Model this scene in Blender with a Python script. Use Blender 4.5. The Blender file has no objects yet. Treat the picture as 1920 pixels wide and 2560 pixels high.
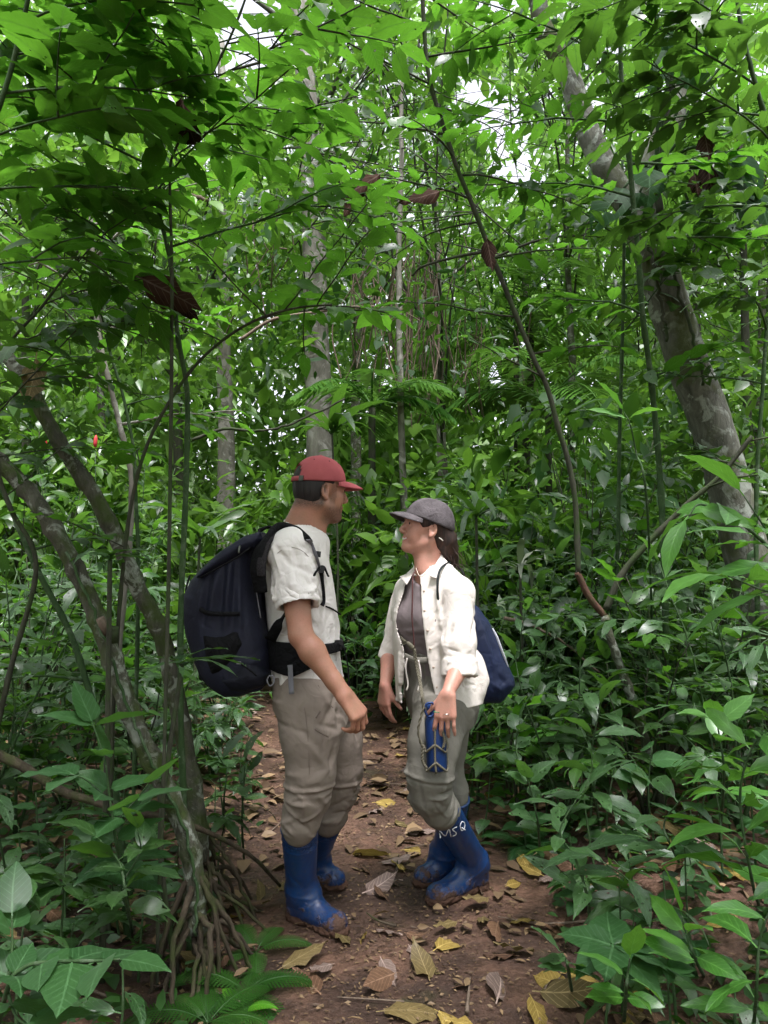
import bpy, math, random
import numpy as np
from mathutils import Vector, Matrix, Quaternion

sc = bpy.context.scene
COL = sc.collection
R = math.radians
rng = np.random.default_rng(11)
random.seed(5)

# ------------------------------------------------------------------ camera
F, CX, CY = 1900.0, 960.0, 1280.0          # focal length and centre in photo pixels (1920 x 2560)
CAMZ, PITCH = 1.43, R(3.1)
cam = bpy.data.cameras.new('camera')
cam.sensor_fit = 'VERTICAL'; cam.sensor_height = 36.0; cam.lens = 36.0 * F / 2560.0
cam.clip_start = 0.02; cam.clip_end = 2000
camo = bpy.data.objects.new('camera', cam); COL.objects.link(camo)
camo.location = (0, 0, CAMZ); camo.rotation_euler = (R(90) + PITCH, 0, 0)
sc.camera = camo

# ------------------------------------------------------------------ sky, sun, exposure
SUN_EL, SUN_ROT = R(72), R(165)
w = bpy.data.worlds.new('World'); sc.world = w; w.use_nodes = True
nt = w.node_tree; nt.nodes.clear()
sky = nt.nodes.new('ShaderNodeTexSky'); sky.sky_type = 'NISHITA'; sky.sun_disc = False
sky.sun_elevation = SUN_EL; sky.sun_rotation = SUN_ROT
sky.air_density = 1.0; sky.dust_density = 4.0; sky.ozone_density = 1.0
hs = nt.nodes.new('ShaderNodeHueSaturation'); hs.inputs['Saturation'].default_value = 0.12   # overcast: a white sky
bg = nt.nodes.new('ShaderNodeBackground'); bg.inputs['Strength'].default_value = 0.09
wo = nt.nodes.new('ShaderNodeOutputWorld')
nt.links.new(sky.outputs[0], hs.inputs['Color']); nt.links.new(hs.outputs[0], bg.inputs['Color'])
nt.links.new(bg.outputs[0], wo.inputs['Surface'])
sl = bpy.data.lights.new('sun', 'SUN'); sl.energy = 1.5; sl.angle = R(14); sl.color = (1.0, 0.96, 0.9)
so = bpy.data.objects.new('sun', sl); COL.objects.link(so)
_sd = Vector((math.sin(SUN_ROT) * math.cos(SUN_EL), math.cos(SUN_ROT) * math.cos(SUN_EL), math.sin(SUN_EL)))
so.rotation_euler = _sd.to_track_quat('Z', 'Y').to_euler(); so.location = (0, 0, 30)
sc.view_settings.view_transform = 'Standard'; sc.view_settings.look = 'None'
sc.view_settings.gamma = 1.0; sc.view_settings.use_curve_mapping = False
sc.view_settings.exposure = 2.42
sc.view_settings.use_white_balance = True; sc.view_settings.white_balance_temperature = 6150; sc.view_settings.white_balance_tint = 18.0
cy = sc.cycles
cy.max_bounces = 4; cy.diffuse_bounces = 2; cy.glossy_bounces = 2; cy.transmission_bounces = 4
cy.transparent_max_bounces = 8; cy.caustics_reflective = False; cy.caustics_refractive = False
cy.use_adaptive_sampling = True; cy.adaptive_threshold = 0.01
cy.use_denoising = True
cy.sample_clamp_indirect = 6.0

# ------------------------------------------------------------------ small helpers
def V(*a): return np.array(a, float)
_cp, _sp = math.cos(PITCH), math.sin(PITCH)
def P(px, py, d):
    """world point seen at photo pixel (px, py) whose distance along Y is d metres"""
    u = (px - CX) / F; v = -(py - CY) / F
    y = _cp - v * _sp; z = _sp + v * _cp
    return np.array([u * d / y, d, CAMZ + z * d / y])
def proj(p):
    """photo pixel of world points (N,3)"""
    p = np.asarray(p, float); x = p[..., 0]; y = p[..., 1]; z = p[..., 2] - CAMZ
    f = y * _cp + z * _sp; u = -y * _sp + z * _cp
    f = np.maximum(f, 1e-3)
    return CX + F * x / f, CY - F * u / f
def nrm(v):
    v = np.asarray(v, float); return v / (np.linalg.norm(v) + 1e-12)
def sstep(a, b, x):
    t = np.clip((x - a) / (b - a), 0, 1); return t * t * (3 - 2 * t)
def path_x(y):
    return np.interp(y, [0, 2, 3, 4, 6, 8, 11, 16], [0.08, 0.06, 0.0, -0.13, -0.45, -1.15, -2.6, -5.5])
def gz(x, y):
    """ground height"""
    x = np.asarray(x, float); y = np.asarray(y, float)
    off = np.abs(x - path_x(y))
    bank = sstep(0.55, 1.6, off) * 0.10 + sstep(2.5, 9, off) * 0.35
    n = (np.sin(x * 2.1 + 1.3 * np.sin(y * 1.7)) * np.sin(y * 2.3 + 0.7) * 0.035 * sstep(0.5, 1.3, off)
         + np.sin(x * 9.7 + 2 * np.sin(y * 5.1)) * np.sin(y * 11.3 + 1.1) * 0.005)
    return bank + n + sstep(9, 40, y) * 1.2
def G(px, py):
    """point of the flat ground plane (z = 0) seen at a photo pixel"""
    a = P(px, py, 1.0); t = CAMZ / (CAMZ - a[2]); return np.array([a[0] * t, t, 0.0])
def on_ground(px, py):
    p = G(px, py); p[2] = float(gz(p[0], p[1])); return p

def new_mesh(name, verts, faces, smooth=True):
    me = bpy.data.meshes.new(name)
    me.from_pydata([tuple(map(float, v)) for v in verts], [], [tuple(map(int, f)) for f in faces])
    if smooth: me.polygons.foreach_set('use_smooth', np.ones(len(me.polygons), bool))
    me.update(); return me
def fast_mesh(name, verts, faces, smooth=True):
    """verts (N,3), faces (M,k) all of one size, written in bulk"""
    verts = np.ascontiguousarray(verts, np.float32); faces = np.ascontiguousarray(faces, np.int32)
    me = bpy.data.meshes.new(name); M, k = faces.shape
    me.vertices.add(len(verts)); me.vertices.foreach_set('co', verts.ravel())
    me.loops.add(M * k); me.loops.foreach_set('vertex_index', faces.ravel())
    me.polygons.add(M); me.polygons.foreach_set('loop_start', np.arange(0, M * k, k, dtype=np.int32))
    if smooth: me.polygons.foreach_set('use_smooth', np.ones(M, bool))
    me.update(calc_edges=True); return me
def obj(name, me, mat=None, parent=None, mtx=None):
    o = bpy.data.objects.new(name, me); COL.objects.link(o)
    if mat is not None and me is not None and not me.materials: me.materials.append(mat)
    if parent is not None: o.parent = parent
    if mtx is not None: o.matrix_basis = mtx
    return o
def tag(o, label=None, cat=None, group=None, kind=None):
    if label: o['label'] = label
    if cat: o['category'] = cat
    if group: o['group'] = group
    if kind: o['kind'] = kind
    return o
def thing(name, label, cat, loc=(0, 0, 0), group=None):
    o = bpy.data.objects.new(name, None); COL.objects.link(o); o.empty_display_size = 0.1
    o.location = tuple(map(float, loc)); return tag(o, label, cat, group)

def spline(pts, n):
    """Catmull-Rom through the points (m,k) -> (n,k)"""
    p = np.asarray(pts, float)
    if len(p) == 2: return p[0] + (p[1] - p[0]) * np.linspace(0, 1, n)[:, None]
    q = np.vstack([2 * p[0] - p[1], p, 2 * p[-1] - p[-2]]); m = len(p) - 1
    s = np.linspace(0, m - 1e-9, n); i = s.astype(int); t = (s - i)[:, None]
    a, b, c, d = q[i], q[i + 1], q[i + 2], q[i + 3]
    return 0.5 * (2 * b + (c - a) * t + (2 * a - 5 * b + 4 * c - d) * t ** 2 + (3 * b - a - 3 * c + d) * t ** 3)
def frames(p):
    t = np.gradient(p, axis=0); t /= np.linalg.norm(t, axis=1)[:, None] + 1e-12
    up = V(0, 0, 1) if abs(t[0, 2]) < 0.9 else V(1, 0, 0)
    n = np.zeros_like(p); b = np.zeros_like(p); u = nrm(np.cross(t[0], up))
    for i in range(len(p)):
        u = nrm(u - t[i] * (u @ t[i])); n[i] = u; b[i] = np.cross(t[i], u)
    return t, n, b
def tube(pts, rad, sides=7, rough=0.0, knots=None, ax=(1, 1), cap=True):
    """tapered tube; rad scalar or per point; returns verts, faces (quads, the ends closed by short fans as quads)"""
    p = np.asarray(pts, float); m = len(p); r = np.broadcast_to(np.asarray(rad, float), (m,)).copy()
    if knots is not None:
        for k in knots: r[k] *= 1.22
    t, n, b = frames(p); a = np.linspace(0, 2 * np.pi, sides, endpoint=False)
    c, s = np.cos(a), np.sin(a)
    rr = r[:, None] * (1 + rough * rng.standard_normal((m, sides)))
    v = p[:, None, :] + (rr * c * ax[0])[..., None] * n[:, None, :] + (rr * s * ax[1])[..., None] * b[:, None, :]
    v = v.reshape(-1, 3); i = np.arange(m - 1)[:, None] * sides; j = np.arange(sides)[None, :]; j2 = (j + 1) % sides
    f = np.stack([i + j, i + j2, i + sides + j2, i + sides + j], -1).reshape(-1, 4)
    if cap:
        e = [[0, 0, 0, 0]]; base = len(v)
        v = np.vstack([v, p[0], p[-1]])
        f0 = np.stack([np.full(sides, base), (np.arange(sides) + 1) % sides, np.arange(sides), np.arange(sides)], -1)[:, :4]
        o = (m - 1) * sides
        tri = [(base, (k + 1) % sides, k) for k in range(sides)] + [(base + 1, o + k, o + (k + 1) % sides) for k in range(sides)]
        return v, [tuple(q) for q in f] + tri
    return v, [tuple(q) for q in f]
class MB:
    """collects shapes of ONE part"""
    def __init__(s): s.v = []; s.f = []
    def add(s, vf):
        v, f = vf; o = len(s.v); s.v.extend(map(tuple, v)); s.f.extend(tuple(i + o for i in q) for q in f); return s
    def build(s, name, mat, parent=None, base=(0, 0, 0), smooth=True):
        v = np.array(s.v) - np.asarray(base, float); return obj(name, new_mesh(name, v, s.f, smooth), mat, parent)
def box_vf(c, h, rot=None):
    c = np.asarray(c, float); h = np.asarray(h, float)
    v = np.array([[x, y, z] for x in (-1, 1) for y in (-1, 1) for z in (-1, 1)], float) * h
    if rot is not None: v = v @ np.asarray(rot).T
    return v + c, [(0, 1, 3, 2), (4, 6, 7, 5), (0, 4, 5, 1), (2, 3, 7, 6), (0, 2, 6, 4), (1, 5, 7, 3)]

# ------------------------------------------------------------------ materials
class NT:
    def __init__(s, name):
        s.m = bpy.data.materials.new(name); s.m.use_nodes = True; s.t = s.m.node_tree; s.t.nodes.clear()
        s.out = s.t.nodes.new('ShaderNodeOutputMaterial')
    def n(s, kind, **kw):
        nd = s.t.nodes.new('ShaderNode' + kind)
        for k, v in kw.items():
            if k.startswith('i_'):
                key = k[2:]; key = int(key) if key.isdigit() else key.replace('_', ' ')
                if hasattr(v, 'is_linked') or isinstance(v, bpy.types.NodeSocket): s.t.links.new(v, nd.inputs[key])
                else: nd.inputs[key].default_value = v
            else: setattr(nd, k, v)
        return nd
    def math(s, op, a, b=0.0, clamp=False):
        nd = s.t.nodes.new('ShaderNodeMath'); nd.operation = op; nd.use_clamp = clamp
        for i, v in enumerate((a, b)):
            if isinstance(v, bpy.types.NodeSocket): s.t.links.new(v, nd.inputs[i])
            else: nd.inputs[i].default_value = v
        return nd.outputs[0]
    def mix(s, fac, a, b, mode='MIX'):
        nd = s.t.nodes.new('ShaderNodeMix'); nd.data_type = 'RGBA'; nd.blend_type = mode
        for i, v in ((0, fac), (6, a), (7, b)):
            if isinstance(v, bpy.types.NodeSocket): s.t.links.new(v, nd.inputs[i])
            else: nd.inputs[i].default_value = v if i == 0 else (*v[:3], 1)
        return nd.outputs[2]
    def ramp(s, fac, stops):
        nd = s.t.nodes.new('ShaderNodeValToRGB'); s.t.links.new(fac, nd.inputs[0]); cr = nd.color_ramp
        while len(cr.elements) < len(stops): cr.elements.new(0.5)
        for e, (p, c) in zip(cr.elements, stops):
            e.position = p; e.color = (*c, 1) if not isinstance(c, (int, float)) else (c, c, c, 1)
        return nd.outputs[0]
    def noise(s, scale, detail=3, rough=0.55, vec=None, dist=0.0):
        nd = s.n('TexNoise'); nd.inputs['Scale'].default_value = scale; nd.inputs['Detail'].default_value = detail
        nd.inputs['Roughness'].default_value = rough; nd.inputs['Distortion'].default_value = dist
        if vec is not None: s.t.links.new(vec, nd.inputs['Vector'])
        return nd.outputs[0]
    def coord(s, which='Object'): return s.n('TexCoord').outputs[which]
    def scaled(s, vec, sc_):
        nd = s.n('Mapping'); s.t.links.new(vec, nd.inputs['Vector']); nd.inputs['Scale'].default_value = sc_; return nd.outputs[0]
    def bump(s, h, strength=0.3, dist=0.01, normal=None):
        nd = s.n('Bump'); s.t.links.new(h, nd.inputs['Height']); nd.inputs['Strength'].default_value = strength
        nd.inputs['Distance'].default_value = dist
        if normal is not None: s.t.links.new(normal, nd.inputs['Normal'])
        return nd.outputs[0]
    def pbsdf(s, col, rough=0.6, normal=None, spec=0.4, metal=0.0, sss=0.0):
        b = s.n('BsdfPrincipled')
        for key, v in (('Base Color', col), ('Roughness', rough), ('Metallic', metal), ('Specular IOR Level', spec)):
            if isinstance(v, bpy.types.NodeSocket): s.t.links.new(v, b.inputs[key])
            else: b.inputs[key].default_value = (*v, 1) if key == 'Base Color' else v
        if normal is not None: s.t.links.new(normal, b.inputs['Normal'])
        s.t.links.new(b.outputs[0], s.out.inputs['Surface']); return s.m

def cloth_mat(name, col, col2=None, var=6.0, wr=(9.0, 0.5, 0.012), weave=900, rough=0.85, spec=0.2, stretch=(1, 1, 1)):
    m = NT(name); co = m.coord(); n1 = m.noise(var, 4, 0.6, co)
    c2 = col2 or tuple(c * 0.82 for c in col)
    c = m.mix(m.ramp(n1, [(0.35, 0.0), (0.65, 1.0)]), col, c2)
    wv = m.noise(wr[0], 3, 0.5, m.scaled(co, stretch), 1.2)
    vo = m.n('TexVoronoi', feature='DISTANCE_TO_EDGE'); vo.inputs['Scale'].default_value = wr[0] * 2.4
    dv = m.n('VectorMath', operation='ADD'); m.t.links.new(co, dv.inputs[0]); nz = m.n('TexNoise'); nz.inputs['Scale'].default_value = 9.0; m.t.links.new(co, nz.inputs['Vector'])
    ds = m.n('VectorMath', operation='SCALE'); m.t.links.new(nz.outputs['Color'], ds.inputs[0]); ds.inputs['Scale'].default_value = 0.12; m.t.links.new(ds.outputs[0], dv.inputs[1]); m.t.links.new(dv.outputs[0], vo.inputs['Vector'])
    cr = m.math('MULTIPLY', m.math('MINIMUM', m.math('MULTIPLY', vo.outputs['Distance'], 2.2), 0.5), 0.9)
    b1 = m.bump(m.math('ADD', m.ramp(wv, [(0.3, 0.0), (0.5, 1.0), (0.7, 0.15)]), cr), wr[1], wr[2])
    b2 = m.bump(m.noise(weave, 1, 0.5, co), 0.15, 0.001, b1)
    return m.pbsdf(c, rough, b2, spec)
def plain_mat(name, col, rough=0.5, spec=0.4, metal=0.0, var=0.12, scale=25.0, bump=0.0):
    m = NT(name); co = m.coord(); n = m.noise(scale, 4, 0.6, co)
    c = m.mix(n, tuple(max(0, x * (1 - var)) for x in col), tuple(x * (1 + var) for x in col))
    return m.pbsdf(c, rough, m.bump(n, bump, 0.004) if bump else None, spec, metal)
# ------------------------------------------------------------------ organic modelling: distance fields meshed by surface nets
def smin(a, b, k):
    if k <= 0: return np.minimum(a, b)
    t = np.clip(0.5 + 0.5 * (b - a) / k, 0, 1); return b * (1 - t) + a * t - k * t * (1 - t)
class Sdf:
    def __init__(s, lo, hi, h):
        s.lo = np.asarray(lo, float); s.h = h; n = np.ceil((np.asarray(hi) - s.lo) / h).astype(int) + 1
        s.n = n; s.ax = [(s.lo[i] + h * np.arange(n[i])).astype(np.float32) for i in range(3)]
        s.D = np.full(tuple(n), 0.5, np.float32)
    def put(s, f, lo, hi, k=0.0, op='u', pad=None):
        pad = (k + 4 * s.h) if pad is None else pad
        a = np.clip(np.floor((np.asarray(lo) - pad - s.lo) / s.h).astype(int), 0, s.n)
        b = np.clip(np.ceil((np.asarray(hi) + pad - s.lo) / s.h).astype(int) + 1, 0, s.n)
        if (b <= a).any(): return s
        sl = tuple(slice(a[i], b[i]) for i in range(3))
        d = f(s.ax[0][sl[0]][:, None, None], s.ax[1][sl[1]][None, :, None], s.ax[2][sl[2]][None, None, :]).astype(np.float32)
        c = s.D[sl]
        s.D[sl] = smin(c, d, k) if op == 'u' else -smin(-c, d, k)
        return s
    def cone(s, a, b, ra, rb, k=0.02, op='u', sq=None, cut=None, cut2=None):
        a = np.asarray(a, float); b = np.asarray(b, float); ba = b - a; L = ba @ ba + 1e-12
        def f(X, Y, Z):
            x, y, z = X - a[0], Y - a[1], Z - a[2]
            t = np.clip((x * ba[0] + y * ba[1] + z * ba[2]) / L, 0, 1)
            x = x - t * ba[0]; y = y - t * ba[1]; z = z - t * ba[2]
            if sq is not None:
                n, q = sq; g = (x * n[0] + y * n[1] + z * n[2]) * (1 / q - 1); x = x + n[0] * g; y = y + n[1] * g; z = z + n[2] * g
            d = np.sqrt(x * x + y * y + z * z) - (ra + (rb - ra) * t)
            if sq is not None and sq[1] < 1: d = d * (0.5 + 0.5 * sq[1])
            for c in (cut, cut2):
                if c is not None: d = np.maximum(d, (X - c[0][0]) * c[1][0] + (Y - c[0][1]) * c[1][1] + (Z - c[0][2]) * c[1][2])
            return d
        m = max(ra, rb) * (sq[1] if sq is not None and sq[1] > 1 else 1)
        return s.put(f, np.minimum(a, b) - m, np.maximum(a, b) + m, k, op)
    def chain(s, pts, rad, k=0.02, op='u', sq=None):
        for i in range(len(pts) - 1): s.cone(pts[i], pts[i + 1], rad[i], rad[i + 1], k, op, sq)
        return s
    def ell(s, c, r, rot=None, k=0.02, op='u'):
        c = np.asarray(c, float); r = np.asarray(r, float); Rm = np.eye(3) if rot is None else np.asarray(rot)
        def f(X, Y, Z):
            x, y, z = X - c[0], Y - c[1], Z - c[2]
            q = [(x * Rm[0, i] + y * Rm[1, i] + z * Rm[2, i]) for i in range(3)]
            k0 = np.sqrt(sum((q[i] / r[i]) ** 2 for i in range(3))) + 1e-6
            k1 = np.sqrt(sum((q[i] / r[i] ** 2) ** 2 for i in range(3))) + 1e-6
            return k0 * (k0 - 1) / k1
        m = r.max(); return s.put(f, c - m, c + m, k, op)
    def loft(s, st, fwd=(1, 0), n=2.3, k=0.02, op='u', grow=0.0, pad=None):
        """stations (z, cx, cy, half size along fwd, half size across), stacked along z, flat ends"""
        st = np.array(sorted([tuple(q) for q in st])); zz = st[:, 0]; fx, fy = nrm(fwd)
        zs = np.linspace(zz[0], zz[-1], 60); sp = np.stack([np.interp(zs, zz, st[:, i]) for i in range(1, 5)])
        for _ in range(6): sp[:, 1:-1] = 0.5 * sp[:, 1:-1] + 0.25 * (sp[:, :-2] + sp[:, 2:])
        def f(X, Y, Z):
            cx, cy_, ra, rb = (np.interp(Z, zs, sp[i]) for i in range(4)); ra = ra + grow; rb = rb + grow
            x = X - cx; y = Y - cy_; u = np.abs(x * fx + y * fy) / ra; v = np.abs(-x * fy + y * fx) / rb
            q = (u ** n + v ** n) ** (1 / n)
            return np.maximum(np.maximum((q - 1) * np.minimum(ra, rb), Z - zz[-1]), zz[0] - Z)
        m = st[:, 3:5].max() + grow
        return s.put(f, (st[:, 1].min() - m, st[:, 2].min() - m, zz[0]), (st[:, 1].max() + m, st[:, 2].max() + m, zz[-1]), k, op, pad)
    def mesh(s):
        D = s.D; h = s.h; ins = D < 0; nx, ny, nz = D.shape
        cnt = np.zeros((nx - 1, ny - 1, nz - 1), np.uint8); cs = [(i, j, k) for i in (0, 1) for j in (0, 1) for k in (0, 1)]
        for i, j, k in cs: cnt += ins[i:nx - 1 + i, j:ny - 1 + j, k:nz - 1 + k]
        act = (cnt > 0) & (cnt < 8); I = np.argwhere(act)
        vals = np.stack([D[I[:, 0] + i, I[:, 1] + j, I[:, 2] + k] for i, j, k in cs], 1); cc = np.array(cs, float)
        acc = np.zeros((len(I), 3)); num = np.zeros(len(I))
        for a in range(8):
            for b in range(a + 1, 8):
                if np.abs(cc[a] - cc[b]).sum() != 1: continue
                va, vb = vals[:, a], vals[:, b]; cr = (va < 0) != (vb < 0)
                t = np.where(cr, va / np.where(cr, va - vb, 1), 0)[:, None]
                acc += np.where(cr[:, None], cc[a] + (cc[b] - cc[a]) * t, 0); num += cr
        v = s.lo + h * (I + acc / num[:, None])
        idx = np.full(act.shape, -1, np.int32); idx[act] = np.arange(len(I)); fs = []
        for ax in range(3):
            p, q = (ax + 1) % 3, (ax + 2) % 3
            A = [slice(1, -1)] * 3; B = [slice(1, -1)] * 3; A[ax] = slice(0, -1); B[ax] = slice(1, None)
            lo_in = ins[tuple(A)]; ch = lo_in != ins[tuple(B)]; E = np.argwhere(ch); fl = lo_in[ch]
            E[:, p] += 1; E[:, q] += 1
            def cell(dp, dq):
                e = E.copy(); e[:, p] += dp; e[:, q] += dq; return idx[e[:, 0], e[:, 1], e[:, 2]]
            quad = np.stack([cell(-1, -1), cell(0, -1), cell(0, 0), cell(-1, 0)], 1)
            quad[~fl] = quad[~fl][:, ::-1]; fs.append(quad)
        return v, np.vstack(fs)
def normals(v, f):
    n = np.cross(v[f[:, 2]] - v[f[:, 0]], v[f[:, 3]] - v[f[:, 1]]); out = np.zeros_like(v)
    for i in range(4): np.add.at(out, f[:, i], n)
    return out / (np.linalg.norm(out, axis=1)[:, None] + 1e-12)
def relax(v, f, it=1, lam=0.5):
    e = np.vstack([f[:, [0, 1]], f[:, [1, 2]], f[:, [2, 3]], f[:, [3, 0]]])
    deg = np.bincount(e.ravel(), minlength=len(v)).astype(float)[:, None]
    for _ in range(it):
        acc = np.zeros_like(v)
        for i in range(3):
            acc[:, i] = np.bincount(e[:, 0], v[e[:, 1], i], len(v)) + np.bincount(e[:, 1], v[e[:, 0], i], len(v))
        v = v + lam * (acc / deg - v)
    return v
def ridge(v, n, a, b, width, amp):
    a = np.asarray(a); ba = np.asarray(b) - a; t = np.clip(((v - a) @ ba) / (ba @ ba + 1e-9), 0, 1)
    d2 = ((v - a - t[:, None] * ba) ** 2).sum(1); fade = np.sin(np.pi * np.clip(t, 0.06, 0.94)) ** 0.5
    return v + n * (amp * fade * np.exp(-d2 / width ** 2))[:, None]
def creases(v, n, count, lo, hi, direction, spread=0.5, length=(0.05, 0.12), width=(0.007, 0.012), amp=0.004, seed=1):
    """random ridges and valleys of cloth inside a box"""
    r = np.random.default_rng(seed); lo = np.asarray(lo); hi = np.asarray(hi)
    sel = np.where(((v > lo) & (v < hi)).all(1))[0]
    if len(sel) == 0: return v
    d0 = nrm(direction)
    for _ in range(count):
        i = sel[r.integers(len(sel))]; d = d0 + spread * r.standard_normal(3); d = nrm(d - n[i] * (d @ n[i]))
        L = r.uniform(*length); v = ridge(v, n, v[i] - d * L / 2, v[i] + d * L / 2, r.uniform(*width), amp * r.choice([-1, 1], p=[.45, .55]) * r.uniform(.6, 1.2))
    return v
def sdf_obj(name, S, mat, parent, base, post=None, it=1):
    v, f = S.mesh(); v = relax(v, f, it) if it else v
    if post is not None: v = post(v, normals(v, f), f)
    return obj(name, fast_mesh(name, v - np.asarray(base), f), mat, parent)
def rot_from(fwd, up=(0, 0, 1)):
    x = nrm(fwd); y = nrm(np.cross(up, x)); z = np.cross(x, y); return np.stack([x, y, z], 1)

# ---- body pieces
def add_head(S, O, Rm, s=1.0, fem=False):
    """head at O (between the ears); local x forward, y left, z up"""
    T = lambda *p: O + Rm @ (s * np.array(p, float))
    def e(c, r, k=0.02, op='u'): S.ell(T(*c), s * np.array(r, float), Rm, k * s, op)
    def c(a, b, ra, rb, k=0.02, op='u'): S.cone(T(*a), T(*b), ra * s, rb * s, k * s, op)
    e((-.008, 0, .045), (.097, .076, .088), 0)
    e((.048, 0, .05), (.046, .06, .05), .03)
    e((.048, 0, -.03), (.05, .056 if not fem else .052, .07), .03)
    for q in (-1, 1):
        c((.0, q * .05, -.05), (.07, q * .016, -.088), .022 if not fem else .018, .019 if not fem else .016, .03)
        e((.064, q * .038, -.014), (.022, .02, .02), .02)
        e((.066, q * .036, -.04), (.02, .018, .02) if fem else (.014, .014, .016), .02)
    e((.082, 0, -.088), (.02, .022, .018) if not fem else (.019, .018, .016), .018)
    c((.089, -.034, .036), (.089, .034, .036), .011 if not fem else .008, .011 if not fem else .008, .018)
    c((.096, 0, .024), (.117, 0, -.016), .008, .0105, .012)
    for q in (-1, 1): e((.106, q * .0115, -.023), (.012, .008, .008), .006)
    e((.098, 0, -.048), (.009, .022, .0065), .006)
    e((.094, 0, -.062), (.010, .020, .007), .006)
    if fem:
        e((.106, 0, -.0550), (.014, .021, .0062), .003, 's')
        for q in (-1, 1): c((.100, q * .012, -.0545), (.087, q * .031, -.046), .0042, .002, .003, 's')
    else: c((.106, -.02, -.0545), (.106, .02, -.0545), .0025, .0025, .003, 's')
    for q in (-1, 1): e((.1, q * .031, .017), (.017, .017, .012), .010, 's')
    for q in (-1, 1): e((.079, q * .031, .016), (.0135, .0155, .012), .004)
    for q in (-1, 1):
        Re = Rm @ rot_from((.95, -q * .30, 0), (-.18, 0, 1))
        S.ell(T(-.004, q * .077, .002), s * V(.0195, .010, .033), Re, .004 * s)
        S.ell(T(-.001, q * .0855, .007), s * V(.0115, .0095, .020), Re, .003 * s, 's')
        S.ell(T(.004, q * .080, -.026), s * V(.009, .006, .010), Re, .006 * s)
    return T
def add_hand(S, wrist, d, nrm_p, side, size=1.0, curl=(.5, .7, .5), thumb=(.5, .5), spread=.12, k=.006):
    """d: wrist to knuckles, nrm_p: the way the palm faces, side: towards the thumb"""
    d = nrm(d); pn = nrm(nrm_p - d * (np.dot(nrm_p, d))); sd = np.cross(d, pn); sd = sd if sd @ np.asarray(side) > 0 else -sd
    s = size; K = [wrist + d * (.088 - .004 * abs(i - 1)) * s + sd * (.031 - .0205 * i) * s for i in range(4)]
    for i in range(4): S.cone(wrist + d * .012 * s + sd * (.017 - .011 * i) * s, K[i], .016 * s, .0125 * s, .014 * s, sq=None)
    Ls = [(.042, .026, .021), (.046, .029, .022), (.042, .027, .022), (.034, .021, .019)]
    for i in range(4):
        cu = curl[i] if isinstance(curl[0], (tuple, list)) else curl
        p = K[i]; a = 0.0; dd = nrm(d + sd * spread * (1.5 - i) * .55)
        for j in range(3):
            a += cu[j]; q = p + (dd * math.cos(a) + pn * math.sin(a)) * Ls[i][j] * s
            r0 = (.0098, .0088, .0080)[j] * s * (.88 if i == 3 else 1); r1 = (.0088, .0080, .0068)[j] * s * (.88 if i == 3 else 1)
            S.cone(p, q, r0, r1, .003 * s); p = q
    t0 = wrist + d * .026 * s + sd * .022 * s + pn * .006 * s
    td = nrm(sd * thumb[0] + d * .75 + pn * thumb[1] * .5); t1 = t0 + td * .040 * s
    td2 = nrm(td + d * .35 + pn * thumb[1] * .5); t2 = t1 + td2 * .032 * s; t3 = t2 + nrm(td2 + pn * .25) * .024 * s
    S.cone(t0, t1, .0165 * s, .0125 * s, .012 * s).cone(t1, t2, .0115 * s, .0098 * s, .004).cone(t2, t3, .0098 * s, .0078 * s, .003)
    return K
# ------------------------------------------------------------------ ground
def ground_mat():
    m = NT('forest_soil'); pos = m.n('NewGeometry').outputs['Position']
    n1 = m.noise(1.7, 5, 0.6, pos); n2 = m.noise(9, 6, 0.65, pos); n3 = m.noise(55, 5, 0.7, pos)
    v = m.n('TexVoronoi', i_Scale=34.0); m.t.links.new(pos, v.inputs['Vector'])
    a = m.mix(m.ramp(n2, [(0.35, 0.0), (0.66, 1.0)]), (0.042, 0.022, 0.0135), (0.135, 0.071, 0.043))
    a = m.mix(m.ramp(n3, [(0.45, 0.0), (0.7, 0.75)]), a, (0.185, 0.108, 0.068))
    a = m.mix(m.ramp(n1, [(0.42, 0.85), (0.60, 0.0)]), a, (0.026, 0.014, 0.009))
    n4 = m.noise(3.1, 4, 0.6, pos)
    a = m.mix(m.ramp(n4, [(0.60, 0.0), (0.72, 0.55)]), a, m.mix(n3, (0.022, 0.026, 0.008), (0.055, 0.062, 0.016)))
    h = m.math('ADD', m.math('MULTIPLY', n3, 0.5), m.math('ADD', n2, m.math('MULTIPLY', v.outputs['Distance'], 0.35)))
    rough = m.math('ADD', 0.40, m.math('MULTIPLY', m.ramp(n2, [(0.3, 0.0), (0.6, 1.0)]), 0.4))
    return m.pbsdf(a, rough, m.bump(h, 0.85, 0.025), 0.35)
M_soil = ground_mat()
def axis(parts): return np.unique(np.concatenate([np.arange(a, b, s) for a, b, s in parts] + [[parts[-1][1]]]).round(4))
gx = axis([(-400, -60, 40), (-60, -12, 4), (-12, -3.0, .5), (-3.0, -1.2, .08), (-1.2, 1.4, .022), (1.4, 3.2, .08), (3.2, 12, .5), (12, 60, 4), (60, 400, 40)])
gy = axis([(-300, -20, 40), (-20, -2, 2), (-2, 1.4, .15), (1.4, 5.0, .024), (5.0, 9, .09), (9, 20, .5), (20, 60, 4), (60, 600, 40)])
GXX, GYY = np.meshgrid(gx, gy); GZ = gz(GXX, GYY)
near = (np.abs(GXX) < 2.2) & (GYY < 7) & (GYY > 1)
rough = (np.sin(GXX * 31 + 3 * np.sin(GYY * 23)) * np.sin(GYY * 37 + 2 * np.sin(GXX * 29)) * .004 + np.sin(GXX * 67 + GYY * 31) * np.sin(GYY * 71 - GXX * 43) * .0022)
GZ = GZ + np.where(near, rough, 0)
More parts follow.
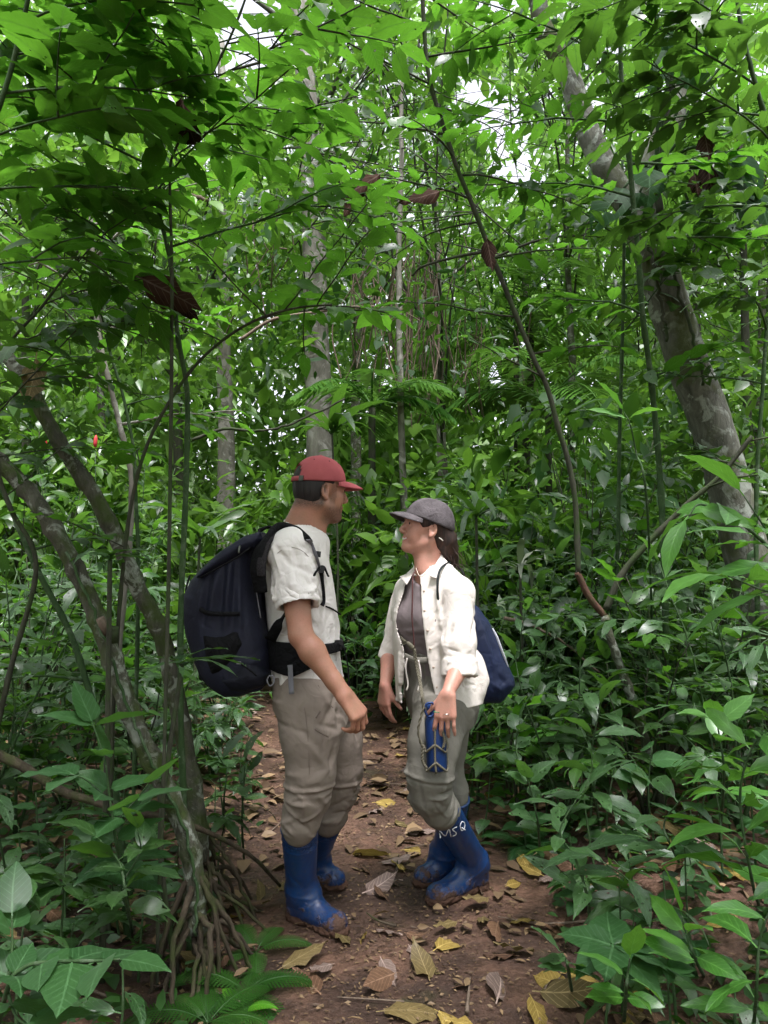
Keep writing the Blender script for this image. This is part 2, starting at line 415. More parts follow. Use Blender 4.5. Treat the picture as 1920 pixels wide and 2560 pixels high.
nx_, ny_ = len(gx), len(gy); I = (np.arange(ny_ - 1)[:, None] * nx_ + np.arange(nx_ - 1)[None, :])
gf = np.stack([I, I + 1, I + nx_ + 1, I + nx_], -1).reshape(-1, 4)
tag(obj('ground', fast_mesh('ground', np.stack([GXX, GYY, GZ], -1).reshape(-1, 3), gf), M_soil), kind='structure')

# ------------------------------------------------------------------ leaves
def leaf_mat(name, dark, light, under=None, trans=(1.0, 1.0), sheen=0.5, rough=0.35, mode='obj', veins=True, tmix=0.42, spots=None, holes=0.0):
    """thin leaf: diffuse both sides, light passing through, waxy reflection; colour varies from leaf to leaf"""
    m = NT(name)
    if mode == 'obj': rnd = m.n('ObjectInfo').outputs['Random']
    else: rnd = m.n('Attribute', attribute_name='rnd').outputs['Fac']
    c = m.mix(rnd, dark, light); vein = None
    if veins:
        uv = m.n('UVMap').outputs[0]; sp = m.n('SeparateXYZ'); m.t.links.new(uv, sp.inputs[0]); u, v = sp.outputs[0], sp.outputs[1]
        av = m.math('ABSOLUTE', m.math('SUBTRACT', v, 0.5))
        mid = m.math('LESS_THAN', av, m.math('SUBTRACT', 0.030, m.math('MULTIPLY', u, 0.018)))
        ph = m.math('SUBTRACT', m.math('MULTIPLY', u, 8.0), m.math('MULTIPLY', av, 5.0))
        fr = m.math('ABSOLUTE', m.math('SUBTRACT', m.math('FRACT', ph), 0.5))
        sv = m.math('MULTIPLY', m.math('LESS_THAN', fr, 0.075), 0.6)
        vein = m.math('MAXIMUM', mid, sv)
        c = m.mix(m.math('MULTIPLY', vein, 0.75), c, tuple(min(1, x * 1.8 + .035) for x in light))
        bl = m.noise(6, 4, 0.6, uv); c = m.mix(m.ramp(bl, [(0.35, 0.0), (0.75, 0.5)]), c, tuple(x * .7 for x in dark))
    if spots:
        sn = m.noise(26, 3, 0.6, m.coord('Object')); c = m.mix(m.ramp(sn, [(0.6, 0.0), (0.68, 0.8)]), c, spots)
    tcol = m.mix(0.5, m.n('Gamma', i_Color=c, i_Gamma=0.82).outputs[0], (0.115 * trans[0], 0.285 * trans[1], 0.010))
    if vein is not None: tcol = m.mix(m.math('MULTIPLY', vein, 0.65), tcol, (0.02, 0.07, 0.005))
    geo = m.n('NewGeometry').outputs['Backfacing']
    if under: c = m.mix(m.math('MULTIPLY', geo, 0.8), c, under)
    nm = None
    if veins: nm = m.bump(m.math('SUBTRACT', 1.0, vein), 0.35, 0.004)
    d = m.n('BsdfDiffuse', i_Color=c); t = m.n('BsdfTranslucent', i_Color=tcol)
    g = m.n('BsdfGlossy', i_Roughness=rough); g.inputs['Color'].default_value = (1, 1, 1, 1)
    if nm is not None: m.t.links.new(nm, d.inputs['Normal']); m.t.links.new(nm, g.inputs['Normal'])
    mx = m.n('MixShader', i_0=tmix); m.t.links.new(d.outputs[0], mx.inputs[1]); m.t.links.new(t.outputs[0], mx.inputs[2])
    lw = m.n('LayerWeight'); lw.inputs['Blend'].default_value = 0.5
    fz = m.math('ADD', 0.045, m.math('MULTIPLY', m.math('POWER', lw.outputs['Facing'], 4.0), 0.28))
    fac = m.math('MULTIPLY', fz, m.math('SUBTRACT', sheen * 1.6, m.math('MULTIPLY', geo, sheen * 1.1)))
    m2 = m.n('MixShader'); m.t.links.new(fac, m2.inputs[0]); m.t.links.new(mx.outputs[0], m2.inputs[1]); m.t.links.new(g.outputs[0], m2.inputs[2])
    if holes:
        vo = m.n('TexVoronoi', feature='F1'); vo.inputs['Scale'].default_value = 7.0; vo.inputs['Randomness'].default_value = 1.0
        mp = m.n('Mapping'); mp.inputs['Scale'].default_value = (2.0, 1.0, 1.0); m.t.links.new(uv, mp.inputs['Vector'])
        cb = m.n('CombineXYZ'); m.t.links.new(m.math('MULTIPLY', rnd, 37.0), cb.inputs[0]); m.t.links.new(cb.outputs[0], mp.inputs['Location']); m.t.links.new(mp.outputs[0], vo.inputs['Vector'])
        sc_ = m.n('SeparateXYZ'); m.t.links.new(vo.outputs['Color'], sc_.inputs[0])
        rad = m.math('MULTIPLY', m.math('SUBTRACT', sc_.outputs[0], 1.0 - holes, True), 0.5 / holes)
        hole = m.math('LESS_THAN', vo.outputs['Distance'], rad)
        tr = m.n('BsdfTransparent'); m3 = m.n('MixShader'); m.t.links.new(hole, m3.inputs[0]); m.t.links.new(m2.outputs[0], m3.inputs[1]); m.t.links.new(tr.outputs[0], m3.inputs[2]); m2 = m3
    m.t.links.new(m2.outputs[0], m.out.inputs['Surface']); return m.m
SHAPES = {
    'ovate':  ([0, .06, .2, .38, .56, .74, .88, 1], [.05, .42, .86, 1, .90, .60, .22, .0], .44),
    'broad':  ([0, .05, .18, .35, .55, .75, .9, 1], [.10, .62, .96, 1, .86, .52, .18, .0], .64),
    'lance':  ([0, .08, .22, .42, .62, .80, .92, 1], [.04, .36, .80, 1, .88, .55, .22, .0], .30),
    'strap':  ([0, .06, .2, .4, .6, .8, .93, 1], [.25, .7, .95, 1, .9, .65, .3, .0], .10),
    'dead':   ([0, .06, .2, .38, .56, .74, .88, 1], [.05, .42, .86, 1, .90, .60, .22, .0], .42),
}
def leaf_mesh(name, shape, fold=.12, droop=.25, wave=.02, bites=0, seed=0, curl=0.0, stalk=.10, mat=None, holes=0):
    """unit-length leaf along +X, face up; UV runs along and across"""
    r = np.random.default_rng(seed); ts, ws_, W = SHAPES[shape]; cols = [-1, -.55, 0, .55, 1]
    bl = np.ones((len(ts), 2))
    for _ in range(bites): bl[r.integers(2, 6), r.integers(2)] *= r.uniform(.35, .75)
    v = []; uv = []; f = []
    sk = .05 * r.standard_normal()
    for i, (t, w_) in enumerate(zip(ts, ws_)):
        for c in cols:
            k = bl[i, 0 if c < 0 else 1] if abs(c) == 1 else 1
            y = c * w_ * W * .5 * k; a = droop * t
            x = t if abs(droop) < 1e-3 else math.sin(a * 1.6) / (1.6 * droop) if droop else t
            z = -(1 - math.cos(a * 1.6)) / (1.6 * droop) if abs(droop) > 1e-3 else 0
            z += fold * abs(y) + wave * math.sin(t * 17 + c * 2 + seed) * abs(c) - curl * (y * y) / (W * W) * 2
            v.append((x, y + sk * t * t, z)); uv.append((t, .5 + .5 * c * w_))
    n = len(cols); skip = set()
    for _ in range(holes): skip.add((int(r.integers(1, len(ts) - 2)), int(r.integers(0, 4))))
    for i in range(len(ts) - 1):
        for j in range(n - 1):
            if (i, j) in skip: continue
            f.append((i * n + j, (i + 1) * n + j, (i + 1) * n + j + 1, i * n + j + 1))
    if stalk:
        b = len(v); s_ = .010
        v += [(-stalk, -s_, 0), (-stalk, s_, 0), (.02, s_, .003), (.02, -s_, .003)]; uv += [(0, .5)] * 4; f.append((b, b + 3, b + 2, b + 1))
    v = np.array(v); v[:, 0] += stalk
    me = new_mesh(name, v, f); ul = me.uv_layers.new(name='UVMap')
    li = np.zeros(len(me.loops), np.int32); me.loops.foreach_get('vertex_index', li); ul.data.foreach_set('uv', np.array(uv, np.float32)[li].ravel())
    if mat: me.materials.append(mat)
    return me
def leaf_kit(mat, shape, n=6, droop=(.1, .5), fold=.14, bites=1, stalk=.10, wave=.02, curl=0.0, holes=0, seed=0, name='leaf'):
    r = np.random.default_rng(seed)
    return [leaf_mesh(name, shape, fold * r.uniform(.6, 1.4), r.uniform(*droop), wave * r.uniform(.5, 1.5), int(r.integers(0, bites + 1)), seed * 31 + i, curl, stalk, mat, int(r.integers(0, holes + 1))) for i in range(n)]
G_up = leaf_mat('leaf_bright_sapling', (0.020, 0.078, 0.006), (0.062, 0.180, 0.012), tmix=.56, sheen=.45, trans=(.95, 1.15), holes=.14)
G_dark = leaf_mat('leaf_deep_green', (0.011, 0.043, 0.007), (0.036, 0.100, 0.014), under=(.032, .075, .018), sheen=.5, rough=.40, holes=.22)
G_blue = leaf_mat('leaf_blue_green', (0.016, 0.060, 0.012), (0.042, 0.120, 0.023), under=(.038, .085, .025), sheen=.5, rough=.40, spots=(.09, .125, .08), holes=.2)
G_lime = leaf_mat('leaf_fresh_lime', (0.045, 0.170, 0.018), (0.090, 0.270, 0.025), tmix=.45, sheen=.6)
G_fern = leaf_mat('fern_green', (0.022, 0.080, 0.012), (0.040, 0.120, 0.018), veins=False, sheen=.35)
D_brown = leaf_mat('dead_leaf_brown', (0.060, 0.032, 0.018), (0.17, 0.095, 0.052), trans=(.6, .15), tmix=.12, sheen=.2, rough=.5, spots=(.05, .03, .02))
D_yellow = leaf_mat('dead_leaf_yellow', (0.20, 0.14, 0.030), (0.36, 0.26, 0.065), trans=(2.2, .6), tmix=.2, sheen=.2, rough=.5, spots=(.16, .08, .02))
D_olive = leaf_mat('dead_leaf_olive', (0.085, 0.066, 0.024), (0.17, 0.125, 0.048), trans=(.9, .25), tmix=.15, sheen=.2, rough=.45, spots=(.06, .045, .02))
D_grey = leaf_mat('dead_leaf_grey', (0.12, 0.085, 0.068), (0.25, 0.185, 0.15), trans=(.9, .25), tmix=.12, sheen=.2, rough=.55)
K_wither = leaf_kit(leaf_mat('withered_dark_brown', (.016, .009, .006), (.040, .021, .012), trans=(.3, .05), tmix=.10, sheen=.03, rough=.6), 'dead', 5, (-.5, .5), fold=.3, bites=2, wave=.08, curl=.3, seed=29, name='withered_leaf')
K_up = leaf_kit(G_up, 'ovate', 8, (.15, .6), seed=1); K_dark = leaf_kit(G_dark, 'ovate', 7, (.15, .7), bites=2, holes=1, seed=2)
K_lance = leaf_kit(G_blue, 'lance', 8, (.2, .8), bites=2, holes=1, seed=3); K_lanced = leaf_kit(G_dark, 'lance', 6, (.3, .9), bites=1, seed=4)
K_broad = leaf_kit(G_blue, 'broad', 8, (.1, .5), bites=1, seed=5); K_lime = leaf_kit(G_lime, 'ovate', 6, (.1, .5), bites=0, seed=6)
K_limel = leaf_kit(G_lime, 'lance', 5, (.2, .7), seed=7); K_strap = leaf_kit(G_dark, 'strap', 6, (.5, 1.3), stalk=.03, seed=8)
K_strapg = leaf_kit(leaf_mat('leaf_pale_grey', (.10, .12, .09), (.17, .19, .14), veins=False, sheen=.4, tmix=.2), 'strap', 4, (.7, 1.4), stalk=.03, seed=9)
K_dead = {k: leaf_kit(mm, 'dead', 5, (-.5, .5), fold=.12, bites=2, stalk=.12, wave=.055, curl=.11 * q, seed=20 + i, name='fallen_leaf') for i, (k, mm, q) in enumerate((('brown', D_brown, 1), ('yellow', D_yellow, .5), ('olive', D_olive, .7), ('grey', D_grey, 1.6)))}
def bark_mat(name, a, b, moss=None, scale=22, lich=None, bump=.6, band=0.0):
    m = NT(name); co = m.coord('Object'); n = m.noise(scale, 6, .7, m.scaled(co, (1, 1, .35)), .6); n2 = m.noise(scale * .32, 4, .6, co)
    c = m.mix(m.ramp(n, [(.32, 0.), (.68, 1.)]), a, b)
    if lich: c = m.mix(m.ramp(m.noise(scale * .5, 5, .65, co, .8), [(.53, 0.), (.60, .85)]), c, lich)
    if moss: c = m.mix(m.ramp(n2, [(.47, 0.), (.62, .9)]), c, moss)
    return m.pbsdf(c, .85, m.bump(n, bump, .02), .25)
B_mossy = bark_mat('bark_mossy', (.034, .035, .023), (.120, .120, .088), (.042, .064, .012), 26, (.28, .31, .255), 1.0)
B_grey = bark_mat('bark_pale', (.10, .095, .075), (.26, .25, .205), None, 9, (.36, .35, .31), .5)
B_big = bark_mat('bark_big_tree', (.048, .050, .037), (.165, .168, .135), (.066, .078, .026), 14, (.30, .33, .28), 1.0)
B_green = bark_mat('stem_green', (.020, .046, .015), (.045, .088, .028), None, 30, (.075, .11, .06), .25)
B_dark = bark_mat('stem_dark', (.022, .024, .015), (.055, .058, .036), (.030, .052, .014), 30, None, .3)
B_root = bark_mat('root_brown', (.026, .020, .013), (.080, .062, .040), (.040, .052, .014), 28, None, .6)
B_twig = bark_mat('twig_dry', (.09, .065, .045), (.20, .155, .115), None, 40, None, .4)
B_red = bark_mat('stem_dead_red', (.055, .028, .018), (.105, .056, .036), (.05, .065, .018), 26, None, .5)

# ------------------------------------------------------------------ plants
def rot_leaf(d, up=(0, 0, 1), roll=0.0):
    x = nrm(d); y = np.cross(up, x); y = nrm(y) if np.linalg.norm(y) > 1e-3 else V(0, 1, 0); z = np.cross(x, y)
    if roll: y, z = y * math.cos(roll) + z * math.sin(roll), z * math.cos(roll) - y * math.sin(roll)
    return np.stack([x, y, z], 1)
def put_leaf(parent, base, me, p, d, size, up=(0, 0, 1), roll=0.0, width=1.0, name='leaf'):
    Rm = rot_leaf(d, up, roll) * np.array([size, size * width, size])[None, :]
    m = Matrix.Identity(4)
    for i in range(3):
        for j in range(3): m[i][j] = Rm[i, j]
        m[i][3] = p[i] - base[i]
    return obj(name, me, None, parent, m)
LEAFN = 0
NEARGAPS = [(600, 95, 105, 95), (490, 372, 34, 28), (1240, 290, 60, 50), (1275, 400, 55, 60)]
def in_gap(p):
    x, y = proj(p); return any(((x - a) / c) ** 2 + ((y - b) / d_) ** 2 < 1 for a, b, c, d_ in NEARGAPS)
def leafy(parent, base, pts, kit, size, step, r, start=0.2, opp=True, lift=.35, jit=.35, droop=.0, out_bias=None, cap=300, lean=.35):
    """leaves in pairs along a twig (m,3)"""
    global LEAFN
    L = np.concatenate([[0], np.cumsum(np.linalg.norm(np.diff(pts, axis=0), axis=1))]); tot = L[-1]; s = tot * start; k = 0
    while s <= tot + 1e-6:
        p = np.array([np.interp(s, L, pts[:, i]) for i in range(3)]); q = np.array([np.interp(min(s + .02, tot), L, pts[:, i]) for i in range(3)])
        t = nrm(q - p) if s < tot - .001 else nrm(pts[-1] - pts[-2])
        h = np.cross(t, V(0, 0, 1)); h = nrm(h) if np.linalg.norm(h) > .15 else nrm(np.cross(t, V(math.sin(k * 2.4), math.cos(k * 2.4), 0)))
        if abs(t[2]) > .75:
            a = k * 1.62 + r.uniform(-.3, .3); h = V(math.cos(a), math.sin(a), 0)
        for sg in ((-1, 1) if opp else ((-1) ** k,)):
            d = nrm(h * sg + t * (.55 + r.uniform(-.2, .3)) + V(0, 0, lift * r.uniform(-.5, 1) - droop) + jit * .5 * r.standard_normal(3))
            up = V(0, 0, 1) + lean * r.standard_normal(3)
            if in_gap(p + d * size * .6) and r.random() < .85: continue
            put_leaf(parent, base, kit[r.integers(len(kit))], p, d, size * r.uniform(.72, 1.15), up, r.uniform(-.35, .35), r.uniform(.88, 1.12)); LEAFN += 1
        s += step * r.uniform(.8, 1.25); k += 1
    e = nrm(pts[-1] - pts[-2]); put_leaf(parent, base, kit[r.integers(len(kit))], pts[-1], e + V(0, 0, -.15 - droop), size * r.uniform(.8, 1.1), V(0, 0, 1), 0.0); LEAFN += 1
def pxpts(lst): return np.array([P(*q) for q in lst])
def stem(parent, base, pts, r0, r1, mat, name='stem', n=40, sides=8, node=0.0, rough=.03, wob=0.0, seed=0):
    p = spline(pts, n) if len(pts) < n else np.asarray(pts)
    if wob: p = p + wob * np.random.default_rng(seed).standard_normal(p.shape) * np.linspace(.2, 1, n)[:, None]
    kn = None
    if node:
        L = np.concatenate([[0], np.cumsum(np.linalg.norm(np.diff(p, axis=0), axis=1))]); kn = sorted({int(np.argmin(abs(L - s))) for s in np.arange(node * .6, L[-1], node)})
    v, f = tube(p, np.linspace(r0, r1, n), sides, rough, kn); MB().add((v, f)).build(name, mat, parent, base); return p
def branch_from(p0, d, L, r, sag=.25, n=7, wob=.06):
    pts = [np.asarray(p0, float)]; d = nrm(d)
    for i in range(n): d = nrm(d + wob * r.standard_normal(3) + V(0, 0, -sag / n)); pts.append(pts[-1] + d * L / n)
    return np.array(pts)
def mass(name, pos, dirs, size, shape_w, parent, base, mat, r, ups=None, kind='stuff', fold=.15, droop=.12, lod=8):
    """many small leaves joined into one part; each has eight faces and its own colour value"""
    N = len(pos); d = dirs / (np.linalg.norm(dirs, axis=1)[:, None] + 1e-9)
    u = (np.tile(V(0, 0, 1), (N, 1)) if ups is None else ups) + .45 * r.standard_normal((N, 3))
    y = np.cross(u, d); y /= np.linalg.norm(y, axis=1)[:, None] + 1e-9; z = np.cross(d, y); s = np.broadcast_to(size, (N,)); w_ = np.broadcast_to(shape_w, (N,)) * .5 * np.repeat(r.choice([.6, .85, 1.1, 1.4], N // 20 + 1), 20)[:N]
    loc = [(0, 0, 0), (.30, -.92, fold), (.32, 0, 0), (.30, .92, fold), (.66, -.72, fold * .5), (.68, 0, -droop * .4), (.66, .72, fold * .5), (1, 0, -droop)]
    if lod == 4: loc = [(0, 0, 0), (.42, -1, fold), (.45, 0, 0), (.42, 1, fold), (1, 0, -droop)]
    V8 = np.stack([pos + s[:, None] * (d * a + y * (b * w_)[:, None] + z * (c * (w_[:, None] if b else 1))) for a, b, c in loc], 1)
    tri = np.array([(0, 1, 2), (0, 2, 3), (1, 5, 2), (1, 4, 5), (2, 6, 3), (2, 5, 6), (4, 7, 5), (5, 7, 6)])
    if lod == 4: tri = np.array([(0, 1, 2), (0, 2, 3), (1, 4, 2), (2, 4, 3)])
    nv = len(loc); fc = (np.arange(N)[:, None, None] * nv + tri[None]).reshape(-1, 3)
    me = fast_mesh(name, V8.reshape(-1, 3) - np.asarray(base), fc)
    a = me.attributes.new('rnd', 'FLOAT', 'POINT'); a.data.foreach_set('value', np.repeat(np.clip(.55 * r.random(N) + .45 * np.repeat(r.random(N // 24 + 1), 24)[:N], 0, 1), nv).astype(np.float32))
    o = obj(name, me, mat, parent)
    if kind: o['kind'] = kind
    return o
W_mid = leaf_mat('foliage_mid', (0.018, 0.062, 0.006), (0.098, 0.210, 0.020), mode='attr', veins=False, sheen=.55, tmix=.45)
W_dark = leaf_mat('foliage_dark', (0.007, 0.034, 0.006), (0.030, 0.095, 0.014), mode='attr', veins=False, sheen=.5, rough=.4, tmix=.35)
W_bright = leaf_mat('foliage_bright', (0.050, 0.150, 0.012), (0.150, 0.310, 0.030), mode='attr', veins=False, sheen=.45, tmix=.5)
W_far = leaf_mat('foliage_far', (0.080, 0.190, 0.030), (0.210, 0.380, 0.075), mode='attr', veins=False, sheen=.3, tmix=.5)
W_dry = leaf_mat('foliage_dry', (0.10, 0.075, 0.045), (0.22, 0.17, 0.10), mode='attr', veins=False, sheen=.2, tmix=.15, trans=(.8, .3))
# ------------------------------------------------------------------ far trees, seen between the leaves
GAPS = [(640, 60, 90, 75), (600, 130, 75, 60), (690, 150, 50, 40), (500, 375, 42, 36), (1235, 290, 75, 60), (1275, 400, 70, 80), (1190, 225, 70, 40), (1320, 470, 60, 40), (1480, 250, 30, 40), (1240, 10, 50, 25), (40, 510, 25, 30), (430, 330, 20, 18), (1000, 640, 22, 30), (1240, 930, 30, 25)]
def gapmask(p, r, keep=.06, grow=1.0):
    px, py = proj(p); ok = np.ones(len(p), bool)
    for x, y, a, b in GAPS:
        q = ((px - x) / (a * grow)) ** 2 + ((py - y) / (b * grow)) ** 2
        ok &= (q > 1 + .5 * r.standard_normal(len(p)) * .6) | (r.random(len(p)) < keep)
    return ok
def crown_leaves(centres, rad, per, r, size, flat=.75):
    n = len(centres) * per; c = np.repeat(centres, per, 0); o = r.standard_normal((n, 3)) * np.array([1, 1, flat]) * rad
    p = c + o; d = o / (np.linalg.norm(o, axis=1)[:, None] + 1e-6) + .6 * r.standard_normal((n, 3)) + V(0, 0, -.35)
    return p, d, size * r.uniform(.7, 1.2, n) * np.repeat(r.choice([.55, .8, 1.0, 1.35, 1.8], len(centres), p=[.2, .28, .27, .17, .08]), per)
def tree(name, label, px, d, base_r, pts, zc, rx, rz, clumps, per, size, wmat, bark, seed, group='forest trees behind the two people', w=.42, limbs=7, taper=.35, rad=.42, skip_gap=False):
    """trunk through pixel points at distance d, limbs and a leafy crown"""
    r = np.random.default_rng(seed); p = np.array([P(x, y, d + dd) for x, y, dd in pts]); b = p[0].copy(); b[2] = gz(b[0], b[1]) - .1; p = np.vstack([b, p])
    t = thing(name, label, 'tree', b, group)
    sp = spline(p, 60); sp[3:] += .012 * r.standard_normal((57, 3)).cumsum(0) * .25
    rr = np.linspace(base_r * 1.15, base_r * taper, 60); rr[0:3] *= (1.5, 1.25, 1.1)
    MB().add(tube(sp, rr, 12, .035)).build('trunk', bark, t, b)
    top = sp[-1]; lm = MB(); cen = []
    nl = max(limbs, 1)
    ends = []
    for i in range(nl):
        s0 = sp[int(r.uniform(.55, .98) * 59)] if limbs else top
        a = r.uniform(0, 2 * math.pi); e = V(top[0] + rx * math.cos(a) * r.uniform(.4, .9), top[1] + rx * math.sin(a) * r.uniform(.4, .9), zc + rz * r.uniform(-.6, .8))
        q = spline([s0, (s0 + e) / 2 + V(0, 0, .25) + .2 * r.standard_normal(3), e], 10); lm.add(tube(q, np.linspace(base_r * .22, .008, 10), 6, .03)); ends.append(q)
    for i in range(clumps):
        u = nrm(r.standard_normal(3)); k = r.uniform(.35, 1) ** .6; c = V(top[0], top[1], zc) + u * V(rx, rx, rz) * k; cen.append(c)
        q = ends[r.integers(nl)]; s0 = q[r.integers(4, 10)]
        if i % 2 == 0: lm.add(tube(spline([s0, (s0 + c) / 2 + .1 * r.standard_normal(3), c], 6), np.linspace(.008, .003, 6), 4, cap=False))
    lm.build('limbs', B_dark, t, b)
    pos, dr, sz = crown_leaves(np.array(cen), rad, per, r, size); ok = gapmask(pos, r) & (pos[:, 2] > gz(pos[:, 0], pos[:, 1]) + .1)
    mass('crown', pos[ok], dr[ok], sz[ok], w, t, b, wmat, r, kind=None)
    return t
tree('forest_tree', 'thick pale trunk standing behind the red cap', 0, 9.5, .17, [(806, 1480, 0), (800, 1100, 0), (790, 800, 0), (783, 500, .1), (770, 250, .2), (755, 40, .3), (740, -150, .4)], 9.2, 2.8, 2.0, 50, 26, .16, W_dark, B_grey, 101, taper=.62)
tree('forest_tree', 'slim pale grey trunk between the two people, far behind', 0, 7.6, .035, [(1010, 1500, 0), (1006, 1100, 0), (1003, 800, 0), (1006, 600, 0), (1012, 380, 0), (1018, 200, 0)], 5.0, 2.0, 1.7, 80, 30, .12, W_dark, B_grey, 102, taper=.6)
tree('forest_tree', 'pale mottled trunk at the far end of the path behind the backpack', 0, 12, .17, [(565, 1500, 0), (565, 1200, 0), (560, 900, 0), (555, 500, 0), (550, 100, 0)], 8.0, 2.6, 2.6, 50, 26, .17, W_mid, B_grey, 103)
tree('forest_tree', 'pale stump-like trunk just above the dark grey cap', 0, 9.0, .085, [(1100, 1500, 0), (1102, 1250, 0), (1098, 1130, 0), (1090, 850, .2), (1080, 500, .3)], 6.3, 2.2, 1.8, 60, 26, .14, W_mid, B_grey, 104)
specs = [  # px, depth, radius, crown height, rx, rz, clumps, colour
    (60, 9, .07, 5.6, 2.3, 2.0, 140, W_mid, 'slender tree at the far left edge with bright crown'),
    (270, 8, .05, 4.4, 2.0, 1.7, 150, W_bright, 'slender tree deep behind the leaning mossy trunks'),
    (440, 11, .09, 6.8, 2.4, 2.2, 150, W_mid, 'tree far behind the jointed green sapling on the left'),
    (900, 12, .10, 8.0, 2.6, 2.6, 170, W_mid, 'tree with dense crown in the upper middle, farther than the slim grey trunk'),
    (1310, 10, .08, 4.6, 2.0, 1.6, 120, W_bright, 'bright tree right of centre behind the dark leaning stem'),
    (1420, 8.5, .06, 6.2, 1.9, 1.5, 110, W_dark, 'dark small-leaved tree before the sky gap on the upper right'),
    (1760, 9, .07, 4.8, 2.1, 1.9, 140, W_mid, 'tree behind the big leaning trunk at the right edge'),
    (1890, 11, .09, 7.4, 2.2, 2.2, 110, W_bright, 'tree at the far right edge high behind the epiphyte leaves'),
]
for i, (px, d, br, zc, rx, rz, cl, wm, lab) in enumerate(specs):
    r = np.random.default_rng(300 + i); k = r.uniform(-25, 25, 4)
    tree('forest_tree', lab, 0, d, br, [(px + k[0], 1500, 0), (px + k[0] * .6, 1200, 0), (px + k[1], 900, 0), (px + k[2], 600, 0), (px + k[3], 1283 - (zc - 1.4) * F / d, 0)], zc, rx, rz, int(cl * .5), 30, .14 + .004 * d, wm, B_mossy if i % 2 else B_dark, 300 + i)

# distant forest: one mass nobody could count
r = np.random.default_rng(77); nF = 140000
dF = r.uniform(13, 24, nF); xF = r.uniform(-.62, .62, nF) * dF; zF = 0.9 + r.random(nF) ** .8 * (dF * .80)
cl = r.integers(0, 1900, nF); cc = np.stack([r.uniform(-.80, .80, 1900), r.uniform(0, 1, 1900) ** 1.8], 1)
xF = cc[cl, 0] * dF + r.normal(0, .7, nF); zF = 1.0 + cc[cl, 1] * dF * .80 + r.normal(0, .6, nF)
pF = np.stack([xF, dF, np.maximum(zF, gz(xF, dF) + .2)], 1); ok = gapmask(pF, r, .10)
px, py = proj(pF); ok &= r.random(nF) < np.interp(py, [-200, 250, 600], [.30, .50, 1.0])
nR = 6000; aR = r.uniform(R(35), R(325), nR) + R(90); dR = r.uniform(9, 20, nR); cR = r.integers(0, 500, nR); hR = r.random(500)[cR]
pR = np.stack([np.cos(aR) * dR, np.sin(aR) * dR, .5 + hR * 11 + r.normal(0, .6, nR)], 1)      # the same forest goes on round the path behind the camera
pF = np.vstack([pF[ok], pR]); szF = np.concatenate([r.uniform(.20, .46, ok.sum()), r.uniform(.6, 1.0, nR)])
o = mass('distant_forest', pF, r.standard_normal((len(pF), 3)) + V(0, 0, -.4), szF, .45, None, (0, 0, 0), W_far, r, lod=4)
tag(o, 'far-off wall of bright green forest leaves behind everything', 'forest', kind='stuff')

# ------------------------------------------------------------------ shrubs of the middle distance
def shrub(label, x, y, h, rx, clumps, per, size, wm, seed, group, w=.42, rad=.22, name='shrub'):
    r = np.random.default_rng(seed); b = V(x, y, gz(x, y)); t = thing(name, label, 'shrub', b, group); st = MB(); cen = []
    for i in range(clumps):
        a = r.uniform(0, 2 * math.pi); k = r.random() ** .5; c = b + V(rx * k * math.cos(a), rx * k * math.sin(a), h * r.uniform(.25, 1.0)); cen.append(c)
        if i % 2 == 0: st.add(tube(spline([b + V(.06 * math.cos(a), .06 * math.sin(a), -.03), b + (c - b) * .5 + V(0, 0, .1 * h), c], 8), np.linspace(.013, .003, 8), 5, cap=False))
    st.build('stems', B_dark, t, b); pos, dr, sz = crown_leaves(np.array(cen), rad, per, r, size, .6)
    ok = (pos[:, 2] > gz(pos[:, 0], pos[:, 1]) + .05) & gapmask(pos, r); mass('foliage', pos[ok], dr[ok], sz[ok], w, t, b, wm, r, kind='stuff'); return t
zones = [  # px range, depth range, height range, number, colours, label
    ((-60, 340), (6.5, 9), (1.4, 3.2), 7, (W_mid, W_bright, W_dark), 'leafy shrub in the thicket behind the leaning mossy trunks'),
    ((300, 660), (7.5, 11), (1.0, 3.0), 7, (W_mid, W_bright, W_mid), 'leafy shrub in the thicket behind the navy backpack'),
    ((740, 1080), (7.2, 10), (1.0, 2.6), 7, (W_mid, W_bright, W_dark), 'leafy shrub in the thicket between the two people'),
    ((1150, 1500), (5.6, 8.5), (1.2, 2.8), 9, (W_mid, W_bright, W_dark), 'leafy shrub in the thicket right of the grey cap'),
    ((1480, 1990), (5.6, 9), (1.2, 3.2), 8, (W_dark, W_mid, W_mid), 'leafy shrub in the thicket around the big leaning trunk'),
]
k = 0
for (x0, x1), (d0, d1), (h0, h1), n, cols, lab in zones:
    for i in range(n):
        r = np.random.default_rng(900 + k); d = r.uniform(d0, d1); px = x0 + (x1 - x0) * (i + r.uniform(.2, .8)) / n
        shrub({id(W_mid): 'mid-green ', id(W_bright): 'bright green ', id(W_dark): 'dark green '}[id(cols[k % 3])] + lab, (px - CX) / F * d, d, r.uniform(h0, h1), r.uniform(.55, .95), 30, 24, r.uniform(.11, .18), cols[k % 3], 900 + k, lab.split(' in the ')[1] + ' shrubs', rad=r.uniform(.18, .28)); k += 1

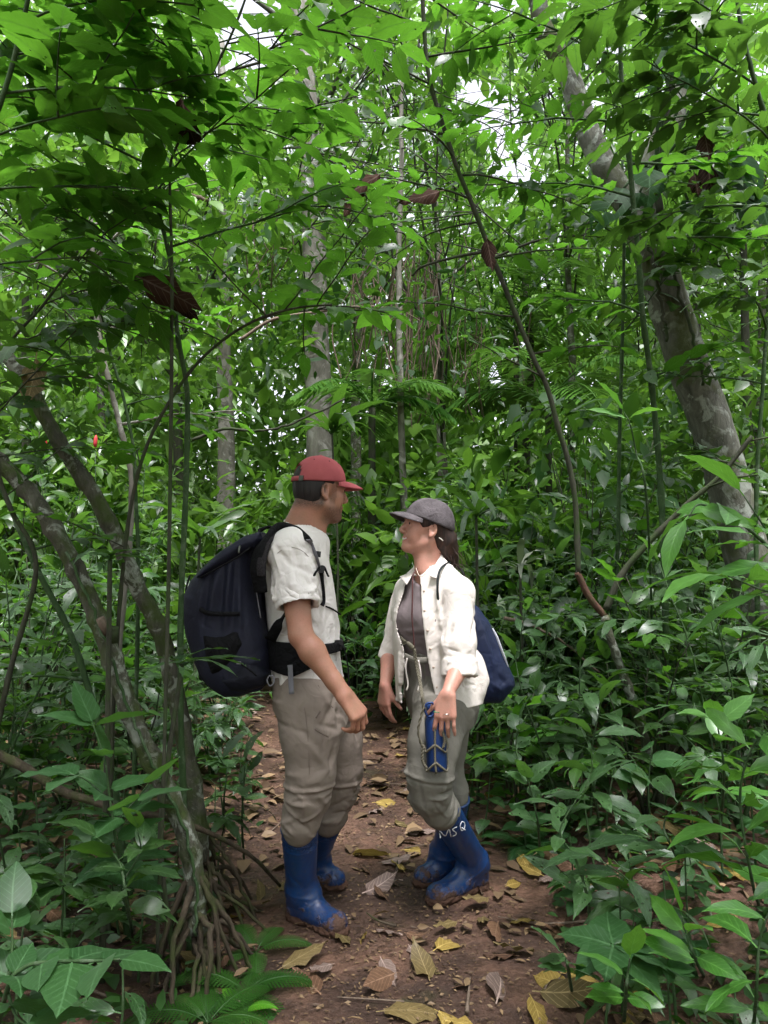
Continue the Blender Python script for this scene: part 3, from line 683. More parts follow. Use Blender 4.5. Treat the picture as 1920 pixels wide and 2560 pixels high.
# ------------------------------------------------------------------ trees added beside the view, their boughs overhead to shade the foreground
def shade_tree(label, bx, by, cx, cy_, zc, rx, ry, rz, clumps, seed, size=.17, wm=W_mid):
    r = np.random.default_rng(seed); b = V(bx, by, float(gz(bx, by)) - .1); t = thing('added_shade_tree', label, 'tree', b); top = V(bx * .9, by, zc - .6)
    MB().add(tube(spline([b, (b + top) / 2 + V(.1, 0, 0), top], 24), np.linspace(.16, .09, 24), 12, .03)).build('trunk', B_big, t, b); lm = MB(); cen = []
    for i in range(7):
        e = V(cx + rx * r.uniform(-.8, .8), cy_ + ry * r.uniform(-.8, .8), zc + r.uniform(-.3, .4)); q = spline([top, (top + e) / 2 + V(0, 0, .3), e], 12); lm.add(tube(q, np.linspace(.05, .012, 12), 7, .03)); cen.append(q)
    tips = np.concatenate([q[5:] for q in cen]); cc_ = np.stack([cx + rx * r.uniform(-1, 1, clumps), cy_ + ry * r.uniform(-1, 1, clumps), zc + rz * r.uniform(-1, 1, clumps)], 1)
    for c in cc_[::2]:
        s0 = tips[np.argmin(((tips - c) ** 2).sum(1))]; lm.add(tube(spline([s0, (s0 + c) / 2 + .05 * r.standard_normal(3), c], 6), np.linspace(.010, .003, 6), 4, cap=False))
    lm.build('limbs', B_dark, t, b); pos, dr, sz = crown_leaves(cc_, .26, 22, r, size); ok = gapmask(pos, r); mass('crown', pos[ok], dr[ok], sz[ok], .42, t, b, wm, r, kind=None)
shade_tree('tree added left of the view, boughs overhead to shade the foreground', -3.4, 1.2, -1.5, .1, 4.4, 2.2, 1.9, .7, 80, 501)
shade_tree('tree added right of the view, boughs overhead to shade the foreground', 3.6, .8, 1.7, .1, 4.5, 2.2, 1.9, .7, 110, 502)
# ------------------------------------------------------------------ materials of the two people
def skin_mat(name, col, red, beard=None):
    m = NT(name); co = m.coord(); n = m.noise(14, 5, 0.65, co)
    c = m.mix(m.ramp(n, [(0.35, 0.0), (0.7, 1.0)]), col, red)
    c = m.mix(m.ramp(m.noise(120, 4, 0.7, co), [(0.45, 0.0), (0.75, 0.35)]), c, tuple(x * .62 for x in col))
    if beard:
        a = m.n('Attribute', attribute_name='beard').outputs['Fac']
        f = m.math('MULTIPLY', a, m.ramp(m.noise(260, 2, 0.7, co), [(0.3, 0.45), (0.7, 1.0)]))
        c = m.mix(f, c, beard)
    lip = m.n('Attribute', attribute_name='lip').outputs['Fac']
    c = m.mix(lip, c, (red[0] * 0.9, red[1] * 0.55, red[2] * 0.6))
    b = m.bump(m.noise(220, 3, 0.6, co), 0.22, 0.0015)
    m.pbsdf(c, m.math('ADD', 0.34, m.math('MULTIPLY', n, 0.25)), b, 0.45)
    bs = [x for x in m.t.nodes if x.type == 'BSDF_PRINCIPLED'][0]
    bs.inputs['Subsurface Weight'].default_value = 0.12; bs.inputs['Subsurface Radius'].default_value = (0.012, 0.005, 0.003)
    bs.inputs['Subsurface Scale'].default_value = 0.6
    return m.m
def hair_mat(name, col, light):
    m = NT(name); co = m.coord(); s = m.noise(60, 3, 0.6, m.scaled(co, (1, 1, 0.12)), 0.4)
    c = m.mix(m.ramp(s, [(0.42, 0.0), (0.72, 1.0)]), col, light)
    return m.pbsdf(c, 0.55, m.bump(s, 0.6, 0.006), 0.35)
M_skin_m = skin_mat('skin_tan', (0.325, 0.165, 0.100), (0.375, 0.165, 0.108), (0.022, 0.014, 0.011))
M_skin_w = skin_mat('skin_fair', (0.46, 0.245, 0.175), (0.50, 0.225, 0.165))
M_hair_m = hair_mat('hair_black', (0.008, 0.006, 0.006), (0.022, 0.018, 0.016))
M_hair_w = hair_mat('hair_brown', (0.014, 0.007, 0.005), (0.06, 0.028, 0.018))
M_cap_red = cloth_mat('cap_faded_red', (0.38, 0.092, 0.098), (0.31, 0.072, 0.078), wr=(10, .12, .004), weave=1200)
M_cap_grey = cloth_mat('cap_washed_charcoal', (0.058, 0.050, 0.052), (0.105, 0.093, 0.096), var=22, wr=(22, .35, .004), weave=1200)
M_under = plain_mat('brim_underside', (0.05, 0.018, 0.02), 0.9)
M_tee = cloth_mat('tee_offwhite', (0.70, 0.665, 0.63), (0.65, 0.615, 0.58), wr=(8, .30, .010), rough=.9)
M_trous = cloth_mat('trousers_taupe', (0.235, 0.195, 0.160), (0.205, 0.168, 0.137), wr=(6, .20, .010), rough=.75)
M_trous_seam = plain_mat('trousers_seam', (0.17, 0.135, 0.11), 0.9)
M_olive = cloth_mat('trousers_olive', (0.185, 0.175, 0.145), (0.155, 0.147, 0.122), wr=(6, .22, .010), rough=.8)
M_tank = cloth_mat('tank_mauve_grey', (0.20, 0.165, 0.165), (0.175, 0.145, 0.145), wr=(5, .15, .012), rough=.85)
M_shirt = cloth_mat('shirt_cream', (0.74, 0.685, 0.62), (0.69, 0.635, 0.57), wr=(7, .22, .010), rough=.9)
M_button = plain_mat('button', (0.45, 0.36, 0.28), 0.4)
def boot_mat():
    m = NT('boot_blue_rubber'); co = m.coord('Object'); geo = m.n('NewGeometry').outputs['Position']
    sep = m.n('SeparateXYZ'); m.t.links.new(geo, sep.inputs[0]); z = sep.outputs[2]
    n = m.noise(16, 5, 0.65, geo); n2 = m.noise(70, 4, 0.7, geo)
    lvl = m.math('ADD', m.math('MULTIPLY', m.math('SUBTRACT', n, 0.5), 0.40), 0.055)
    mud = m.math('MULTIPLY', m.math('SUBTRACT', lvl, z), 26.0, True)
    dust = m.math('MULTIPLY', m.ramp(n2, [(0.48, 0.0), (0.72, 0.65)]), m.math('SUBTRACT', 1.0, m.math('MULTIPLY', z, 1.8), True))
    blue = m.mix(m.ramp(n, [(0.3, 0.0), (0.7, 1.0)]), (0.0040, 0.025, 0.092), (0.0065, 0.040, 0.142))
    c = m.mix(dust, blue, (0.075, 0.060, 0.055)); c = m.mix(mud, c, m.mix(n2, (0.040, 0.020, 0.012), (0.095, 0.048, 0.029)))
    rough = m.math('ADD', m.math('MULTIPLY', mud, 0.45), m.math('ADD', 0.24, m.math('MULTIPLY', n2, 0.22)))
    h = m.math('ADD', m.math('MULTIPLY', m.math('MULTIPLY', mud, n2), 1.0), m.math('MULTIPLY', n2, 0.05))
    return m.pbsdf(c, rough, m.bump(h, 0.7, 0.012), 0.5)
M_boot = boot_mat()
M_mud = plain_mat('mud_caked', (0.055, 0.028, 0.017), 0.85, 0.25, var=.5, scale=60, bump=.8)
M_white_paint = plain_mat('paint_white', (0.75, 0.76, 0.78), 0.6)

def surf(S, px, py, off, d0=2.4, d1=3.6):
    """point off metres before the first surface of the field along the pixel's line"""
    for d in np.arange(d0, d1, .003):
        p = P(px, py, d); q = ((p - S.lo) / S.h).astype(int)
        if (q >= 0).all() and (q < S.n - 1).all() and S.D[tuple(q)] < .0: return P(px, py, d - off)
    return P(px, py, 2.85)
def fill_attr(o, name, val):
    a = o.data.attributes.new(name, 'FLOAT', 'POINT'); a.data.foreach_set('value', np.ascontiguousarray(val, np.float32))

def make_cap(person, base, T, Rm, s, mat, tilt, brim_len, strap, deep=0.0, brim_w=.088, pitch=0.0):
    """baseball cap in head space: crown with seams, brim, button, rear strap"""
    Rt = Rm @ np.array(Matrix.Rotation(tilt, 3, 'Y')); O = T(0, 0, 0)
    W = lambda p: (O + (Rt @ (s * np.asarray(p, float)).T).T) if np.ndim(p) > 1 else O + Rt @ (s * np.asarray(p, float))
    rx, ry, rz, z0 = .109, .089, .107, .040 - deep
    NU, NV = 64, 18; v = []; f = []
    def rim(a):
        front = math.cos(a)
        return z0 + (.012 if front > 0 else -.006) * abs(front)
    def keep(a, t):   # the half-round opening above the strap at the back
        da = (a - math.pi + math.pi) % (2 * math.pi) - math.pi
        return not (strap and (da / .50) ** 2 + ((t - .10) / .36) ** 2 < 1 and t > .10)
    for j in range(NV + 1):
        t = j / NV
        for i in range(NU):
            a = 2 * math.pi * i / NU; zb = rim(a); th = t * math.pi / 2
            seam = 1 - .010 * math.exp(-((((a + math.pi / 6) % (math.pi / 3)) - math.pi / 6) / .05) ** 2) * math.cos(th)
            cr = math.cos(th) ** .82
            bulge = 1 + .018 * math.sin(3 * a + 1) * math.sin(2 * th)
            v.append((rx * cr * math.cos(a) * seam * bulge - .006, ry * cr * math.sin(a) * seam * bulge, zb + (rz - (zb - z0)) * math.sin(th) ** 1.06 * bulge))
    for j in range(NV):
        for i in range(NU):
            if keep(2 * math.pi * (i + .5) / NU, (j + .5) / NV):
                k = (i + 1) % NU; f.append((j * NU + i, j * NU + k, (j + 1) * NU + k, (j + 1) * NU + i))
    cap = obj('cap', new_mesh('cap_crown', W(np.array(v)) - base, f), mat, person)
    md = cap.modifiers.new('thick', 'SOLIDIFY'); md.thickness = .003; md.offset = -1
    # brim
    v = []; f = []; NB, NR = 22, 8; amax = 1.02
    for j in range(NR + 1):
        q = j / NR
        for i in range(NB + 1):
            a = -amax + 2 * amax * i / NB; zb = rim(a); e = 1 - (abs(a) / amax) ** 2.4
            x0, y0 = rx * math.cos(a) - .007, ry * math.sin(a)
            x1 = x0 + brim_len * e ** .7; y1 = y0 * (1 + .05 * q)
            x = x0 + (x1 - x0) * q; y = y0 + (y1 - y0) * q
            v.append((x, y, zb + .004 - .9 * (y / brim_w) ** 2 * .030 * (0.35 + .65 * q) - .020 * q * q * e - math.sin(pitch) * brim_len * q * e))
    for j in range(NR):
        for i in range(NB): f.append((j * (NB + 1) + i, (j + 1) * (NB + 1) + i, (j + 1) * (NB + 1) + i + 1, j * (NB + 1) + i + 1))
    br = obj('brim', new_mesh('brim', W(np.array(v)) - base, f), mat, cap)
    br.data.materials.append(M_under)
    md = br.modifiers.new('thick', 'SOLIDIFY'); md.thickness = .004; md.offset = 0; md.material_offset = 0
    b = MB(); b.add(tube([W((-.006, 0, z0 + rz - .002)), W((-.006, 0, z0 + rz + .004))], [.008, .006], 10)); b.build('top_button', mat, cap, base)
    for a in (-2.2, -1.35, -.55):
        th = math.radians(52); p = V(rx * 1.0 * math.cos(th) ** .82 * math.cos(a) - .006, ry * math.cos(th) ** .82 * math.sin(a), z0 + rz * math.sin(th) ** 1.06)
        n = nrm(p - V(-.006, 0, z0)); MB().add(tube([W(p - n * .002), W(p + n * .0015)], [.0035, .003], 8)).build('eyelet', M_cap_dark, cap, base)
    if strap:
        v = []; f = []; n = 24
        for i in range(n + 1):
            a = math.pi - .62 + 1.24 * i / n; zb = rim(a)
            for dz in (-.001, .016): v.append((rx * 1.012 * math.cos(a) - .006, ry * 1.012 * math.sin(a), zb + dz))
        for i in range(n): f.append((2 * i, 2 * i + 2, 2 * i + 3, 2 * i + 1))
        st = obj('strap', new_mesh('strap', W(np.array(v)) - base, f), mat, cap); md = st.modifiers.new('thick', 'SOLIDIFY'); md.thickness = .003
        a = math.pi + .62; p = V(rx * 1.03 * math.cos(a) - .006, ry * 1.03 * math.sin(a), rim(a) + .008)
        rotb = Rt @ rot_from((-math.sin(a), math.cos(a), 0)); MB().add(box_vf(W(p), (.010 * s, .002 * s, .010 * s), rotb)).build('buckle', M_buckle, cap, base, False)
    return cap
M_cap_dark = plain_mat('eyelet_thread', (0.09, 0.02, 0.025), 0.9)
M_buckle = plain_mat('buckle_metal', (0.10, 0.11, 0.09), 0.45, 0.5, 0.6)

def make_boot(person, base, heel, toe, top, rtop, mat=None, lean=None):
    """rubber boot: shaft, foot, raised rings; sole with caked mud"""
    heel = np.asarray(heel, float); toe = np.asarray(toe, float); d = nrm((toe - heel) * V(1, 1, 0)); L = np.linalg.norm((toe - heel)[:2])
    side = V(-d[1], d[0], 0); U = V(0, 0, 1)
    lo = np.minimum(np.minimum(heel, toe), top) - .12; hi = np.maximum(np.maximum(heel, toe), top) + .12; lo[2] = -.03
    S = Sdf(lo, hi, .0042)
    ank = heel + d * .062 + U * .115; hl = heel + d * .045 + U * .048
    S.cone(top, ank, rtop, .057, .02, cut=(top, nrm(top - ank)))
    S.cone(ank, hl, .056, .046, .03)
    S.cone(ank + d * .012, heel + d * (L * .52) + U * .052, .050, .040, .04)
    S.cone(heel + d * (L * .45) + U * .050, toe - d * .052 + U * .038, .042, .037, .03, sq=(U, .92))
    S.cone(toe - d * .06 + U * .038 + side * .008, toe - d * .055 + U * .038 - side * .008, .039, .039, .015, sq=(U, .85))
    S.cone(hl, toe - d * .06 + U * .032, .041, .040, .02)
    ax = nrm(top - ank); Lr = np.linalg.norm(top - ank)
    # open top
    S.cone(top + ax * .05, top - ax * .05, rtop - .007, rtop - .007, .003, 's')
    def post(v, n, f):
        t = (v - ank) @ ax
        for q, w_, a in ((Lr - .006, .006, .0035), (Lr - .045, .0035, .0016), (Lr - .075, .0035, .0016), (.02, .006, .002)):
            v = v + n * (a * np.exp(-((t - q) / w_) ** 2) * (t > -.05))[:, None]
        v = creases(v, n, 7, ank - .09, ank + V(.09, .09, .12), side, .25, (.05, .1), (.007, .011), -.003, 3)
        return v
    o = sdf_obj('boot', S, M_boot, person, base, post, 1)
    # sole
    S = Sdf(lo * V(1, 1, 0) + V(0, 0, -.03), np.array([hi[0], hi[1], .08]), .0042)
    S.cone(heel + d * .04 + U * .012, heel + d * .07 + U * .012, .047, .044, .01, sq=(U, .55))
    S.cone(heel + d * .06 + U * .012, toe - d * .07 + U * .012, .042, .050, .02, sq=(U, .5))
    S.cone(toe - d * .075 + U * .013, toe - d * .050 + U * .014, .051, .049, .01, sq=(U, .5))
    def mudpost(v, n, f):
        w = np.sin(v[:, 0] * 130 + 3 * np.sin(v[:, 1] * 90)) * np.sin(v[:, 1] * 117 + 2 * np.sin(v[:, 2] * 200)); return v + n * (.0035 * w)[:, None]
    sdf_obj('sole', S, M_mud, o, base, mudpost, 1)
    return o, ank

# =================================================================== the man
mb = (G(728, 2287) + G(866, 2218)) / 2; mb[2] = 0
man = thing('person', 'person in faded red cap and off-white tee wearing a large navy backpack', 'person', mb)
fm = nrm(V(1, .14, 0))
hy, hp = R(25), R(6)
Rh = np.array(Matrix.Rotation(hy, 3, 'Z') @ Matrix.Rotation(hp, 3, 'Y'))
ear = P(815, 1229, 2.93); HO = ear - Rh @ V(0, -.077, 0)
S = Sdf(V(-.66, 2.45, -.01), V(.10, 3.50, 1.86), .0048)
Tm = add_head(S, HO, Rh, 1.0)
neck_lo = P(752, 1352, 3.0)
S.cone(HO + Rh @ V(-.030, 0, -.03), neck_lo, .054, .058, .03).cone(HO + Rh @ V(.0, 0, -.06), P(782, 1345, 3.0), .045, .05, .03)
S.cone(HO + Rh @ V(-.05, 0, -.05), P(728, 1345, 3.0), .040, .055, .03)
zof = lambda py, d=3.0: P(960, py, d)[2]
xof = lambda px, py, d=3.0: P(px, py, d)[0]
def stat(py, x0, x1, ry, d, grow=0.0):
    a, b = xof(x0, py, d), xof(x1, py, d); return (zof(py, d), (a + b) / 2, d, (b - a) / 2 + grow, ry + grow)
TEE = [(1335, 700, 798, .13), (1372, 668, 812, .19), (1420, 660, 827, .20), (1500, 664, 840, .19), (1600, 672, 847, .18), (1650, 676, 852, .185), (1697, 680, 858, .19)]
S.loft([stat(a, b, c, e, 3.0, -.018) for a, b, c, e in TEE] + [stat(1760, 700, 842, .165, 3.0)], fm[:2], 2.2, .03)
RS, RE, RW = P(727, 1382, 2.80), P(752, 1588, 2.72), P(856, 1732, 2.67)
S.chain([neck_lo + V(0, -.03, -.02), RS], [.06, .062], .04).chain([neck_lo + V(0, .03, -.02), P(735, 1385, 3.2)], [.06, .062], .04)
S.cone(RS, RS + (RE - RS) * .5, .060, .051, .03).cone(RS + (RE - RS) * .5, RE, .051, .043, .02)
fa = RW - RE
S.cone(RE, RE + fa * .28, .042, .045, .015).cone(RE + fa * .28, RE + fa * .8, .045, .030, .02).cone(RE + fa * .8, RW, .030, .028, .015)
S.cone(RE + fa * .85, RW + fa * .04, .026, .027, .01, sq=(V(0, 1, 0), 1.1))
add_hand(S, RW, V(.60, -.05, -.78), V(-.62, .45, -.45), V(.7, .2, .6), 1.12, ((.6, .95, .5), (.65, 1.0, .5), (.75, 1.0, .5), (.8, 1.0, .5)), (.35, 1.3), .10)
LS, LE, LW = P(735, 1385, 3.2), P(722, 1560, 3.27), P(742, 1690, 3.22)
S.chain([LS, LE, LW], [.058, .044, .028], .02)
add_hand(S, LW, V(.25, -.05, -.95), V(-.2, -.9, 0), V(.9, 0, 0), 1.0, (.4, .6, .4), (.3, .6))
S.chain([P(745, 1740, 2.89), P(775, 1930, 2.88), P(752, 2080, 2.92)], [.085, .055, .045], .05)
S.chain([P(800, 1740, 3.11), P(850, 1915, 3.13), P(822, 2050, 3.18)], [.085, .055, .045], .05)
def post_man(v, n, f):
    global _mv; _mv = v; return v
body = sdf_obj('body', S, M_skin_m, man, mb, post_man, 1)
loc = (_mv - HO) @ Rh
bd = sstep(-.02, -.055, loc[:, 2] + .012) * sstep(-.02, .03, loc[:, 0]) * sstep(-.135, -.10, loc[:, 2]) * (1 - .6 * sstep(.085, .1, loc[:, 0]) * (loc[:, 2] > -.06) * (np.abs(loc[:, 1]) < .02))
side_burn = sstep(.018, .03, loc[:, 0]) * (loc[:, 0] < .05) * sstep(-.06, -.03, loc[:, 2]) * (loc[:, 2] < .06) * (np.abs(loc[:, 1]) > .05)
brow = np.exp(-((loc[:, 2] - .038) / .006) ** 2) * (loc[:, 0] > .07) * (np.abs(loc[:, 1]) > .012)
dist_h = np.linalg.norm(loc, axis=1) < .2
nape = sstep(-.088, -.045, loc[:, 2]) * sstep(.012, -.012, loc[:, 0]) * (np.abs(loc[:, 1]) < .085)
fill_attr(body, 'beard', np.clip(np.maximum(np.maximum(np.maximum(bd * .8, side_burn * .6), brow), nape * .95), 0, 1) * dist_h)
fill_attr(body, 'lip', np.exp(-((loc[:, 2] + .056) / .009) ** 2) * (loc[:, 0] > .09) * (np.abs(loc[:, 1]) < .024) * .5 * dist_h)
# short black hair
S = Sdf(HO - .16, HO + .17, .004)
S.ell(HO + Rh @ V(-.010, 0, .044), V(.101, .0795, .091), Rh, 0).ell(HO + Rh @ V(-.030, 0, -.006), V(.070, .069, .064), Rh, .03)
def below(X, Y, Z):   # hair line: nape, round the ear, up the temple
    x, y, z = X - HO[0], Y - HO[1], Z - HO[2]
    lx = x * Rh[0, 0] + y * Rh[1, 0] + z * Rh[2, 0]; lz = x * Rh[0, 2] + y * Rh[1, 2] + z * Rh[2, 2]
    line = np.interp(lx, [-.11, -.06, -.03, -.018, -.006, .03, .045, .06], [-.056, -.060, -.052, -.03, .036, .034, .05, .075])
    return np.maximum(lz - line, -.1) * -1.0
S.D = np.maximum(S.D, below(S.ax[0][:, None, None], S.ax[1][None, :, None], S.ax[2][None, None, :]).astype(np.float32))
sdf_obj('hair', S, M_hair_m, man, mb, None, 1)
make_cap(man, mb, Tm, Rh, 1.0, M_cap_red, R(-1), .080, True)
# tee
S = Sdf(V(-.58, 2.52, .86), V(-.10, 3.45, 1.54), .0050)
S.loft([stat(a, b, c, e, 3.0) for a, b, c, e in TEE], fm[:2], 2.3, 0)
S.cone(P(742, 1352, 2.98), P(726, 1376, 2.81), .068, .078, .05).cone(P(748, 1352, 3.02), P(736, 1380, 3.2), .068, .078, .05)
hem = P(746, 1515, 2.735); sd_ = nrm(hem - RS)
S.cone(RS + V(0, .01, 0), hem, .082, .074, .035, cut=(hem, sd_))
S.cone(LS, P(728, 1515, 3.28), .08, .07, .035, cut=(P(728, 1515, 3.28), V(0, 0, -1)))
S.cone(hem + sd_ * .02, hem - sd_ * .035, .067, .066, .003, 's')
S.cone(P(738, 1352, 3.0), P(735, 1316, 3.0), .085, .066, .04).cone(P(770, 1360, 3.0), P(765, 1338, 3.0), .085, .07, .04)
S.cone(HO + Rh @ V(-.03, 0, -.03), P(752, 1322, 3.0), .050, .060, .004, 's').cone(P(752, 1322, 3.0), P(785, 1308, 3.0), .060, .058, .006, 's')
def tee_post(v, n, f):
    v = creases(v, n, 40, P(690, 1515, 2.9) - V(.1, .5, 0), P(800, 1380, 2.6) + V(.1, .25, 0), V(.5, 0, -.8), .5, (.05, .13), (.007, .011), .0085, 4)
    v = creases(v, n, 30, P(690, 1700, 3.2) - V(.2, .6, 0), P(880, 1520, 3.2) + V(.3, .3, 0), V(.25, 0, -1), .35, (.08, .2), (.009, .015), .010, 5)
    v = creases(v, n, 12, P(760, 1520, 3.2) - V(.0, .6, 0), P(880, 1370, 3.2) + V(.3, .3, 0), V(.2, 0, -1), .4, (.08, .16), (.012, .02), .006, 8)
    # seams of sleeve, hem stitch
    dcut = np.abs((v - hem) @ sd_ + .022); near = np.linalg.norm(v - hem, axis=1) < .12
    return v - n * (.0022 * np.exp(-(dcut / .004) ** 2) * near)[:, None]
S_tee = S
tee = sdf_obj('tee_shirt', S, M_tee, man, mb, tee_post, 1)
MB().add(tube(spline([HO + Rh @ V(*q) for q in []] or [P(712, 1302, 3.0), P(722, 1310, 2.95), P(752, 1328, 2.932), P(782, 1336, 2.945), P(802, 1334, 3.0)], 18), .0055, 8)).build('collar', M_tee, tee, mb)
seam = [P(676, 1425, 2.80), P(690, 1385, 2.745), P(722, 1366, 2.705), P(757, 1378, 2.715), P(782, 1402, 2.76)]
M_seam = plain_mat('tee_seam', (.36, .32, .28), .9)
MB().add(tube(spline([surf(S_tee, x, y, .0005) for x, y in ((676, 1428), (684, 1400), (697, 1380), (722, 1368), (748, 1373), (768, 1388), (782, 1405))], 30), .0014, 5)).build('sleeve_seam', M_seam, tee, mb)
# trousers
S = Sdf(V(-.50, 2.66, .26), V(.05, 3.42, 1.10), .0050)
S.loft([stat(1625, 682, 842, .17, 3.0), stat(1665, 680, 846, .178, 3.0), stat(1700, 680, 850, .186, 3.0), stat(1745, 686, 862, .19, 3.0), stat(1800, 712, 870, .18, 3.0)], fm[:2], 2.4, .04)
S.chain([P(768, 1760, 2.90), P(776, 1840, 2.885), P(777, 1930, 2.88)], [.118, .101, .088], .05)
S.chain([P(777, 1930, 2.88), P(768, 1985, 2.89), P(752, 2050, 2.915), P(747, 2076, 2.93)], [.088, .080, .068, .059], .03)
S.chain([P(806, 1760, 3.09), P(838, 1850, 3.11), P(850, 1918, 3.12)], [.115, .10, .086], .05)
S.chain([P(850, 1918, 3.12), P(848, 1970, 3.14), P(826, 2035, 3.17), P(820, 2056, 3.18)], [.086, .077, .066, .057], .03)
def tr_post(v, n, f):
    zk = zof(1966, 2.88); v = creases(v, n, 34, (-.6, 2.6, zof(2090, 2.9)), (.1, 3.02, zk), V(1, 0, -.35), .45, (.06, .16), (.008, .012), .0075, 6)
    v = creases(v, n, 16, (-.6, 2.6, zof(1900)), (.1, 3.5, zof(1720)), V(.6, 0, -1), .5, (.08, .22), (.009, .015), .008, 7)
    v = creases(v, n, 14, (-.6, 2.6, zof(1840)), (.1, 2.95, zof(1720)), V(1, 0, -.4), .3, (.06, .14), (.008, .012), .007, 77)
    v = creases(v, n, 14, (-.6, 3.02, zof(2060, 3.1)), (.1, 3.5, zof(1950, 3.1)), V(1, 0, -.3), .4, (.06, .14), (.008, .013), .007, 9)
    v = creases(v, n, 8, (-.6, 2.6, zof(1980)), (.1, 3.5, zof(1890)), V(1, 0, .15), .3, (.08, .16), (.01, .016), .005, 10)
    v = creases(v, n, 26, (-.6, 2.6, zof(2095, 2.9)), (.1, 3.5, zof(2015, 2.9)), V(.15, 0, -1), .35, (.04, .09), (.005, .008), .005, 78)
    near = v[:, 1] < 3.02; zz = np.where(near, zof(1966, 2.88) + (v[:, 0] + .28) * .02, zof(1955, 3.13))
    t = v[:, 2] - zz
    return v + n * (.006 * np.exp(-((t - .008) / .008) ** 2) - .003 * np.exp(-((t + .008) / .007) ** 2))[:, None]
trm = sdf_obj('trousers', S, M_trous, man, mb, tr_post, 1)
MB().add(tube(spline([surf(S, x, y, .0) for x, y in ((752, 1715), (760, 1760), (768, 1820), (772, 1880), (774, 1940))], 30), .0013, 5)).build('side_seam', M_trous_seam, trm, mb)
MB().add(tube(spline([surf(S, x, y, .0) for x, y in ((795, 1712), (815, 1745), (832, 1770))], 16), .0016, 5)).build('pocket_edge', M_trous_seam, trm, mb)
zip1 = MB().add(tube(spline([P(788, 1822, 2.775), P(803, 1832, 2.772), P(822, 1842, 2.778)], 10), .004, 6)); zip1.build('pocket_zip', M_trous_seam, trm, mb)
MB().add(tube(spline([P(790, 1795, 2.772), P(801, 1778, 2.772)], 6), .003, 6)).build('pocket_tab', M_trous_seam, trm, mb)
make_boot(man, mb, G(724, 2287), G(868, 2343), P(749, 2066, 2.955), .071)
make_boot(man, mb, G(752, 2206), G(868, 2222), P(820, 2042, 3.20), .068)
for q in (-1, 1):   # eyes
    e = MB(); c = Tm(.0800, q * .031, .0165)
    e.add(tube([c, c + Rh @ V(.0135, 0, 0)], [.009, .0055], 10)); e.build('eye', plain_mat('eye_dark', (.03, .02, .015), .2), man, mb)

# =================================================================== the man's backpack
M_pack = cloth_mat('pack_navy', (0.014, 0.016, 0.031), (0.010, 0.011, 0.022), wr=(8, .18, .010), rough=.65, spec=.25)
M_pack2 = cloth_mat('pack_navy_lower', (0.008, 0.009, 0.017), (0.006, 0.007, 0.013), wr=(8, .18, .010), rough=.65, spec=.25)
M_black = cloth_mat('pack_black', (0.003, 0.003, 0.0035), (0.005, 0.005, 0.006), wr=(12, .4, .01), rough=.75, spec=.15)
M_mesh = cloth_mat('pack_mesh', (0.05, 0.045, 0.048), (0.012, 0.011, 0.013), var=180, wr=(150, .6, .006), rough=.8)
M_grey_web = plain_mat('webbing_grey', (0.14, 0.14, 0.155), .7)
M_plast = plain_mat('buckle_plastic', (0.012, 0.013, 0.014), .35)
pb = P(590, 1715, 3.0)
pack = thing('backpack', 'large navy and black hiking backpack strapped on the person in the red cap', 'backpack', pb)
def pillow(S, poly, d, hw, r, k=0.0, op='u', off=0.0, yc=None):
    """pillow with the outline poly (photo pixels at distance d), half thickness hw, edge radius r"""
    pts = np.array([P(x, y, d)[[0, 2]] for x, y in poly]); yc = d if yc is None else yc
    def f(X, Y, Z):
        x = np.broadcast_to(X, (X.shape[0], 1, Z.shape[2])); z = np.broadcast_to(Z, x.shape)
        dd = np.full(x.shape, 9.0); inside = np.zeros(x.shape, bool); m = len(pts)
        for i in range(m):
            a, b = pts[i], pts[(i + 1) % m]; e = b - a; t = np.clip(((x - a[0]) * e[0] + (z - a[1]) * e[1]) / (e @ e), 0, 1)
            dd = np.minimum(dd, np.hypot(x - a[0] - t * e[0], z - a[1] - t * e[1]))
            c = (a[1] > z) != (b[1] > z)
            with np.errstate(divide='ignore', invalid='ignore'): inside ^= c & (x < (b[0] - a[0]) * (z - a[1]) / (b[1] - a[1]) + a[0])
        q = np.where(inside, -dd, dd) - off
        a = q + r; b = np.abs(Y - yc) - hw + r
        return np.sqrt(np.maximum(a, 0) ** 2 + np.maximum(b, 0) ** 2) + np.minimum(np.maximum(a, b), 0) - r
    lo = V(pts[:, 0].min(), yc - hw, pts[:, 1].min()) - abs(off); hi = V(pts[:, 0].max(), yc + hw, pts[:, 1].max()) + abs(off)
    S.put(f, lo, hi, k, op); return S
OUT = [(650, 1336), (612, 1346), (560, 1380), (516, 1420), (490, 1450), (474, 1485), (470, 1525), (478, 1578), (494, 1632), (511, 1682), (537, 1711), (573, 1733), (612, 1731), (655, 1716), (680, 1695), (684, 1640), (677, 1584), (662, 1519), (648, 1440)]
PLO, PHI = P(455, 1745, 2.75), P(720, 1320, 3.05); PLO[1] = 2.70; PHI[1] = 3.30; PLO[0] -= .06; PLO[2] -= .05; PHI[2] += .06
S = Sdf(PLO, PHI, .005)
pillow(S, OUT, 2.98, .195, .10, yc=3.0)
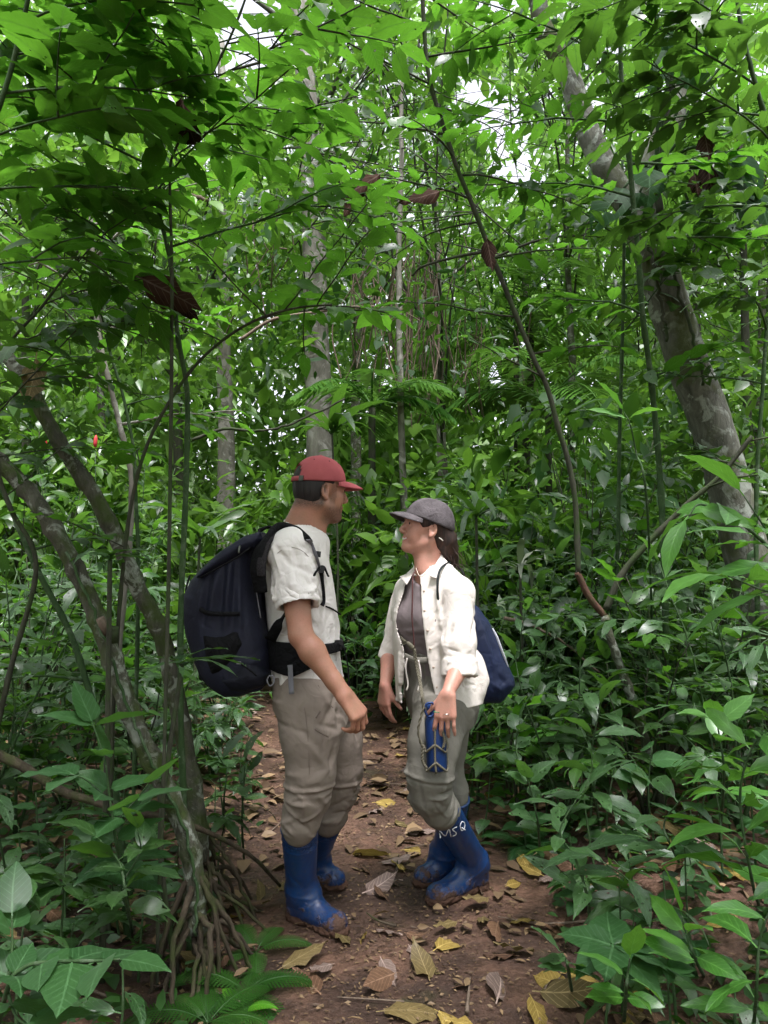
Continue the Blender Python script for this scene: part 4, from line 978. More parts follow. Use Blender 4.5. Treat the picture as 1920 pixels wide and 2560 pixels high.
def pack_post(v, n, f):
    nr = v[:, 1] < 3.0
    for (x0, y0, x1, y1, a) in ((545, 1420, 520, 1560, .008), (562, 1412, 545, 1575, -.009), (575, 1405, 560, 1590, .010), (590, 1400, 580, 1580, -.010),
                                (600, 1395, 600, 1590, .009), (525, 1440, 505, 1560, -.008), (612, 1392, 615, 1600, -.009), (505, 1455, 492, 1560, .007), (630, 1480, 640, 1640, .008), (640, 1540, 655, 1690, -.008)):
        v = ridge(v, n, P(x0, y0, 2.81), P(x1, y1, 2.80), .011, a * 1.25)
    v = creases(v, n, 22, P(480, 1720, 3) - V(.1, .5, 0), P(680, 1600, 3) + V(.1, .2, 0), V(.6, 0, -.5), .6, (.06, .16), (.01, .018), .006, 12)
    return v
sdf_obj('pack_body', S, M_pack, pack, pb, pack_post, 1)
def pack_part(name, poly, hw, r, mat, off=0.0, post=None, yc=2.985, d=2.80):
    pts = np.array([P(x, y, d) for x, y in poly]); lo = pts.min(0) - .05; hi = pts.max(0) + .05; lo[1] = yc - hw - .03; hi[1] = yc + hw + .03
    S = Sdf(lo, hi, .0045); pillow(S, poly, d, hw, r, off=off, yc=yc); return sdf_obj(name, S, mat, pack, pb, post, 1)
lid = pack_part('lid', [(648, 1330), (612, 1339), (556, 1374), (512, 1416), (486, 1446), (497, 1444), (530, 1424), (572, 1402), (600, 1384), (640, 1368), (655, 1350)], .212, .035, M_pack,
          post=lambda v, n, f: creases(v, n, 10, v.min(0), v.max(0), V(1, 0, .6), .3, (.06, .15), (.01, .015), .005, 2))
pocket = pack_part('side_pocket', [(498, 1580), (540, 1586), (600, 1570), (612, 1612), (592, 1650), (550, 1688), (524, 1692), (508, 1650)], .185, .05, M_black, yc=2.972)
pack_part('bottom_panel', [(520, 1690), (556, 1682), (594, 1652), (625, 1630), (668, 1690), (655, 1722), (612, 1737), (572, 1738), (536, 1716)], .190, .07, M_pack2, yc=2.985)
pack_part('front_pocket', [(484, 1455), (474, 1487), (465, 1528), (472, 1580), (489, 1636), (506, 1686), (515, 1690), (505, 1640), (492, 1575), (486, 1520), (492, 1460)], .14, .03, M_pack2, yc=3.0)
zp = MB().add(tube(spline([P(625, 1370, 2.755), P(590, 1395, 2.75), P(545, 1420, 2.76), P(505, 1443, 2.79)], 20), .0065, 6, ax=(1, .6))); zp.build('zip_flap', M_black, lid, pb)
MB().add(tube(spline([P(600, 1366, 2.77), P(598, 1372, 2.757), P(597, 1383, 2.752)], 6), .004, 6)).build('zip_pull', M_buckle, lid, pb)
MB().add(tube(spline([P(500, 1522, 2.80), P(520, 1533, 2.775), P(560, 1535, 2.765), P(600, 1535, 2.775)], 20), .010, 6, ax=(.35, 1))).build('compression_strap', M_black, pack, pb)
MB().add(tube(spline([P(474, 1440, 2.95), P(466, 1470, 2.9), P(464, 1510, 2.9), P(470, 1560, 2.92)], 16), .004, 6)).build('side_cord', M_black, pack, pb)
MB().add(tube(spline([P(592, 1654, 2.775), P(620, 1672, 2.765), P(642, 1690, 2.775)], 14), .0035, 6)).build('bottom_zip', M_black, pack, pb)
MB().add(box_vf(P(597, 1657, 2.768), (.008, .003, .005))).build('zip_pull', M_grey_web, pack, pb, False)
MB().add(tube(spline([P(637, 1445, 2.835), P(643, 1490, 2.80), P(652, 1545, 2.80)], 12), .0022, 6)).build('elastic_cord', M_grey_web, pack, pb)
# shoulder straps (flat, padded), near one detailed
def ribbon(pts, wdir, half, thick, n=40):
    p = spline(pts, n); t = np.gradient(p, axis=0); t /= np.linalg.norm(t, axis=1)[:, None]
    hw = np.interp(np.linspace(0, 1, n), np.linspace(0, 1, len(np.atleast_1d(half))), np.atleast_1d(half)); wd = np.atleast_2d(wdir)
    wd = np.stack([np.interp(np.linspace(0, 1, n), np.linspace(0, 1, len(wd)), wd[:, i]) for i in range(3)], 1)
    u = wd - t * (wd * t).sum(1)[:, None]; u /= np.linalg.norm(u, axis=1)[:, None]; b = np.cross(t, u); v = []; f = []
    prof = [(-1, -.35), (-.8, -1), (.8, -1), (1, -.35), (1, .35), (.8, 1), (-.8, 1), (-1, .35)]
    for i in range(n):
        for a, c in prof: v.append(p[i] + u[i] * a * hw[i] + b[i] * c * thick)
    for i in range(n - 1):
        for j in range(8): k = (j + 1) % 8; f.append((i * 8 + j, i * 8 + k, i * 8 + 8 + k, i * 8 + 8 + j))
    f.append(tuple(range(8))[::-1]); f.append(tuple((n - 1) * 8 + j for j in range(8))); return np.array(v), f
st1 = MB().add(ribbon([P(652, 1480, 2.77), P(645, 1420, 2.755), P(658, 1360, 2.765), P(695, 1322, 2.83), P(738, 1325, 2.845), surf(S_tee, 772, 1351, .012)], [(.9, -.6, 0), (.9, -.5, .2), (.6, -.6, .5), (0, -1, .45), (0, -.95, .3), (.0, -.9, .3)], [.028, .034, .034, .032, .026, .018], .011)).build('shoulder_strap', M_black, pack, pb)
MB().add(ribbon([P(653, 1440, 2.74), P(654, 1408, 2.738), P(668, 1362, 2.752), P(694, 1336, 2.80)], [(.9, -.6, 0), (.9, -.5, .2), (.6, -.6, .5), (0, -1, .45)], [.014, .018, .018, .012], .009, 24)).build('strap_mesh', M_mesh, st1, pb)
MB().add(ribbon([surf(S_tee, 770, 1349, .02), surf(S_tee, 779, 1362, .010), surf(S_tee, 789, 1388, .008), surf(S_tee, 797, 1420, .010)], (.6, -.7, .3), [.010, .010, .009, .009], .002, 20)).build('strap_webbing', M_grey_web, st1, pb)
MB().add(box_vf(surf(S_tee, 791, 1385, .012), (.016, .005, .011), rot_from((.9, .1, -.1)))).build('buckle', M_plast, st1, pb, False)
MB().add(box_vf(surf(S_tee, 799, 1423, .014), (.018, .006, .013), rot_from((.9, .1, -.1)))).build('buckle', M_plast, st1, pb, False)
MB().add(ribbon([surf(S_tee, 784, 1441, .010), surf(S_tee, 798, 1420, .016), surf(S_tee, 810, 1419, .016), surf(S_tee, 821, 1441, .012)], (.1, -.9, .3), [.012, .008, .009, .005], .003, 16)).build('sternum_strap', M_black, st1, pb)
MB().add(ribbon([surf(S_tee, 802, 1425, .018), surf(S_tee, 807, 1460, .012), surf(S_tee, 810, 1500, .012), surf(S_tee, 805, 1514, .012)], (.8, .3, 0), [.009, .006, .006, .008], .002, 16)).build('hanging_webbing', M_black, st1, pb)
MB().add(tube(spline([surf(S_tee, 815, 1516, .008), surf(S_tee, 832, 1523, .012), P(852, 1537, 2.93)], 10), .003, 6)).build('loose_cord', M_black, st1, pb)
MB().add(ribbon([P(665, 1470, 3.2), P(660, 1415, 3.21), P(672, 1362, 3.19), P(705, 1330, 3.14), P(750, 1330, 3.12), P(790, 1360, 3.13), P(815, 1430, 3.13), P(790, 1520, 3.2)], [(.2, .9, 0), (.5, .6, .5), (0, 1, .4), (.1, .9, .2)], [.03, .032, .03, .02, .012], .008)).build('shoulder_strap', M_black, pack, pb)
# hip belt
S = Sdf(P(660, 1760, 2.8) - V(.06, .25, .02), P(880, 1560, 2.8) + V(.06, .55, .02), .0045)
S.loft([(z_[0], z_[1], z_[2], z_[3] + .018, z_[4] + .018) for z_ in (stat(1592, 674, 846, .185, 3.0), stat(1640, 676, 850, .19, 3.0), stat(1692, 684, 852, .19, 3.0))], fm[:2], 2.3, 0)
S.loft([stat(1580, 674, 846, .187, 3.0), stat(1640, 676, 850, .192, 3.0), stat(1720, 684, 852, .192, 3.0)], fm[:2], 2.3, 0, 's')
def belt_shape(X, Y, Z):   # tall pad at the hip, narrow towards the front
    top = np.interp(X, [xof(680, 1600), xof(770, 1600), xof(815, 1605), xof(860, 1610)], [zof(1592, 2.8), zof(1600, 2.8), zof(1612, 2.8), zof(1612, 2.8)])
    bot = np.interp(X, [xof(680, 1690), xof(745, 1690), xof(790, 1668), xof(822, 1640), xof(860, 1636)], [zof(1682, 2.8), zof(1694, 2.8), zof(1672, 2.8), zof(1640, 2.8), zof(1636, 2.8)])
    return np.maximum(Z - top, bot - Z) + 0 * Y
S.D = np.maximum(S.D, belt_shape(S.ax[0][:, None, None], S.ax[1][None, :, None], S.ax[2][None, None, :]).astype(np.float32))
hb = sdf_obj('hip_belt', S, M_black, pack, pb, None, 1)
MB().add(ribbon([P(838, 1612, 2.93), P(858, 1618, 2.90), P(868, 1655, 2.89), P(872, 1700, 2.89), P(868, 1735, 2.89)], (.1, -.9, 0), [.020, .019, .018, .018, .018], .002, 24)).build('belt_webbing', M_black, hb, pb)
MB().add(box_vf(P(846, 1612, 2.90), (.014, .008, .018))).build('buckle', M_plast, hb, pb, False)
MB().add(ribbon([P(725, 1662, 2.775), P(727, 1700, 2.768), P(729, 1735, 2.762)], (.95, -.3, 0), [.010, .010, .010], .002, 12)).build('grey_webbing', M_grey_web, hb, pb)
MB().add(ribbon([P(675, 1600, 2.83), P(700, 1555, 2.78), P(716, 1530, 2.80)], (.7, -.5, .6), [.022, .018, .015], .003, 14)).build('lower_strap', M_black, pack, pb)
MB().add(tube(spline([P(672, 1690, 2.80), P(668, 1702, 2.80), P(675, 1715, 2.80), P(685, 1705, 2.80), P(683, 1690, 2.80), P(672, 1690, 2.80)], 20), .003, 6)).build('gear_loop', M_grey_web, pack, pb)
MB().add(ribbon([P(662, 1348, 2.90), P(650, 1330, 2.95), P(672, 1318, 3.0), P(700, 1322, 2.98)], (0, 1, 0), [.02, .016, .016, .016], .005, 14)).build('haul_loop', M_black, pack, pb)
# =================================================================== the woman
wb = (G(1150, 2240) + G(1090, 2200)) / 2; wb[2] = 0
wom = thing('person', 'smiling person in dark grey cap, open cream shirt and olive trousers', 'person', wb)
fw = nrm(V(-.72, -.69, 0)); sw = V(-fw[1], fw[0], 0)     # facing, her left
if sw[0] < 0: pass
Lw = V(.69, -.72, 0)                                      # towards her left shoulder
Rw = rot_from(V(-.966, -.26, 0)); Rw = Rw @ np.array(Matrix.Rotation(R(-10), 3, 'Y'))
earw = P(1080, 1326, 3.10); WO = earw - Rw @ (.94 * V(0, .077, 0))
S = Sdf(V(-.10, 2.70, -.01), V(.62, 3.62, 1.68), .0047)
Tw = add_head(S, WO, Rw, .94, True)
nk = P(1082, 1432, 3.18)
S.cone(WO + Rw @ V(-.02, 0, -.03), nk, .049, .050, .03).cone(WO + Rw @ V(.01, 0, -.06), P(1062, 1428, 3.15), .036, .042, .03)
def ws(py, px, ff, ss, d=3.18): p = P(px, py, d); return (p[2], p[0], p[1], ff, ss)
TORSO = [ws(1425, 1082, .050, .07), ws(1448, 1083, .070, .115), ws(1480, 1083, .092, .140), ws(1540, 1080, .105, .155), ws(1590, 1083, .098, .142), ws(1640, 1090, .095, .138), ws(1700, 1100, .095, .14), ws(1765, 1108, .10, .14)]
S.loft(TORSO, fw[:2], 2.2, .03)
for q in (-1, 1): S.ell(P(1078, 1545, 3.18) + fw * .055 + Lw * q * .062, V(.056, .056, .060), None, .06)
wLS, wLE, wLW = P(1147, 1484, 3.04), P(1160, 1640, 3.00), P(1119, 1733, 2.86)
wRS, wRE, wRW = P(1020, 1474, 3.31), P(980, 1622, 3.33), P(963, 1712, 3.24)
for a, b, c in ((wLS, wLE, wLW), (wRS, wRE, wRW)):
    S.cone(nk + (a - nk) * .35 + V(0, 0, .0), a, .042, .036, .04)
    S.cone(a, b, .036, .038, .03).cone(b, b + (c - b) * .3, .038, .039, .015).cone(b + (c - b) * .3, c, .040, .0235, .015)
add_hand(S, wLW, V(-.12, -.12, -1), V(.25, .95, 0), V(-1, .1, 0), 1.0, ((.22, .35, .2), (.28, .4, .2), (.26, .4, .2), (.12, .3, .2)), (.70, .45), .16)
add_hand(S, wRW, V(-.06, -.05, -1), V(.75, .6, .0), V(.4, -.9, 0), .93, ((.2, .35, .3), (.3, .4, .3), (.35, .45, .3), (.4, .45, .3)), (.55, .6), .22)
wLK, wLA = P(1068, 1955, 3.02), P(1150, 2150, 3.17)
wRK, wRA = P(1118, 1950, 3.26), P(1090, 2150, 3.30)
S.chain([P(1100, 1770, 3.10), P(1077, 1950, 3.01), P(1106, 2035, 3.09)], [.08, .05, .04], .05)
S.chain([P(1120, 1770, 3.24), P(1116, 1930, 3.29), P(1136, 2000, 3.29)], [.07, .045, .04], .05)
def post_w(v, n, f):
    global _wv; _wv = v; return v
bw = sdf_obj('body', S, M_skin_w, wom, wb, post_w, 1)
loc = (_wv - WO) @ Rw / .94; dh = np.linalg.norm(loc, axis=1) < .2
fill_attr(bw, 'beard', np.zeros(len(_wv)))
fill_attr(bw, 'lip', np.clip(np.exp(-((loc[:, 2] + .055 - .25 * np.abs(loc[:, 1]) ** 1.2) / .008) ** 2) * (loc[:, 0] > .08) * (np.abs(loc[:, 1]) < .027), 0, 1) * dh * .8)
# teeth of the smile
tp = [Tw(.0985 - .42 * abs(y) ** 1.15 * 2, y, -.0525 + .20 * abs(y)) for y in np.linspace(-.022, .022, 9)]
MB().add(tube(spline(tp, 18), [.002] + [.0056] * 16 + [.002], 8)).build('teeth', plain_mat('teeth', (.78, .74, .68), .3), wom, wb)
# hair: under the cap, behind the ear, low curly tail
S = Sdf(WO - V(.16, .17, .26), WO + V(.22, .16, .17), .004)
S.ell(WO + Rw @ (.94 * V(-.006, 0, .044)), .94 * V(.104, .082, .093), Rw, 0)
def belw(X, Y, Z):
    x, y, z = X - WO[0], Y - WO[1], Z - WO[2]
    lx = (x * Rw[0, 0] + y * Rw[1, 0] + z * Rw[2, 0]) / .94; lz = (x * Rw[0, 2] + y * Rw[1, 2] + z * Rw[2, 2]) / .94
    return np.interp(lx, [-.11, -.06, -.035, -.012, .0, .02, .04, .06], [-.05, -.06, -.055, -.035, .025, .012, .006, .03]) - lz
S.D = np.maximum(S.D, belw(S.ax[0][:, None, None], S.ax[1][None, :, None], S.ax[2][None, None, :]).astype(np.float32))
ht = [WO + Rw @ V(-.055, 0, -.005), P(1108, 1352, 3.18), P(1116, 1378, 3.20), P(1121, 1402, 3.22), P(1124, 1425, 3.23)]
S.chain(ht, [.062, .052, .043, .034, .016], .03)
def hair_post(v, n, f):
    r = np.random.default_rng(3)
    for i in range(46):
        a = V(*ht[1]) + r.normal(0, .035, 3); b = a + V(.01, .01, -.06) + r.normal(0, .014, 3); v = ridge(v, n, a, b, r.uniform(.004, .008), r.choice([-.006, .007]))
    return v
hw_ = sdf_obj('hair', S, M_hair_w, wom, wb, hair_post, 0)
r_ = np.random.default_rng(8); ms = MB()
for i in range(70):
    a = V(*ht[1 + r_.integers(0, 3)]) + r_.normal(0, .030, 3); q = [a]
    for j in range(5): q.append(q[-1] + V(.006, 0, -.016) + r_.normal(0, .007, 3))
    ms.add(tube(spline(q, 10), np.linspace(.0017, .0006, 10), 4, cap=False))
ms.build('hair_strands', M_hair_w, hw_, wb)
MB().add(tube(spline([Tw(-.035, .082, -.026), Tw(-.045, .084, -.030), Tw(-.055, .083, -.036)], 6), .0022, 6)).build('hair_pin', plain_mat('pin', (.7, .68, .6), .4), hw_, wb)
make_cap(wom, wb, Tw, Rw, 1.0, M_cap_grey, R(-6), .070, False, .010, .085, R(0))
# necklace
nl = [P(1040, 1420, 3.08), P(1046, 1436, 3.06), P(1052, 1441, 3.055), P(1062, 1436, 3.055), P(1078, 1418, 3.07)]
MB().add(tube(spline(nl, 20), .0016, 6)).build('necklace', plain_mat('necklace_beads', (.6, .48, .38), .4), wom, wb)
# tank top
S = Sdf(V(-.02, 2.90, .88), V(.50, 3.45, 1.46), .0060)
TK = [q for q in TORSO if q[0] < zof(1445, 3.18)]
S.loft([ws(1440, 1082, .075, .12)] + TK[1:6] + [ws(1690, 1099, .105, .158)], fw[:2], 2.2, .0, grow=.007)
for q in (-1, 1): S.ell(P(1078, 1548, 3.18) + fw * .060 + Lw * q * .060, V(.060, .060, .066), None, .075)
S.ell(P(1068, 1418, 3.12) + fw * .02, V(.085, .085, .075), None, .008, 's')
def tank_post(v, n, f):
    v = creases(v, n, 12, (-.1, 2.8, zof(1650, 3.1)), (.5, 3.2, zof(1570, 3.1)), Lw, .2, (.08, .16), (.008, .013), .006, 2)
    return creases(v, n, 8, (-.1, 2.8, zof(1570, 3.1)), (.5, 3.2, zof(1450, 3.1)), Lw + V(0, 0, .3), .3, (.06, .12), (.012, .016), .003, 3)
sdf_obj('tank_top', S, M_tank, wom, wb, tank_post, 1)
# trousers
S = Sdf(V(-.06, 2.80, .26), V(.56, 3.52, 1.06), .0050)
S.loft([ws(1628, 1088, .105, .150), ws(1650, 1092, .106, .152), ws(1700, 1099, .112, .165), ws(1765, 1106, .118, .165), ws(1810, 1108, .10, .14)], fw[:2], 2.3, .03)
S.chain([P(1098, 1775, 3.09), P(1085, 1860, 3.04), P(1076, 1935, 3.0)], [.108, .094, .083], .05)
S.chain([P(1076, 1935, 3.0), P(1077, 1980, 3.02), P(1098, 2022, 3.07), P(1106, 2035, 3.09)], [.083, .077, .068, .060], .03)
S.chain([P(1125, 1775, 3.24), P(1116, 1860, 3.28), P(1118, 1940, 3.29)], [.105, .078, .066], .05)
S.chain([P(1118, 1940, 3.29), P(1130, 1978, 3.29), P(1136, 1998, 3.29)], [.066, .062, .054], .03)
def trw_post(v, n, f):
    v = creases(v, n, 26, (-.1, 2.7, zof(2050, 3.05)), (.5, 3.2, zof(1935, 3.05)), V(1, 0, -.45), .4, (.06, .17), (.008, .012), .0085, 16)
    v = creases(v, n, 16, (-.1, 2.7, zof(1930, 3.1)), (.5, 3.4, zof(1720, 3.1)), V(.3, 0, -1), .4, (.08, .2), (.009, .015), .009, 17)
    v = creases(v, n, 18, (-.1, 2.7, zof(1740, 3.1)), (.25, 3.2, zof(1640, 3.1)), V(.1, 0, -1), .15, (.06, .14), (.007, .011), .007, 18)
    v = creases(v, n, 24, (-.1, 2.7, zof(2055, 3.08)), (.5, 3.5, zof(1975, 3.08)), V(.5, 0, -.7), .4, (.04, .10), (.005, .008), .005, 79)
    z = zof(1936, 3.02) - (v[:, 0] - .17) * .12; t = v[:, 2] - z; near = v[:, 1] < 3.16
    return v + n * (near * (.006 * np.exp(-((t - .006) / .007) ** 2) - .003 * np.exp(-((t + .008) / .006) ** 2)))[:, None]
trw = sdf_obj('trousers', S, M_olive, wom, wb, trw_post, 1)
MB().add(ribbon([P(1012, 1640, 3.06), P(1035, 1650, 3.03), P(1065, 1650, 3.03), P(1090, 1642, 3.05)], (0, 0, 1), [.012], .004, 16)).build('waistband', M_olive, trw, wb)
MB().add(tube(spline([surf(S, x, y, .0) for x, y in ((1132, 1775), (1118, 1830), (1108, 1880), (1104, 1930))], 24), .0013, 5)).build('side_seam', plain_mat('olive_seam', (.11, .105, .085), .9), trw, wb)
for q in ([(1018, 1645), (1014, 1670), (1020, 1710), (1016, 1726)], [(1046, 1650), (1052, 1690), (1044, 1730)]):
    MB().add(tube(spline([P(x, y, 3.022) for x, y in q], 14), .0035, 6)).build('drawstring', M_shirt, trw, wb)
_, an = make_boot(wom, wb, G(1213, 2214), G(1068, 2266), P(1106, 2022, 3.09), .066)
b1top, b1ank = P(1106, 2022, 3.09), an
make_boot(wom, wb, G(1142, 2192), G(1034, 2218), P(1138, 1992, 3.29), .062)
# hand-painted letters on the near boot
def on_boot(px, py):
    a = b1top; ba = b1ank - a
    for d in np.arange(2.9, 3.3, .002):
        p = P(px, py, d); t = np.clip((p - a) @ ba / (ba @ ba), 0, 1)
        if np.linalg.norm(p - a - t * ba) < .066 + (.051 - .066) * t + .0012: return p
    return P(px, py, 3.05)
letters = [[(572, 1562), (566, 1508), (590, 1530), (612, 1548), (626, 1518), (640, 1490), (648, 1520), (656, 1554)],
           [(702, 1476), (684, 1484), (668, 1496), (676, 1508), (690, 1514), (697, 1528), (688, 1540), (668, 1548)],
           [(738, 1436), (728, 1462), (730, 1490), (742, 1506), (758, 1488), (764, 1462), (756, 1438), (738, 1436)], [(740, 1482), (754, 1492), (768, 1500)]]
mbt = MB()
for q in letters: mbt.add(tube([on_boot(920 + x / 3.16, 1600 + y / 3.16) for x, y in spline(np.array(q, float), 14)], .0026, 5))
mbt.build('lettering', M_white_paint, [c for c in wom.children if c.name.startswith('boot')][0], wb)
# open cream shirt
S = Sdf(V(-.04, 2.78, .76), V(.56, 3.56, 1.50), .0047)
SH = [ws(1418, 1083, .065, .075), ws(1446, 1083, .095, .140), ws(1480, 1082, .122, .165), ws(1540, 1080, .150, .168), ws(1600, 1082, .155, .168), ws(1660, 1088, .158, .172), ws(1700, 1093, .160, .178), ws(1752, 1098, .162, .182)]
S.loft(SH, fw[:2], 2.2, 0)
S.cone(nk + V(0, 0, -.005) + Lw * .03, wLS + V(0, .01, .005), .056, .058, .04).cone(nk + V(0, 0, -.005) - Lw * .03, wRS, .054, .050, .04)
lh = P(1148, 1690, 2.97); ld = nrm(lh - wLS)
S.cone(wLS, wLS + (lh - wLS) * .6, .060, .066, .035).cone(wLS + (lh - wLS) * .6, lh, .066, .062, .02, cut=(lh, ld))
cu = P(1149, 1672, 2.975)
S.cone(cu - ld * .022, cu + ld * .022, .070, .073, .008, cut=(cu + ld * .028, ld), cut2=(cu - ld * .034, -ld))
S.cone(lh + ld * .03, lh - ld * .04, .054, .054, .003, 's')
rh = P(976, 1648, 3.325); rd = nrm(rh - wRS)
S.cone(wRS, rh, .052, .050, .03, cut=(rh, rd)); S.cone(rh - rd * .045, rh, .055, .057, .006, cut=(rh, rd)).cone(rh + rd * .03, rh - rd * .03, .043, .043, .003, 's')
S.cone(P(1185, 1650, 3.16), P(1201, 1722, 3.12), .050, .022, .05, sq=(fw, .6)).cone(P(1200, 1665, 3.15), P(1208, 1700, 3.13), .03, .026, .03)
S.loft([(q[0], q[1], q[2], q[3] - .010, q[4] - .010) for q in SH[1:]] + [ws(1800, 1102, .162, .18)], fw[:2], 2.2, .004, 's')
S.cone(WO + Rw @ V(-.02, 0, -.05), P(1080, 1440, 3.17), .048, .062, .006, 's')
opL = np.array([(1014, 1400), (1016, 1444), (1010, 1480), (995, 1525), (990, 1552), (995, 1580), (1010, 1623), (1012, 1665), (1005, 1690), (1000, 1720), (1008, 1775)], float)
opR = np.array([(1046, 1400), (1052, 1470), (1053, 1520), (1060, 1580), (1068, 1640), (1077, 1690), (1087, 1735), (1090, 1800)], float)
def opening(X, Y, Z):
    f_ = Y * _cp + (Z - CAMZ) * _sp; px = CX + F * X / f_; py = CY - F * (-Y * _sp + (Z - CAMZ) * _cp) / f_
    l = np.interp(py, opL[:, 1], opL[:, 0]); r = np.interp(py, opR[:, 1], opR[:, 0])
    d = np.maximum(l - px, px - r) / 600.0
    c = P(1090, 1560, 3.18); fr = (X - c[0]) * fw[0] + (Y - c[1]) * fw[1]
    d = np.maximum(d, .02 - fr); return np.maximum(d, (1440 - py) / 600.0)
S.D = np.maximum(S.D, -opening(S.ax[0][:, None, None], S.ax[1][None, :, None], S.ax[2][None, None, :]).astype(np.float32))
def shirt_post(v, n, f):
    v = creases(v, n, 30, P(1105, 1690, 3.1) - V(.02, .5, 0), P(1215, 1470, 3.1) + V(.05, .1, 0), V(.2, 0, -1), .45, (.06, .16), (.008, .012), .010, 21)
    v = creases(v, n, 12, cu - .09, cu + .09, np.cross(ld, V(0, 1, 0)), .2, (.06, .12), (.005, .008), .005, 22)
    v = creases(v, n, 26, P(985, 1750, 3.3) - V(.02, .6, 0), P(1125, 1480, 3.3) + V(.02, .2, 0), V(.12, 0, -1), .2, (.1, .25), (.009, .014), .010, 23)
    return creases(v, n, 10, P(960, 1650, 3.3) - V(.02, .2, 0), P(1010, 1500, 3.3) + V(.0, .2, 0), V(.6, 0, -.6), .5, (.05, .1), (.008, .012), .006, 24)
shirt = sdf_obj('shirt', S, M_shirt, wom, wb, shirt_post, 1)
MB().add(tube(spline([surf(S, x, y, .0005) for x, y in ((1108, 1510), (1108, 1490), (1118, 1468), (1135, 1452), (1155, 1447), (1170, 1456))], 26), .0014, 5)).build('sleeve_seam', plain_mat('shirt_seam', (.40, .35, .30), .9), shirt, wb)
# collar leaves
def sheet(poly3, thick, n=6):
    """thick bilinear patch from four corners (a b along one side, d c along the other)"""
    a, b, c, d = [np.asarray(q, float) for q in poly3]; v = []; f = []
    for i in range(n + 1):
        for j in range(n + 1):
            s_, t_ = i / n, j / n; v.append((a * (1 - s_) + b * s_) * (1 - t_) + (d * (1 - s_) + c * s_) * t_)
    v = np.array(v); nn = nrm(np.cross(b - a, d - a)); bulge = np.array([math.sin(math.pi * i / n) * .4 + math.sin(math.pi * j / n) * .6 for i in range(n + 1) for j in range(n + 1)])
    top = v + nn * (thick / 2 + .006 * bulge)[:, None]; bot = v - nn * (thick / 2 - .006 * bulge)[:, None]; m = (n + 1) ** 2
    for i in range(n):
        for j in range(n):
            p, q, r, s_ = i * (n + 1) + j, (i + 1) * (n + 1) + j, (i + 1) * (n + 1) + j + 1, i * (n + 1) + j + 1
            f.append((p, q, r, s_)); f.append((m + s_, m + r, m + q, m + p))
    ring = [i * (n + 1) for i in range(n + 1)] + [n * (n + 1) + j for j in range(1, n + 1)] + [i * (n + 1) + n for i in range(n - 1, -1, -1)] + [j for j in range(n - 1, 0, -1)]
    for k in range(len(ring)): p, q = ring[k], ring[(k + 1) % len(ring)]; f.append((q, p, m + p, m + q))
    return np.vstack([top, bot]), f
MB().add(sheet([P(1103, 1386, 3.15), P(1118, 1404, 3.13), P(1092, 1446, 3.035), P(1072, 1438, 3.045)], .004)).add(sheet([P(1103, 1386, 3.15), P(1112, 1392, 3.22), P(1126, 1412, 3.22), P(1118, 1404, 3.13)], .004)).build('collar', M_shirt, shirt, wb)
MB().add(sheet([P(1040, 1420, 3.20), P(1034, 1424, 3.16), P(1016, 1462, 3.11), P(1000, 1442, 3.17)], .004)).build('collar', M_shirt, shirt, wb)
for x, y in ((1056, 1478), (1057, 1527), (1064, 1576), (1071, 1622), (1079, 1668), (1088, 1718)):
    for d in np.arange(2.85, 3.2, .002):
        p = P(x + 5, y, d); q = ((p - S.lo) / S.h).astype(int)
        if (q >= 0).all() and (q < S.n - 1).all() and S.D[tuple(q)] < .002: break
    MB().add(tube([p + V(0, .002, 0), p - V(.001, .004, 0)], [.0055, .005], 10)).build('button', M_button, shirt, wb)
for q in (-1, 1):
    c = Tw(.0800, q * .031, .0165); MB().add(tube([c, c + Rw @ V(.0128, 0, 0)], [.009, .005], 10)).build('eye', plain_mat('eye_dark', (.03, .02, .015), .2), wom, wb)
# rings
def ring(c, ax_, r, t, mat):
    ax_ = nrm(ax_); u = nrm(np.cross(ax_, V(0, 1, .1))); w_ = np.cross(ax_, u)
    MB().add(tube([c + r * (u * math.cos(a) + w_ * math.sin(a)) for a in np.linspace(0, 2 * math.pi, 17)], t, 6, cap=False)).build('ring', mat, wom, wb)
ring(P(1091, 1780, 2.842), V(-.1, -.1, -1), .0095, .0016, plain_mat('ring_green', (.03, .2, .08), .3)); ring(P(1116, 1785, 2.838), V(.05, -.1, -1), .0095, .0016, plain_mat('ring_silver', (.8, .78, .72), .2, metal=1))

# ------------------------------------------------------------------ drawstring bag on her back
M_bag = cloth_mat('bag_navy', (0.006, 0.013, 0.046), (0.004, 0.009, 0.032), wr=(7, .2, .012), rough=.55, spec=.35)
M_bag_w = plain_mat('bag_print', (.6, .62, .66), .6); M_cord = plain_mat('cord_black', (.008, .012, .012), .7)
gb = P(1235, 1752, 3.3)
bag = thing('drawstring_bag', 'navy drawstring gym bag hanging on the back of the person in cream shirt', 'bag', gb)
S = Sdf(P(1150, 1775, 3.2) - V(.05, .25, .02), P(1300, 1490, 3.2) + V(.08, .45, .02), .005)
pillow(S, [(1170, 1500), (1196, 1518), (1222, 1552), (1242, 1596), (1262, 1645), (1284, 1695), (1286, 1712), (1262, 1742), (1248, 1754), (1205, 1757), (1150, 1750), (1140, 1650), (1150, 1560)], 3.22, .15, .085, yc=3.27)
def bag_post(v, n, f):
    for a in ((1200, 1530, 1240, 1690, .008), (1215, 1560, 1262, 1700, -.008), (1210, 1600, 1225, 1745, .007), (1235, 1680, 1275, 1720, -.009), (1225, 1700, 1262, 1735, .008)):
        v = ridge(v, n, P(a[0], a[1], 3.13), P(a[2], a[3], 3.12), .012, a[4])
    return creases(v, n, 14, v.min(0), v.max(0), V(.5, 0, -.8), .4, (.08, .16), (.01, .016), .006, 31)
